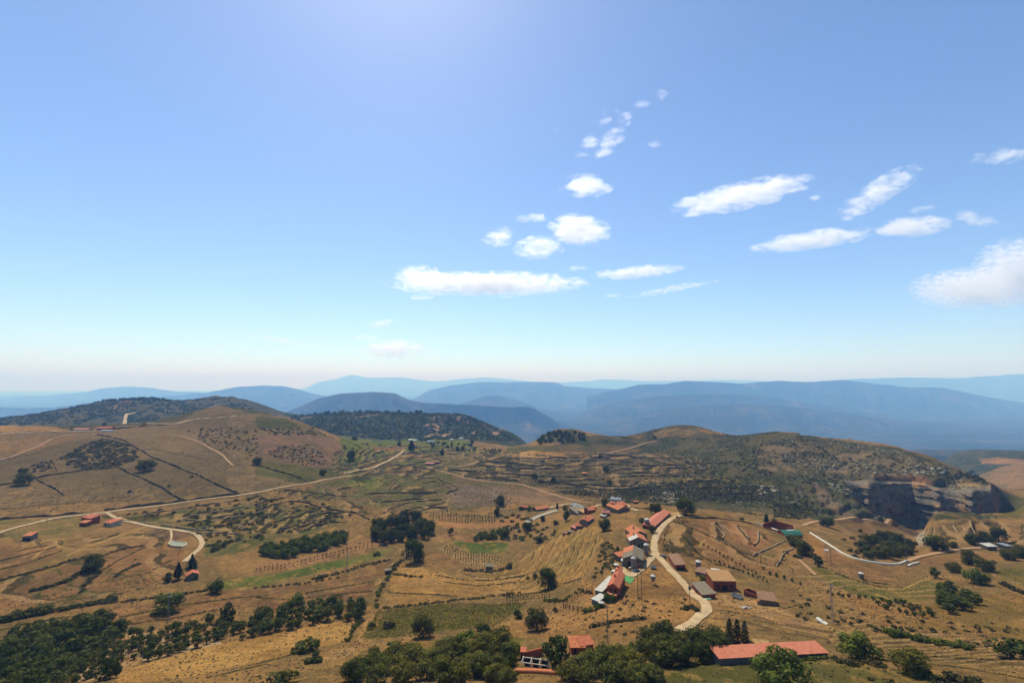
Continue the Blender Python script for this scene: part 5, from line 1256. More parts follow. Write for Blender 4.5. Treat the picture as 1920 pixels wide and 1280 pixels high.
WM = {'brick': surf_mat('brick_wall', S(150,76,54), S(178,96,68), 2.5), 'stone': surf_mat('rubble_wall', S(126,108,88), S(164,144,118), 1.8), 'cream': surf_mat('cream_render', S(200,182,154), S(220,204,178), 1.0),
 'grey': surf_mat('grey_block_wall', S(122,116,108), S(150,144,134), 1.5), 'white': surf_mat('white_render', S(220,214,204), S(238,232,224), 1.0), 'terracotta': surf_mat('terracotta_wall', S(172,88,58), S(192,106,72), 1.6)}
M_DARK = surf_mat('dark_opening', (0.012, 0.011, 0.010), (0.03, 0.027, 0.024), 2.0)
M_GALV, _nt, _nd, _lk = new_mat('galvanised_steel'); _b = principled(_nt, 0.45, 0.4); _b.inputs['Metallic'].default_value = 0.55; _b.inputs['Base Color'].default_value = (0.22, 0.21, 0.21, 1)
M_CAP = surf_mat('silo_cap', S(214,208,204), S(232,228,224), 1.0, 0.5)
M_WOOD = surf_mat('weathered_wood', S(88,66,50), S(120,92,70), 3.0)
def poly_obj(name, V, Fc, mat, parent=None):
    me = bpy.data.meshes.new(name); me.from_pydata([tuple(v) for v in V], [], Fc); me.update()
    return link(name, me, mat, parent)
def box(name, x0, x1, y0, y1, z0, z1, mat, parent=None):
    V = [(x, y, z) for x in (x0, x1) for y in (y0, y1) for z in (z0, z1)]
    return poly_obj(name, V, [(0, 1, 3, 2), (4, 6, 7, 5), (0, 4, 5, 1), (2, 3, 7, 6), (0, 2, 6, 4), (1, 5, 7, 3)], mat, parent)
def building(pa, pb, depth, h, roof='gable', rmat='red', wmat='stone', rise=None, label='', name='house', along_=True, over=0.35, openings=(), cat='house', group=None, chimney=False, side=1):
    """pa, pb: photo points at the two ends of the visible long foot; depth in metres to the far side (side=1: away to the left of a->b seen from above)"""
    a = at(*pa); b = at(*pb)
    d = Vector((b.x - a.x, b.y - a.y, 0)); L_ = d.length; ang = math.atan2(d.y, d.x)
    root = bpy.data.objects.new(name, None); COL.objects.link(root); root.empty_display_size = 1
    c_, s_ = math.cos(ang), math.sin(ang)
    cs = [(0, 0), (L_, 0), (L_, side * depth), (0, side * depth)]
    zs = [ground_z(a.x + c_ * u - s_ * v, a.y + s_ * u + c_ * v) for u, v in cs]
    z0 = min(zs) - a.z - 0.3; base = max(min(a.z, b.z), sum(zs) / 4 - 0.6) - a.z
    root.location = a; root.rotation_euler = (0, 0, ang)
    y0, y1 = (0, depth) if side > 0 else (-depth, 0)
    top = base + h
    rise = (depth if along_ else L_) * 0.2 if rise is None else rise
    wm = WM[wmat]; rm = RM[rmat]; t = 0.18; o = over
    if roof == 'gable' and along_:
        ym = (y0 + y1) / 2
        poly_obj('wall', [(0, y0, z0), (L_, y0, z0), (L_, y1, z0), (0, y1, z0), (0, y0, top), (L_, y0, top), (L_, y1, top), (0, y1, top), (0, ym, top + rise), (L_, ym, top + rise)],
                 [(0, 1, 5, 4), (1, 2, 6, 9, 5), (2, 3, 7, 6), (3, 0, 4, 8, 7)], wm, root)
        k = rise / (depth / 2) * o
        prof = [(y0 - o, top - k), (ym, top + rise), (y1 + o, top - k)]
        V = [(x, y, z + e) for x in (-o, L_ + o) for e in (0.02, t + 0.02) for (y, z) in prof]
        f = [(3, 4, 10, 9), (4, 5, 11, 10), (0, 6, 7, 1), (1, 7, 8, 2), (0, 3, 9, 6), (2, 8, 11, 5), (0, 1, 4, 3), (1, 2, 5, 4), (6, 9, 10, 7), (7, 10, 11, 8)]
        R_ = poly_obj('roof', V, f, rm, root)
    elif roof == 'gable':
        xm = L_ / 2
        poly_obj('wall', [(0, y0, z0), (L_, y0, z0), (L_, y1, z0), (0, y1, z0), (0, y0, top), (L_, y0, top), (L_, y1, top), (0, y1, top), (xm, y0, top + rise), (xm, y1, top + rise)],
                 [(0, 1, 5, 8, 4), (1, 2, 6, 5), (2, 3, 7, 9, 6), (3, 0, 4, 7)], wm, root)
        k = rise / (L_ / 2) * o
        prof = [(-o, top - k), (xm, top + rise), (L_ + o, top - k)]
        V = [(x, y, z + e) for y in (y0 - o, y1 + o) for e in (0.02, t + 0.02) for (x, z) in prof]
        f = [(3, 4, 10, 9), (4, 5, 11, 10), (0, 6, 7, 1), (1, 7, 8, 2), (0, 3, 9, 6), (2, 8, 11, 5), (0, 1, 4, 3), (1, 2, 5, 4), (6, 9, 10, 7), (7, 10, 11, 8)]
        R_ = poly_obj('roof', V, f, rm, root)
    elif roof == 'vault':
        ns = 10; prof = [(y0 + (y1 - y0) * i / ns, top + rise * math.sin(math.pi * i / ns)) for i in range(ns + 1)]
        n_ = ns + 1
        V = [(x, y, z) for x in (0, L_) for (y, z) in prof]
        ends = [tuple(range(n_)), tuple(range(2 * n_ - 1, n_ - 1, -1))]
        W = [(0, y0, z0), (L_, y0, z0), (L_, y1, z0), (0, y1, z0)]
        poly_obj('wall', W + V, [(0, 1, 4 + n_, 4), (1, 2, 4 + 2 * n_ - 1) + tuple(4 + n_ + i for i in range(n_ - 2, -1, -1)), (2, 3, 4 + n_ - 1, 4 + 2 * n_ - 1), (3, 0) + tuple(4 + i for i in range(n_))], wm, root)
        VV = [(x, y + (0.25 if y > (y0 + y1) / 2 else -0.25) * (abs(y - (y0 + y1) / 2) / depth * 2), z + 0.08) for x in (-0.25, L_ + 0.25) for (y, z) in prof]
        R_ = poly_obj('roof', VV, [(i, i + 1, n_ + i + 1, n_ + i) for i in range(ns)], rm, root)
        box('skylight', L_ * 0.35, L_ * 0.75, (y0 + y1) / 2 - 0.9, (y0 + y1) / 2 + 0.9, top + rise + 0.06, top + rise + 0.22, RM['white'], R_)
    else:   # shed roof, falling to the near side
        hi = top + (rise if roof == 'shed' else 0.12)
        poly_obj('wall', [(0, y0, z0), (L_, y0, z0), (L_, y1, z0), (0, y1, z0), (0, y0, top), (L_, y0, top), (L_, y1, hi if side > 0 else top), (0, y1, hi if side > 0 else top)] if side > 0 else
                 [(0, y0, z0), (L_, y0, z0), (L_, y1, z0), (0, y1, z0), (0, y0, hi), (L_, y0, hi), (L_, y1, top), (0, y1, top)], [(0, 1, 5, 4), (1, 2, 6, 5), (2, 3, 7, 6), (3, 0, 4, 7)], wm, root)
        za, zc_ = (top, hi) if side > 0 else (hi, top)
        V = [(x, y, z + e) for x in (-o, L_ + o) for e in (0.02, t) for (y, z) in ((y0 - o, za), (y1 + o, zc_))]
        R_ = poly_obj('roof', V, [(2, 3, 7, 6), (0, 4, 5, 1), (0, 2, 6, 4), (1, 5, 7, 3), (0, 1, 3, 2), (4, 6, 7, 5)], rm, root)
    if not openings and cat in ('house', 'barn', 'hut') and h > 2.3:
        openings = [('door', 'n', 0.3, 1.1, 0, 2.0), ('window', 'n', 0.7, 0.9, 1.1, 0.9)] + ([('window', 'e', 0.5, 0.9, 1.1, 0.9)] if roof != 'vault' else [])
    if cat == 'house' and roof == 'gable': chimney = True
    for (kind, wall_, u, wd_, zz, hh) in openings:
        # wall_: 'n' near long side (y at the photo foot), 'e' end at b, 'w' end at a ; u = position 0..1
        z_ = base + zz
        if wall_ == 'n':
            yy = 0; s2 = -1 if side > 0 else 1; x0 = u * L_ - wd_ / 2
            box(kind, x0, x0 + wd_, yy + s2 * 0.06, yy - s2 * 0.02, z_, z_ + hh, M_DARK if kind != 'shutter' else WM['white'], root)
        else:
            xx = L_ if wall_ == 'e' else 0; s2 = 1 if wall_ == 'e' else -1; v0 = (y0 + (y1 - y0) * u) - wd_ / 2
            box(kind, min(xx - s2 * 0.02, xx + s2 * 0.06), max(xx - s2 * 0.02, xx + s2 * 0.06), v0, v0 + wd_, z_, z_ + hh, M_DARK, root)
    if chimney:
        box('chimney', L_ * 0.3, L_ * 0.3 + 0.7, (y0 + y1) / 2 - 0.35, (y0 + y1) / 2 + 0.35, top + rise - 0.3, top + rise + 1.1, wm, R_)
    tag(root, label, cat, group)
    return root, L_, base, top, rise
def cyl(name, r, z0, z1, mat, parent=None, ns=20, rtop=None, loc=(0, 0)):
    rt = r if rtop is None else rtop
    V = [(loc[0] + rr * math.cos(2 * math.pi * i / ns), loc[1] + rr * math.sin(2 * math.pi * i / ns), z) for rr, z in ((r, z0), (rt, z1)) for i in range(ns)]
    f = [(i, (i + 1) % ns, ns + (i + 1) % ns, ns + i) for i in range(ns)] + [tuple(range(ns - 1, -1, -1)), tuple(range(ns, 2 * ns))]
    return poly_obj(name, V, f, mat, parent)
def silo(px, py, wpx, hpx, label, legs=True):
    p = at(px, py); r = wpx * p.y / F / 2; h = hpx * p.y / F
    root = bpy.data.objects.new('silo', None); COL.objects.link(root); root.location = p
    leg = 0.8 if legs else 0.0
    body = cyl('body', r, leg + 0.6, h * 0.86, M_GALV, root)
    for i in range(1, 4): cyl('hoop', r + 0.04, leg + 0.6 + (h * 0.86 - leg - 0.6) * i / 4 - 0.05, leg + 0.6 + (h * 0.86 - leg - 0.6) * i / 4 + 0.05, M_GALV, body)
    cyl('hopper', r * 0.35, 0.3, leg + 0.6, M_GALV, root, rtop=r)
    cyl('cap', r * 1.06, h * 0.86 + 0.005, h, M_CAP, root, rtop=r * 0.18)
    for i in range(4):
        a = math.pi / 4 + i * math.pi / 2
        cyl('leg', 0.09, -0.3, leg + 0.7, M_GALV, root, 6, loc=(r * 0.95 * math.cos(a), r * 0.95 * math.sin(a)))
    box('ladder', -0.22, 0.22, -r - 0.16, -r - 0.08, 0.4, h * 0.88, M_GALV, root)
    return tag(root, label, 'silo')

# -- the farm on the spur
building(z1((1142,492))[0], z1((1350,318))[0], 8.6, 2.6, 'gable', 'salmon', 'brick', 1.6, 'long barn with salmon roof beside the top of the farm road', 'barn', cat='barn', openings=[('door', 'w', 0.5, 2.2, 0, 2.2), ('window', 'n', 0.3, 1.2, 1.0, 0.7), ('window', 'n', 0.6, 1.2, 1.0, 0.7)])
building(z1((1003,478))[0], z1((1075,492))[0], 4.0, 2.4, 'shed', 'red', 'brick', 0.7, 'small red shed at the foot of the topmost silo', 'shed', cat='shed', openings=[('door', 'n', 0.3, 1.0, 0, 1.9)])
building(z1((868,650))[0], z1((1052,640))[0], 13.0, 4.4, 'gable', 'orange', 'stone', 2.2, 'upper orange roofed farmhouse behind the white patched roof', 'farmhouse', along_=False, openings=[('window', 'n', 0.3, 1, 2.5, 1.2)])
fh, fl, fb, ft, fr_ = building(z1((832,738))[0], z1((1056,742))[0], 11.5, 4.6, 'gable', 'orange', 'stone', 2.4, 'farmhouse with one half of its roof patched white', 'farmhouse', along_=False, openings=[('window', 'n', 0.25, 1, 2.2, 1.2), ('window', 'n', 0.7, 1, 2.2, 1.2), ('door', 'n', 0.5, 1.4, 0, 2.2)], chimney=True)
_k = fr_ / (fl / 2)
poly_obj('roof_patch', [(-0.2, -0.2, ft + 0.27 - 0.2 * _k), (fl / 2 - 0.2, -0.2, ft + fr_ + 0.25 - 0.2 * _k), (fl / 2 - 0.2, 6.0, ft + fr_ + 0.25 - 0.2 * _k), (-0.2, 6.0, ft + 0.27 - 0.2 * _k)], [(0, 1, 2, 3)], RM['white'], fh)
nb, nl_, nb0, nt_, nr_ = building(z1((742,965))[0], z1((1000,990))[0], 17.0, 4.2, 'gable', 'grey', 'stone', 2.4, 'long farm building with grey fibre cement roof and orange tiled half', 'farm_building', along_=False, cat='barn', openings=[('door', 'n', 0.4, 3.2, 0, 2.8), ('window', 'e', 0.4, 1, 2, 1), ('window', 'e', 0.7, 1, 2, 1)])
_k = nr_ / (nl_ / 2)
poly_obj('tiled_roof_half', [(-0.3, 8.5, nt_ + 0.30 - 0.3 * _k), (nl_ / 2 - 0.1, 8.5, nt_ + nr_ + 0.28 - 0.1 * _k), (nl_ / 2 - 0.1, 17.2, nt_ + nr_ + 0.28 - 0.1 * _k), (-0.3, 17.2, nt_ + 0.30 - 0.3 * _k)], [(0, 1, 2, 3)], RM['orange'], nb)
building(z1((690,905))[0], z1((790,880))[0], 4.5, 2.6, 'shed', 'orange', 'stone', 0.9, 'small orange lean-to on the left of the grey roofed farm building', 'lean_to', cat='shed')
building(z2((722,135))[0], z2((775,140))[0], 2.5, 2.6, 'shed', 'white', 'white', 0.4, 'little white roofed annex beside the front silo', 'annex', cat='shed')
building(z2((925,175))[0], z2((985,170))[0], 2.6, 2.0, 'shed', 'red', 'brick', 0.5, 'little red roofed store right of the front silo', 'store', cat='shed')
building(z2((545,545))[0], z2((690,545))[0], 17.0, 5.2, 'gable', 'red', 'terracotta', 1.7, 'red roofed farmhouse beside the long white roofs', 'farmhouse', along_=False, openings=[('window', 'n', 0.3, 1, 3.4, 1.0), ('window', 'n', 0.7, 1, 3.4, 1.0), ('door', 'e', 0.3, 1.2, 0, 2.1), ('window', 'e', 0.5, 1, 1.2, 1.1), ('window', 'e', 0.75, 1, 1.2, 1.1)], chimney=True)
building(z2((548,552))[0], z2((668,556))[0], 3.0, 2.6, 'shed', 'salmon', 'terracotta', 0.5, 'porch with salmon roof in front of the red roofed farmhouse', 'porch', cat='porch', side=-1)
building(z2((645,290))[0], z2((720,290))[0], 4.5, 3.6, 'gable', 'red', 'terracotta', 0.9, 'small back wing of the red roofed farmhouse', 'house_wing', along_=False)
building(z2((385,520))[0], z2((470,520))[0], 19.0, 2.6, 'flat', 'white', 'grey', 0.3, 'long white flat roof left of the red farmhouse', 'animal_shed', cat='shed')
building(z2((340,632))[0], z2((418,640))[0], 7.0, 2.4, 'flat', 'white', 'grey', 0.3, 'lower white flat roof in front of the long white one', 'animal_shed', cat='shed')
building(z3((185,160))[0], z3((290,300))[0], 5.5, 3.4, 'shed', 'brown', 'brick', 0.6, 'open fronted brick shed beside the farm road', 'brick_shed', cat='shed', openings=[('doorway', 'e', 0.55, 3.4, 0, 2.5)])
building(z3((540,590))[0], z3((700,725))[0], 6.0, 2.9, 'shed', 'grey', 'brick', 0.7, 'brick shed with dark grey roof nearest the farm road', 'brick_shed', cat='shed', openings=[('window', 'n', 0.45, 1.2, 1.2, 0.9)])
building(z3((865,608))[0], z3((1205,612))[0], 9.5, 4.4, 'shed', 'tan', 'brick', 1.5, 'large brick house with tan tiled roof', 'brick_house', openings=[('doorway', 'n', 0.5, 2.4, 0, 2.4), ('window', 'n', 0.8, 1.2, 1.6, 1.0), ('window', 'n', 0.2, 1.0, 1.6, 1.0)], chimney=False)
building(z3((590,375))[0], z3((800,420))[0], 7.0, 1.8, 'flat', 'brown', 'stone', 0.2, 'low flat brown roof behind the grey roofed shed', 'low_shed', cat='shed')
building(z3((850,400))[0], z3((960,415))[0], 4.0, 2.6, 'flat', 'white', 'brick', 0.2, 'small white roof behind the tan roofed brick house', 'white_shed', cat='shed')
building(z3((1560,830))[0], z3((1810,842))[0], 7.0, 2.4, 'shed', 'brown', 'stone', 0.8, 'low stone shed with brown roof at the right end of the farm', 'stone_shed', cat='shed')
building(z3((1540,800))[0], z3((1650,815))[0], 2.2, 1.4, 'shed', 'orange', 'stone', 0.5, 'small orange tiled lean-to before the brown roofed stone shed', 'lean_to', cat='shed', side=-1)
rr_, rl_, rb_, rt_, _ = building(z3((1320,690))[0], z3((1560,745))[0], 4.0, 0.05, 'flat', 'brown', 'brick', 0.02, 'roofless brick ruin left of the brown roofed stone shed', 'brick_ruin', cat='ruin')
for o_ in list(rr_.children):
    if o_.name.startswith('roof'): bpy.data.objects.remove(o_)
for (x0, x1, y0, y1, hh) in ((0, rl_, 0, 0.4, 2.4), (0, 0.4, 0.403, 4.0, 2.9), (rl_ - 0.4, rl_, 0.403, 4.0, 2.0), (0.403, rl_ * 0.6, 3.6, 4.0, 2.6)): box('standing_wall', x0, x1, y0, y1, rb_ - 0.5, rb_ + hh, WM['brick'], rr_)
silo(z1((1052,470))[0][0], z1((1052,470))[0][1], 8.6, 17, 'topmost silo at the near end of the long barn')
silo(z1((1042,815))[0][0], z1((1042,815))[0][1], 9.0, 20, 'silo on the road side of the white patched farmhouse')
silo(z2((880,185))[0][0], z2((880,185))[0][1], 9.0, 23, 'front silo before the grey roofed farm building')
silo(z2((1712,170))[0][0], z2((1712,170))[0][1], 9.5, 14, 'squat silo standing alone above the brick sheds')
silo(z2((632,285))[0][0], z2((632,285))[0][1], 9.5, 13, 'silo between the white roof and the red farmhouse wing')
silo(z2((655,175))[0][0], z2((655,175))[0][1], 9.0, 9, 'low round tank with a white cone cap left of the farm yard')
silo(1615, 1084.5, 8, 11.5, 'small round tank alone in the brown field at right', False)
silo(z2((833,195))[0][0], z2((833,195))[0][1], 4, 6, 'tiny white tank in front of the grey roofed farm building', False)
def hopper(px, py):
    p = at(px, py); k = p.y / F
    root = bpy.data.objects.new('feed_hopper', None); COL.objects.link(root); root.location = p
    h = 17 * k; r = 4.4 * k
    cyl('cone', 0.35, h * 0.28, h * 0.62, M_GALV, root, rtop=r); cyl('drum', r, h * 0.62 + 0.003, h * 0.86, M_GALV, root); cyl('lid', r * 1.05, h * 0.86 + 0.006, h, M_CAP, root, rtop=r * 0.3)
    for i in range(4):
        a = math.pi / 4 + i * math.pi / 2; cyl('leg', 0.08, -0.3, h * 0.66, M_GALV, root, 6, loc=(r * math.cos(a), r * math.sin(a)))
    tag(root, 'white capped feed hopper on legs on the dry knoll inside the road bend', 'hopper')
hopper(*z2((1130,375))[0])
# green court and terrace slab
def slab(px_poly, h, mat, name, label, cat):
    P = [at(*q) for q in px_poly]; o = P[0]; n_ = len(P)
    zt_ = max(q.z for q in P) + h - o.z
    V = [(q.x - o.x, q.y - o.y, zt_ - 1.5) for q in P] + [(q.x - o.x, q.y - o.y, zt_) for q in P]
    ob = poly_obj(name, V, [tuple(range(n_ - 1, -1, -1)), tuple(range(n_, 2 * n_))] + [(i, (i + 1) % n_, n_ + (i + 1) % n_, n_ + i) for i in range(n_)], mat)
    ob.location = o
    return tag(ob, label, cat)
M_GREENCT = surf_mat('green_court_floor', S(86,150,92), S(108,170,110), 1.0)
slab(z2((765,285),(892,312),(832,372),(758,335)), 0.15, M_GREENCT, 'green_court', 'bright green paved court beside the red farmhouse', 'court')
slab(z3((690,735),(820,740),(830,752),(720,752)), 0.08, surf_mat('turquoise_slab', S(120,160,140), S(150,182,160), 1.0), 'concrete_apron', 'pale greenish slab at the foot of the grey roofed shed', 'slab')
# -- the long red roof and the garden at the bottom
building(z5((178,520))[0], z5((1392,432))[0], 4.8, 1.8, 'shed', 'salmon', 'grey', 0.5, 'long low building with salmon red roof at the bottom right', 'long_building', cat='barn', openings=[('window', 'n', 0.55, 1.0, 0.8, 0.7), ('window', 'n', 0.7, 1.0, 0.8, 0.7), ('window', 'n', 0.85, 1.0, 0.8, 0.7)])
building(z4((560,335))[0], z4((690,320))[0], 5.0, 2.2, 'shed', 'orange', 'terracotta', 0.9, 'garden house with orange tiled roof behind the parasol', 'garden_house', openings=[('door', 'n', 0.3, 0.9, 0, 1.9)])
building(z4((655,320))[0], z4((770,300))[0], 3.6, 2.2, 'shed', 'red', 'terracotta', 0.8, 'smaller red tiled wing of the garden house', 'garden_house', side=1)
building(z4((88,400))[0], z4((125,398))[0], 2.2, 3.0, 'flat', 'red', 'terracotta', 0.2, 'square terracotta oven hut at the end of the garden wall', 'oven_hut', cat='hut')
def pergola(pa, pb):
    a = at(*pa); b = at(*pb); d = Vector((b.x - a.x, b.y - a.y, 0)); L_ = d.length
    root = bpy.data.objects.new('pergola', None); COL.objects.link(root); root.location = a; root.rotation_euler = (0, 0, math.atan2(d.y, d.x))
    for i in range(4):
        box('post', L_ * i / 3 - 0.1, L_ * i / 3 + 0.1, -0.1, 0.1, -0.5, 2.3, WM['white'], root)
        box('post', L_ * i / 3 - 0.1, L_ * i / 3 + 0.1, 2.6, 2.8, -0.5, 2.3, WM['white'], root)
        box('rafter', L_ * i / 3 - 0.07, L_ * i / 3 + 0.07, -0.3, 3.0, 2.505, 2.63, WM['white'], root)
    box('beam', -0.3, L_ + 0.3, -0.09, 0.09, 2.302, 2.5, WM['white'], root); box('beam', -0.3, L_ + 0.3, 2.61, 2.79, 2.302, 2.5, WM['white'], root)
    for i in range(3): box('bay', L_ * i / 3 + 0.25, L_ * (i + 1) / 3 - 0.25, 2.95, 3.05, -0.4, 2.0, M_DARK, root)
    tag(root, 'white pergola with three dark bays in the bottom garden', 'pergola')
pergola(z4((92,488))[0], z4((338,488))[0])
def parasol(px, py, wpx, label):
    p = at(px, py); r = wpx * p.y / F / 2
    root = bpy.data.objects.new('parasol', None); COL.objects.link(root); root.location = p
    cyl('pole', 0.05, -0.2, 2.6, M_GALV, root, 8); cyl('base', 0.4, -0.05, 0.12, WM['grey'], root, 12)
    cyl('canopy', r, 2.0, 2.75, WM['white'], root, 8, rtop=0.08)
    tag(root, label, 'parasol')
parasol(z4((600,445))[0][0], z4((600,445))[0][1], 15, 'white parasol in the bottom garden behind the light green oaks')
parasol(z2((462,665))[0][0], z2((462,665))[0][1], 11, 'white parasol in front of the lower white flat roof')
# -- huts on the left
building(zl((332,665))[0], zl((462,668))[0], 6.5, 3.6, 'shed', 'orange', 'grey', 1.0, 'hut with orange roof and dark carport near the left edge', 'hut', cat='hut', openings=[('doorway', 'n', 0.45, 4.2, 0, 2.2)])
building(zl((1215,398))[0], zl((1350,420))[0], 7.0, 4.6, 'shed', 'red', 'brick', 1.2, 'taller red roofed hut of the pair at the road fork', 'hut', cat='hut', openings=[('door', 'n', 0.6, 1.2, 0, 2.0)])
building(zl((1185,450))[0], zl((1288,455))[0], 4.5, 3.0, 'shed', 'orange', 'brick', 0.8, 'smaller red hut in front of the taller one at the road fork', 'hut', cat='hut')
building(zl((1548,445))[0], zl((1660,460))[0], 8.0, 3.0, 'shed', 'red', 'cream', 1.0, 'pale hut with bright red roof right of the road fork', 'hut', cat='hut')
building(zm((825,700))[0], zm((1105,655))[0], 5.0, 2.9, 'gable', 'red', 'stone', 1.5, 'gabled stone hut with red roof between the conifers', 'hut', along_=False, cat='hut', openings=[('door', 'n', 0.75, 1.0, 0, 1.9)])
# -- plateau farm, far left
building(zn((275,572))[0], zn((470,578))[0], 10, 3.0, 'gable', 'pink', 'cream', 1.6, 'long pink roofed barn of the plateau farm on the left', 'barn', cat='barn')
building(zn((600,560))[0], zn((795,558))[0], 10, 3.0, 'gable', 'red', 'brick', 1.8, 'red roofed barn of the plateau farm on the left', 'barn', cat='barn')
building(zn((640,580))[0], zn((795,582))[0], 6, 2.0, 'flat', 'white', 'white', 0.2, 'low white shed in front of the red plateau barn', 'shed', cat='shed')
# -- far hamlet in the middle
building(zo((330,345))[0], zo((440,345))[0], 12, 4.0, 'gable', 'white', 'cream', 2.0, 'pale house at the left end of the far hamlet', 'house')
building(zo((590,378))[0], zo((690,378))[0], 14, 4.0, 'gable', 'blue', 'cream', 2.4, 'slate blue roofed barn in the far hamlet', 'barn', cat='barn')
building(zo((695,375))[0], zo((750,372))[0], 10, 3.0, 'shed', 'pink', 'cream', 1.0, 'low pale annex right of the slate blue barn', 'annex', cat='shed')
building(zo((918,345))[0], zo((965,340))[0], 9, 3.5, 'gable', 'white', 'cream', 1.5, 'small pale house right of the slate blue barn', 'house')
building(zo((1052,322))[0], zo((1100,320))[0], 9, 4.0, 'gable', 'white', 'white', 1.5, 'bright white house at the right end of the far hamlet', 'house')
building(zo((380,430))[0], zo((425,432))[0], 5, 6.0, 'shed', 'orange', 'cream', 0.8, 'little beige tower house by the hamlet road', 'tower_house', cat='house')
building(zo((580,678))[0], zo((690,682))[0], 9, 3.0, 'gable', 'pink', 'stone', 1.4, 'half ruined stone farm among the far terraces', 'stone_farm', cat='house')
building(zo((710,660))[0], zo((770,660))[0], 7, 3.0, 'gable', 'brown', 'stone', 1.4, 'small stone barn beside the half ruined farm', 'stone_barn', cat='barn')
building(Z1('C', 548, 812), Z1('C', 578, 812), 5, 3.5, 'shed', 'orange', 'stone', 1.0, 'tiny orange roofed hut alone on the terraced slope', 'hut', cat='hut')
# -- the village on the brow
building(z7((252,240))[0], z7((338,242))[0], 6, 3.0, 'gable', 'red', 'stone', 1.3, 'leftmost red roofed house of the village', 'village_house')
building(z7((395,252))[0], z7((455,262))[0], 16, 3.0, 'gable', 'orange', 'stone', 1.6, 'orange roofed house right of the leftmost village house', 'village_house', along_=False, openings=[('door', 'n', 0.5, 1.2, 0, 2)])
building(z7((870,300))[0], z7((985,312))[0], 9, 3.6, 'shed', 'grey', 'stone', 1.6, 'grey roofed house behind the tall green village tree', 'village_house', openings=[('door', 'n', 0.4, 1.4, 0, 2), ('window', 'n', 0.75, 1.0, 1.4, 1.0)])
building(z7((985,305))[0], z7((1062,302))[0], 7, 2.6, 'shed', 'tan', 'stone', 1.2, 'tan roofed village house between grey and orange roofs', 'village_house')
building(z7((1065,302))[0], z7((1125,300))[0], 7, 4.4, 'gable', 'orange', 'brick', 1.6, 'taller orange roofed house in the middle of the village', 'village_house', along_=False)
building(z7((1128,268))[0], z7((1180,258))[0], 6, 3.0, 'shed', 'red', 'brick', 1.0, 'small red roofed house at the street corner of the village', 'village_house')
building(z7((900,230))[0], z7((1010,228))[0], 8, 2.6, 'gable', 'blue', 'cream', 1.4, 'pale bluish roof at the back of the village', 'village_house')
building(z7((1350,262))[0], z7((1500,290))[0], 12, 4.2, 'gable', 'orange', 'stone', 2.2, 'big orange roofed stone house of the village', 'village_house', openings=[('door', 'n', 0.5, 1.4, 0, 2.2), ('window', 'n', 0.2, 1.0, 1.6, 1.1), ('window', 'n', 0.8, 1.0, 1.6, 1.1)])
building(z7((1505,262))[0], z7((1622,225))[0], 12, 4.0, 'gable', 'red', 'stone', 1.8, 'right wing of the big orange roofed village house', 'village_house')
building(z7((1400,150))[0], z7((1530,150))[0], 6, 4.4, 'shed', 'blue', 'white', 0.8, 'pale blue and white building behind the big village house', 'village_house')
building(z7((1300,335))[0], z7((1392,318))[0], 5, 3.6, 'gable', 'pink', 'stone', 1.4, 'small stone house in front of the big village house', 'village_house', openings=[('door', 'n', 0.4, 1.0, 0, 1.9)])
building(z7((1270,345))[0], z7((1322,345))[0], 4, 2.0, 'shed', 'white', 'stone', 0.5, 'little pale roofed shed left of the small stone house', 'shed', cat='shed')
building(z7((960,512))[0], z7((1110,440))[0], 6.5, 2.4, 'gable', 'red', 'stone', 1.2, 'near part of the long red roofed row below the village', 'row_house', cat='house')
building(z7((1112,440))[0], z7((1190,378))[0], 7.0, 3.0, 'gable', 'red', 'stone', 1.4, 'far taller part of the long red roofed row below the village', 'row_house', cat='house')
building(z7((892,505))[0], z7((955,512))[0], 5.5, 2.2, 'shed', 'pink', 'brick', 0.6, 'pink roofed end of the long row below the village', 'row_house', cat='house')
building(z7((790,582))[0], z7((850,560))[0], 4, 2.2, 'shed', 'brown', 'brick', 0.6, 'small ruined brick hut below the long red row', 'ruined_hut', cat='ruin')
building(z7((850,555))[0], z7((910,535))[0], 4, 1.8, 'flat', 'grey', 'stone', 0.2, 'low grey slab roof beside the ruined brick hut', 'low_shed', cat='shed')
building(z7((1705,165))[0], z7((1765,165))[0], 4, 2.6, 'gable', 'orange', 'stone', 1.0, 'tiny orange roofed hut at the far end of the village lane', 'hut', cat='hut')
# -- the green vaulted barn and its brick court on the right
building(z6((430,268))[0], z6((632,290))[0], 9.0, 2.2, 'vault', 'green', 'brick', 2.3, 'brick barn with green vaulted roof', 'vaulted_barn', cat='barn', side=1)
ct = at(*z6((190,175))[0]); ce = at(*z6((360,225))[0])
dd = Vector((ce.x - ct.x, ce.y - ct.y, 0)); cl_ = dd.length
cr = bpy.data.objects.new('brick_court', None); COL.objects.link(cr); cr.location = ct; cr.rotation_euler = (0, 0, math.atan2(dd.y, dd.x))
box('wall', 0, cl_, 0, 0.4, -2, 1.0, WM['brick'], cr); box('wall', 0, cl_ * 1.3, 13, 13.4, -2, 4.2, WM['brick'], cr); box('wall', -0.4, -0.003, 0, 13.4, -2, 3.4, WM['brick'], cr); box('wall', cl_ * 1.3 + 0.003, cl_ * 1.3 + 0.4, 4, 13.4, -2, 3.6, WM['brick'], cr)
tag(cr, 'roofless red brick court left of the green vaulted barn', 'court')
building(z8((1450,485))[0], z8((1575,490))[0], 4.5, 2.8, 'shed', 'white', 'stone', 0.8, 'small hut with white roof on the far edge of the brown field', 'hut', cat='hut')
building(z8((1850,540))[0], z8((2010,560))[0], 9, 3.0, 'gable', 'blue', 'grey', 1.2, 'grey shed cut off by the right edge', 'grey_shed', cat='shed')
building(z8((1700,480))[0], z8((1775,475))[0], 6, 2.4, 'flat', 'blue', 'grey', 0.2, 'low grey roof left of the shed at the right edge', 'grey_shed', cat='shed')
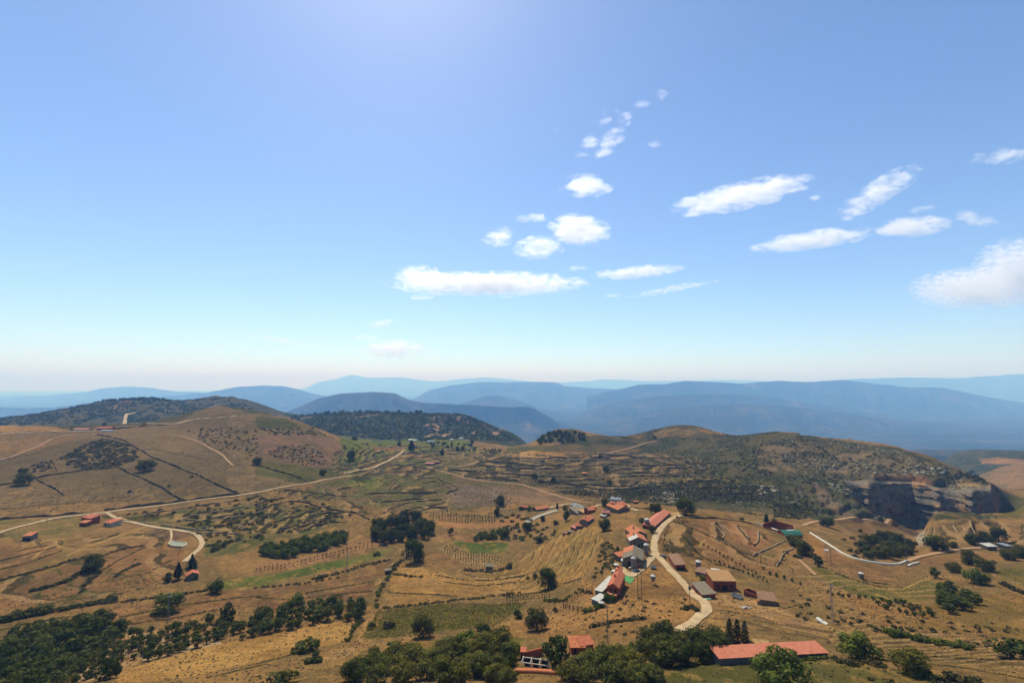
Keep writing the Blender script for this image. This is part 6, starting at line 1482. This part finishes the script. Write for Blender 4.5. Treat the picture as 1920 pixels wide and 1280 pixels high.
building(Z1('F', 1655, 412), Z1('F', 1700, 412), 3.5, 2.0, 'shed', 'grey', 'stone', 0.8, 'little dark shed at the foot of the pale vine plot', 'field_shed', cat='shed')
building(Z1('F', 930, 448), Z1('F', 970, 445), 3.0, 2.6, 'flat', 'grey', 'stone', 0.2, 'little stone hut in the hedge below the lone oak', 'field_hut', cat='hut')

# ------------------------------------------------------------------ vehicles and farm gear
M_PAINT = {}
for nm_, c_ in (('dark_car_paint', (0.03, 0.035, 0.045)), ('blue_car_paint', (0.04, 0.06, 0.09)), ('rust_red_paint', (0.22, 0.06, 0.04)), ('white_car_paint', (0.7, 0.7, 0.7))):
    m_, n_t, _, _ = new_mat(nm_); b_ = principled(n_t, 0.3, 0.5); b_.inputs['Base Color'].default_value = (*c_, 1); M_PAINT[nm_] = m_
m_, n_t, _, _ = new_mat('car_glass'); b_ = principled(n_t, 0.08, 0.6); b_.inputs['Base Color'].default_value = (0.02, 0.025, 0.03, 1); M_GLASS = m_
M_TYRE = surf_mat('rubber', (0.015, 0.015, 0.015), (0.03, 0.03, 0.03), 4)
def car(px, py, ang, paint, label):
    p = at(px, py); root = bpy.data.objects.new('parked_car', None); COL.objects.link(root); root.location = p; root.rotation_euler = (0, 0, ang)
    prof = [(-2.1, 0.45), (-2.1, 0.85), (-1.2, 0.98), (-0.55, 1.45), (0.9, 1.48), (1.75, 1.0), (2.1, 0.95), (2.1, 0.45)]
    n_ = len(prof); V = [(x, y, z) for y in (-0.85, 0.85) for (x, z) in prof]
    poly_obj('body', V, [tuple(range(n_)), tuple(range(2 * n_ - 1, n_ - 1, -1))] + [(i, n_ + i, n_ + (i + 1) % n_, (i + 1) % n_) for i in range(n_)], M_PAINT[paint], root)
    for s_ in (-1, 1): poly_obj('side_window', [(-1.0, s_ * 0.862, 1.02), (1.4, s_ * 0.862, 1.05), (0.85, s_ * 0.862, 1.38), (-0.5, s_ * 0.862, 1.38)], [(0, 1, 2, 3)], M_GLASS, root)
    poly_obj('windscreen', [(-1.17, -0.7, 1.02), (-1.17, 0.7, 1.02), (-0.6, 0.7, 1.43), (-0.6, -0.7, 1.43)], [(0, 1, 2, 3)], M_GLASS, root)
    for x in (-1.35, 1.3):
        for y in (-0.78, 0.78):
            w = cyl('wheel', 0.33, -0.1, 0.1, M_TYRE, root, 14); w.rotation_euler = (math.pi / 2, 0, 0); w.location = (x, y, 0.33)
    for y in (-0.6, 0.6): box('headlight', -2.13, -2.09, y - 0.16, y + 0.16, 0.66, 0.8, M_CAP, root)
    tag(root, label, 'car')
car(1243, 1044, math.radians(-62), 'dark_car_paint', 'dark car parked beside the farm road near the road fork')
car(1192.5, 1072, math.radians(10), 'blue_car_paint', 'dark blue car parked in the shade of the grey roofed farm building')
def trailer(pa, pb, label):
    a = at(*pa); b = at(*pb); d = Vector((b.x - a.x, b.y - a.y, 0)); L_ = d.length
    root = bpy.data.objects.new('farm_trailer', None); COL.objects.link(root); root.location = a; root.rotation_euler = (0, 0, math.atan2(d.y, d.x))
    box('bed', 0, L_, -1.1, 1.1, 0.75, 0.95, M_WOOD, root)
    for y in (-1.1, 1.04): box('side', 0, L_, y, y + 0.06, 0.953, 2.0, M_CAP, root)
    for x in (0.0, L_ - 0.06): box('end', x, x + 0.06, -1.037, 1.037, 0.953, 2.0, M_CAP, root)
    for x in (L_ * 0.3, L_ * 0.7):
        for y in (-1.2, 1.2):
            w = cyl('wheel', 0.42, -0.12, 0.12, M_TYRE, root, 14); w.rotation_euler = (math.pi / 2, 0, 0); w.location = (x, y, 0.42)
    box('drawbar', -1.6, -0.003, -0.08, 0.08, 0.6, 0.74, M_GALV, root)
    tag(root, label, 'trailer')
trailer(z3((1150,712))[0], z3((1290,748))[0], 'pale farm trailer in front of the tan roofed brick house')
trailer(z2((1100,178))[0], z2((1170,182))[0], 'old trailer on the knoll at the farm road fork')
def tank(pa, pb, label):
    a = at(*pa); b = at(*pb); d = Vector((b.x - a.x, b.y - a.y, 0)); L_ = d.length
    root = bpy.data.objects.new('water_tank', None); COL.objects.link(root); root.location = a; root.rotation_euler = (0, 0, math.atan2(d.y, d.x))
    c_ = cyl('drum', 0.8, 0, L_, WM['white'], root, 18); c_.rotation_euler = (0, math.pi / 2, 0); c_.location = (0, 0, 1.05)
    for x in (L_ * 0.2, L_ * 0.75): box('cradle', x, x + 0.3, -0.8, 0.8, -0.2, 0.55, WM['grey'], root)
    cyl('hatch', 0.3, 1.8, 2.05, M_GALV, root, 10, loc=(L_ * 0.5, 0))
    tag(root, label, 'tank')
tank(z5((1280,30))[0], z5((1395,62))[0], 'white cylindrical tank lying on the dry field at right')
def beam_pile(px, py, label):
    p = at(px, py); root = bpy.data.objects.new('debris_pile', None); COL.objects.link(root); root.location = p; r = random.Random(5)
    for i in range(7):
        o = box('plank', -1.4, 1.4, -0.12, 0.12, 0, 0.1, M_CAP, root); o.rotation_euler = (r.uniform(-.08, .08), r.uniform(-.05, .05), r.uniform(-0.6, 0.6)); o.location = (r.uniform(-1, 1), r.uniform(-.6, .6), 0.1 + i * 0.11)
    tag(root, label, 'debris')
beam_pile(*z3((1345,885))[0], 'heap of white boards on the verge below the brick house')
# wooden paddock fence
def fence(px_line, label, group=None, gap=2.2):
    L = drape_line(px_line, gap); o0 = np.array([L[0, 0], L[0, 1], ground_z(*L[0])])
    root = bpy.data.objects.new('wooden_fence', None); COL.objects.link(root); root.location = o0
    for i, (x, y) in enumerate(L):
        z = ground_z(x, y) - o0[2]; box('post', x - o0[0] - 0.16, x - o0[0] + 0.16, y - o0[1] - 0.16, y - o0[1] + 0.16, z - 0.4, z + 2.0, M_WOOD, root)
        if i:
            xp, yp = L[i - 1]; zp = ground_z(xp, yp) - o0[2]
            for hh in (0.8, 1.6):
                v_, f_ = tube([(xp - o0[0], yp - o0[1] - 0.15, zp + hh), (x - o0[0], y - o0[1] - 0.15, z + hh)], [0.11, 0.11], 4)
                poly_obj('rail', v_, f_, M_WOOD, root)
    tag(root, label, 'fence', group)
fence(Z('G', (408,680),(470,640),(550,580),(615,590)), 'wooden paddock fence on the far side of the paddock')
fence(Z('G', (408,690),(480,700),(565,715)), 'wooden paddock fence on the near side of the paddock')
# poles
def pole(px, py, hpx, label, kind='single', name='utility_pole'):
    p = at(px, py); h = hpx * p.y / F
    root = bpy.data.objects.new(name, None); COL.objects.link(root); root.location = p
    if kind == 'lattice':
        w = h * 0.032
        for sx in (-1, 1):
            for sy in (-1, 1):
                v_, f_ = tube([(sx * w, sy * w, -0.4), (sx * w * 0.3, sy * w * 0.3, h)], [0.06, 0.04], 4); poly_obj('leg', v_, f_, M_GALV, root)
        tb = []
        nb_ = 9
        for i in range(nb_):
            z0 = h * i / nb_; z1_ = h * (i + 1) / nb_; w0 = w * (1 - 0.7 * i / nb_); w1 = w * (1 - 0.7 * (i + 1) / nb_)
            for s_ in (-1, 1):
                tb.append(tube([(-w0, s_ * w0, z0), (w1, s_ * w1, z1_)], [0.022, 0.022], 4)); tb.append(tube([(s_ * w0, -w0, z0), (s_ * w1, w1, z1_)], [0.022, 0.022], 4))
        link('bracing', join_tubes('bracing', tb, False), M_GALV, root)
        for zz in (0.97, 0.88): box('crossarm', -h * 0.07, h * 0.07, -0.08, 0.08, h * zz, h * zz + 0.16, M_GALV, root)
    else:
        m_ = WM['grey'] if kind != 'wood' else M_WOOD
        for k_ in ((0,) if kind != 'double' else (-0.9, 0.9)): cyl('post', 0.17 if kind != 'wood' else 0.12, -0.5, h, m_, root, 8, rtop=0.10, loc=(k_, 0))
        box('crossarm', -1.1, 1.1, -0.215, -0.175, h * 0.95, h * 0.95 + 0.14, m_, root)
        for i in (-1, 0, 1): cyl('insulator', 0.07, h * 0.95 + 0.143, h * 0.95 + 0.4, M_CAP, root, 8, loc=(i * 0.9, -0.195))
        if kind == 'transformer': box('transformer', -0.6, 0.6, -0.9, -0.22, h * 0.72, h * 0.72 + 1.5, WM['grey'], root)
    tag(root, label, 'pole')
pole(1140, 1207, 66, 'tall single pole in front of the farm garden', 'single')
pole(1200, 1124.5, 64, 'double pole on the dry knoll below the farm yard', 'double')
pole(1294, 1140, 46, 'pole with a transformer beside the farm road', 'transformer')
pole(1212, 1203, 19, 'short wooden post right of the tall single pole', 'wood', 'wooden_post')
pole(314, 1168, 52, 'lattice pylon on the ploughed strip at left', 'lattice', 'lattice_pylon')
pole(650, 1073, 36, 'lattice pylon on the meadow strip left of the lone oak', 'lattice', 'lattice_pylon')
pole(1562, 1170, 70, 'lattice pylon beside the white tank at right', 'lattice', 'lattice_pylon')
pole(1700, 1057, 46, 'pole at the end of the long white kerb', 'single')
pole(1174, 973, 24, 'left pole of two on the slope above the farm', 'wood')
pole(1197, 973, 24, 'right pole of two on the slope above the farm', 'wood')
pole(87, 990, 17, 'thin pole beside the road left of the red huts', 'wood')
pole(1427, 1060, 20, 'thin pole on the terraces left of the barn oaks', 'wood')
pole(1251, 1033, 13, 'left thin pole by the road bend saplings', 'wood')
pole(1260, 1040, 19, 'right thin pole by the road bend saplings', 'wood')
pole(1160, 948, 14, 'thin pole in front of the big village house', 'wood')
pole(1558.5, 1061, 30, 'thin pole beside the solar panel in the brown field', 'wood')
pole(730, 1078, 20, 'thin pole beside the little stone hut in the hedge', 'wood')
_p = at(1551, 1052); rt = bpy.data.objects.new('solar_panel', None); COL.objects.link(rt); rt.location = _p
_h = 20 * _p.y / F; box('panel', -1.6, 1.6, -0.7, 0.7, 0, 0.08, M_CAP, rt).location = (0, 0, _h)
rt.children[0].rotation_euler = (0.5, 0, 0.2); cyl('post', 0.09, -0.4, _h - 0.06, M_GALV, rt, 8); tag(rt, 'white tilted solar panel on a post in the brown field', 'solar panel')
# pond
def pond(cx_, cy_, rx_, ry_):
    N_ = 28; P = [at(cx_ + rx_ * math.cos(2 * math.pi * i / N_), cy_ + ry_ * math.sin(2 * math.pi * i / N_)) for i in range(N_)]
    c = at(cx_, cy_); zt_ = max(p.z for p in P) + 0.2
    root = bpy.data.objects.new('pond', None); COL.objects.link(root); root.location = (c.x, c.y, zt_)
    V = []
    for k_, dz in ((1.12, -2.5), (1.08, 0.5), (0.94, 0.55), (0.86, 0.0)): V += [((p.x - c.x) * k_, (p.y - c.y) * k_, dz) for p in P]
    poly_obj('rim', V, [(r_ * N_ + i, r_ * N_ + (i + 1) % N_, (r_ + 1) * N_ + (i + 1) % N_, (r_ + 1) * N_ + i) for r_ in range(3) for i in range(N_)], surf_mat('pond_liner', S(186,168,138), S(206,190,160), 0.8), root)
    m_, n_t, _, _ = new_mat('pond_water'); b_ = principled(n_t, 0.4, 0.12); b_.inputs['Base Color'].default_value = (0.20, 0.20, 0.125, 1); bump(n_t, noise(n_t, 1.5, 2), b_, 0.1, 0.05)
    poly_obj('water', [((p.x - c.x) * 0.9, (p.y - c.y) * 0.9, 0.15) for p in P], [tuple(range(N_))], m_, root)
    tag(root, 'oval irrigation pond with pale rim above the contour fields', 'pond')
pond(333, 1021, 17, 5)
# stacks of pale rock
M_ROCK = surf_mat('limestone', S(150,138,122), S(196,182,160), 0.5, 0.95, 0.8)
def rock_mesh(seed):
    r = np.random.default_rng(seed); V = []; ns, nl = 9, 6
    for j in range(nl + 1):
        th = math.pi * j / nl
        for i in range(ns):
            a = 2 * math.pi * i / ns; k = 0.75 + 0.5 * r.random()
            V.append((math.cos(a) * math.sin(th) * k, math.sin(a) * math.sin(th) * k, math.cos(th) * 0.7 * k if 0 < j < nl else math.cos(th) * 0.6))
    return faces_mesh('rock', V, [(j * ns + i, j * ns + (i + 1) % ns, (j + 1) * ns + (i + 1) % ns, (j + 1) * ns + i) for j in range(nl) for i in range(ns)])
ROCKS = [rock_mesh(300 + i) for i in range(5)]
for r_ in ROCKS: r_.materials.append(M_ROCK)
def rocks(poly, n_, lo, hi, label, group, seed):
    for x, y in scatter(poly, n_, 2.5, seed):
        p = at(x, y); o = link('boulder', rng.choice(ROCKS)); s = rng.uniform(lo, hi) * p.y / F / 2
        o.location = (p.x, p.y, p.z); o.scale = (s, s, s * rng.uniform(0.6, 1.0)); o.rotation_euler = (0, 0, rng.uniform(0, 6.28)); tag(o, label, 'boulder', group)
rocks(Z('C', (1090,960),(1150,920),(1210,935),(1240,990),(1170,1010)), 45, 2, 5, 'pale boulder in the scree heap behind the large oak', 'scree heap behind the oak', 401)
rocks(Z('D', (300,700),(600,690),(850,720),(950,800),(600,800),(350,760)), 60, 2.5, 6, 'pale boulder in the upper outcrop band of the ridge', 'upper outcrop band', 402)
rocks(Z('D', (960,760),(1200,730),(1370,770),(1340,800),(1050,810)), 36, 3, 7, 'pale block in the ledge above the cliff', 'ledge above the cliff', 403)
rocks(Z('D', (480,860),(620,880),(720,920),(640,950),(520,900)), 32, 2.5, 6, 'pale boulder at the left shoulder of the cliff', 'left shoulder of the cliff', 404)
rocks(Z('D', (1380,880),(1650,900),(1680,930),(1400,930)), 36, 2.5, 6, 'pale boulder on the brow of the cliff', 'brow of the cliff', 405)
rocks(Z('H', (1140,180),(1200,135),(1235,180),(1170,250)), 30, 3, 6, 'pale boulder in the gully at the head of the hollow', 'gully boulders', 406)
rocks(Z('D', (0,880),(130,880),(150,930),(20,950)), 18, 3, 8, 'grey boulder in the small outcrop on the ridge slope', 'small outcrop', 407)
# ------------------------------------------------------------------ clouds: puffs of scattering vapour above the haze
def cloud_mat(name, dens, scale, k_noise, off, soft):
    m, nt, nd, lk = new_mat(name)
    o = nd.new('ShaderNodeOutputMaterial'); pv = nd.new('ShaderNodeVolumePrincipled')
    pv.inputs['Color'].default_value = (1, 1, 1, 1); pv.inputs['Anisotropy'].default_value = 0.45; pv.inputs['Absorption Color'].default_value = (1, 1, 1, 1)
    tc = nd.new('ShaderNodeTexCoord'); ob = tc.outputs['Object']
    ln = nd.new('ShaderNodeVectorMath'); ln.operation = 'LENGTH'; lk.new(ob, ln.inputs[0])
    g = nd.new('ShaderNodeNewGeometry')
    mp = nd.new('ShaderNodeVectorMath'); mp.operation = 'MULTIPLY'; lk.new(g.outputs['Position'], mp.inputs[0]); mp.inputs[1].default_value = (0.6, 0.9, 1.5)
    n1 = noise(nt, scale, 7, 0.7, mp.outputs[0], 0.5)
    def math_(op, a, b, c=None):
        nd_ = nd.new('ShaderNodeMath'); nd_.operation = op
        for i, v in enumerate((a, b, c)):
            if v is None: continue
            if isinstance(v, bpy.types.NodeSocket): lk.new(v, nd_.inputs[i])
            else: nd_.inputs[i].default_value = v
        return nd_.outputs[0]
    r2 = math_('POWER', ln.outputs['Value'], 2.0)
    fall = math_('SUBTRACT', 1.0, r2)                      # 1 in the middle, 0 at the skin
    v = math_('MULTIPLY_ADD', math_('SUBTRACT', n1, 0.5), k_noise, math_('ADD', fall, off))
    v = math_('MINIMUM', v, math_('MULTIPLY', fall, 4.0))
    b = nd.new('ShaderNodeMapRange'); b.inputs['From Min'].default_value = 0.0; b.inputs['From Max'].default_value = soft
    b.inputs['To Min'].default_value = 0; b.inputs['To Max'].default_value = dens; lk.new(v, b.inputs['Value'])
    lk.new(b.outputs[0], pv.inputs['Density']); lk.new(pv.outputs[0], o.inputs['Volume'])
    return m
CM = {'solid': cloud_mat('dense_cloud', 0.0085, 0.0085, 5.0, -0.28, 0.7), 'puff': cloud_mat('puffy_cloud', 0.0085, 0.012, 7.0, -0.5, 1.0), 'wisp': cloud_mat('thin_cloud', 0.007, 0.011, 4.5, -0.5, 0.9), 'faint': cloud_mat('faint_low_cloud', 0.0032, 0.0035, 5.5, -0.45, 1.0)}
def ico(n_=2):
    import bmesh
    bm = bmesh.new(); bmesh.ops.create_icosphere(bm, subdivisions=n_, radius=1.0); me = bpy.data.meshes.new('cloud'); bm.to_mesh(me); bm.free(); return me
CLOUD_MESH = {k: ico() for k in CM}
for k, me in CLOUD_MESH.items(): me.materials.append(CM[k])
ALT = 1900.0
def cloud(px, py, wpx, hpx, tilt, kind, label, group=None):
    u, s = ray(px, py); Y = ALT / max(float(s), 0.06); sl = math.sqrt(1 + float(u)**2 + float(s)**2); D = Y * sl
    # pixels per metre grow towards the picture edge, hence the cos terms
    kx = 1.0 / (F * math.sqrt(1 + float(u)**2)) ; dist = D
    o = link('cloud', CLOUD_MESH[kind])
    o.location = (float(u) * Y, Y, CZ + float(s) * Y)
    fwd = Y * cp + float(s) * Y * sp
    rx = wpx / F * fwd / 2; rz = hpx / F * fwd / 2
    o.scale = (rx * 1.2, min(rx, rz * 1.5), rz * 1.12)
    o.rotation_euler = (0, -tilt, 0)
    return tag(o, label, 'cloud', group)
for c_ in [
 (915, 532, 345, 46, 0.0, 'solid', 'longest flat white cloud low in the middle of the sky'),
 (790, 519, 90, 44, -0.1, 'puff', 'ragged puff on the left end of the longest cloud'),
 (1393, 366, 255, 52, 0.21, 'solid', 'big smooth white cloud tilted up to the right'),
 (1522, 450, 225, 36, 0.13, 'solid', 'long white cloud below and right of the tilted one'),
 (1712, 425, 130, 40, 0.08, 'solid', 'white cloud bank left of the wisp at the right'),
 (1645, 362, 175, 50, 0.55, 'puff', 'ragged diagonal cloud in the right part of the sky'),
 (1098, 352, 92, 36, 0.0, 'solid', 'small oval white cloud in the upper middle'),
 (1095, 331, 90, 16, 0.0, 'wisp', 'thin streak on top of the small oval cloud'),
 (1086, 432, 110, 56, -0.12, 'solid', 'blunt white cloud above the longest cloud'),
 (1010, 464, 92, 44, 0.1, 'puff', 'ragged lower left part of the blunt white cloud'),
 (1000, 409, 80, 16, 0.02, 'puff', 'narrow streak above the blunt white cloud'),
 (935, 446, 64, 40, 0.2, 'wisp', 'torn wisp left of the blunt white cloud'),
 (1196, 510, 160, 24, 0.08, 'solid', 'short flat cloud right of the longest cloud'),
 (1265, 541, 170, 15, 0.18, 'puff', 'slanting streak below the short flat cloud'),
 (1148, 554, 40, 8, 0.0, 'wisp', 'tiny streak left of the slanting streak'),
 (1080, 503, 44, 12, 0.05, 'puff', 'tiny cloud above the right end of the longest cloud'),
 (790, 557, 54, 13, 0.0, 'puff', 'tiny cloud under the left end of the longest cloud'),
 (952, 556, 46, 8, 0.0, 'wisp', 'tiny streak under the middle of the longest cloud'),
 (1150, 259, 50, 30, 0.4, 'puff', 'right puff of the broken cluster high in the middle'),
 (1107, 268, 40, 28, 0.5, 'puff', 'left puff of the broken cluster high in the middle'),
 (1130, 287, 44, 20, 0.3, 'puff', 'lower puff of the broken cluster high in the middle'),
 (1090, 290, 36, 16, 0.2, 'wisp', 'faint left tail of the broken cluster'),
 (1172, 221, 26, 30, 0.5, 'puff', 'upright puff above the broken cluster'),
 (1132, 229, 30, 13, 0.3, 'puff', 'thin puff left of the upright puff'),
 (1156, 208, 16, 11, 0.0, 'puff', 'tiny puff above the thin puff'),
 (1133, 211, 12, 16, 0.3, 'wisp', 'tiny faint puff left of the tiny puff'),
 (1112, 231, 14, 16, 0.5, 'wisp', 'tiny leftmost puff above the broken cluster'),
 (1240, 180, 26, 18, -0.3, 'puff', 'topmost small puff in the sky'),
 (1206, 196, 34, 14, 0.1, 'wisp', 'faint wisp left of the topmost puff'),
 (1229, 271, 34, 15, 0.1, 'puff', 'small puff right of the broken cluster'),
 (1042, 243, 12, 10, 0.3, 'wisp', 'tiny lone puff left of the broken cluster'),
 (1530, 370, 34, 13, 0.1, 'puff', 'tiny cloud under the right tip of the tilted cloud'),
 (1835, 540, 230, 78, 0.0, 'puff', 'large grey white cloud at the right edge'),
 (1905, 510, 120, 130, 0.5, 'puff', 'upper right mass of the cloud at the right edge'),
 (1885, 292, 84, 32, 0.1, 'puff', 'faint cloud near the upper right edge'),
 (1834, 298, 30, 24, 0.2, 'wisp', 'small faint puff left of the upper right cloud'),
 (1830, 412, 80, 30, -0.3, 'wisp', 'thin wisp right of the white cloud bank'),
 (1730, 391, 46, 20, 0.2, 'wisp', 'faint puff above the white cloud bank'),
 (738, 655, 120, 40, 0.05, 'faint', 'soft cloud low over the far blue peak'),
 (722, 606, 70, 16, 0.15, 'faint', 'faint streak above the soft low cloud'),
 (512, 636, 100, 14, -0.1, 'faint', 'faint low streak at the left'),
 (592, 637, 44, 10, 0.0, 'faint', 'faint tiny low streak right of the left one'),
 (680, 633, 60, 14, 0.0, 'faint', 'faint low streak left of the soft low cloud'),
 (92, 623, 60, 10, 0.05, 'faint', 'faint low streak near the left edge'),
 ]: cloud(*c_)

# ------------------------------------------------------------------ labels: tell look-alikes of small groups apart by their order
_T = ['second', 'third', 'fourth', 'fifth', 'sixth', 'seventh', 'eighth', 'ninth', 'tenth', 'eleventh', 'twelfth', 'thirteenth', 'fourteenth', 'fifteenth', 'sixteenth', 'seventeenth', 'eighteenth', 'nineteenth', 'twentieth']
_T += ['twenty-' + w for w in ['first'] + _T[:8]] + ['thirtieth'] + ['thirty-' + w for w in ['first'] + _T[:8]]
ORD = ['leftmost'] + [w + ' from left' for w in _T]
byl = {}
for o in COL.objects:
    if o.parent is None and 'label' in o.keys() and 'group' in o.keys(): byl.setdefault((o['label'], o['group']), []).append(o)
for (lb, gp), lst in byl.items():
    if 1 < len(lst) <= len(ORD):
        lst.sort(key=lambda o: project(o.location.x, o.location.y, o.location.z)[0])
        for i, o in enumerate(lst): o['label'] = lb + ', ' + (ORD[i] if i < len(lst) - 1 else 'rightmost')
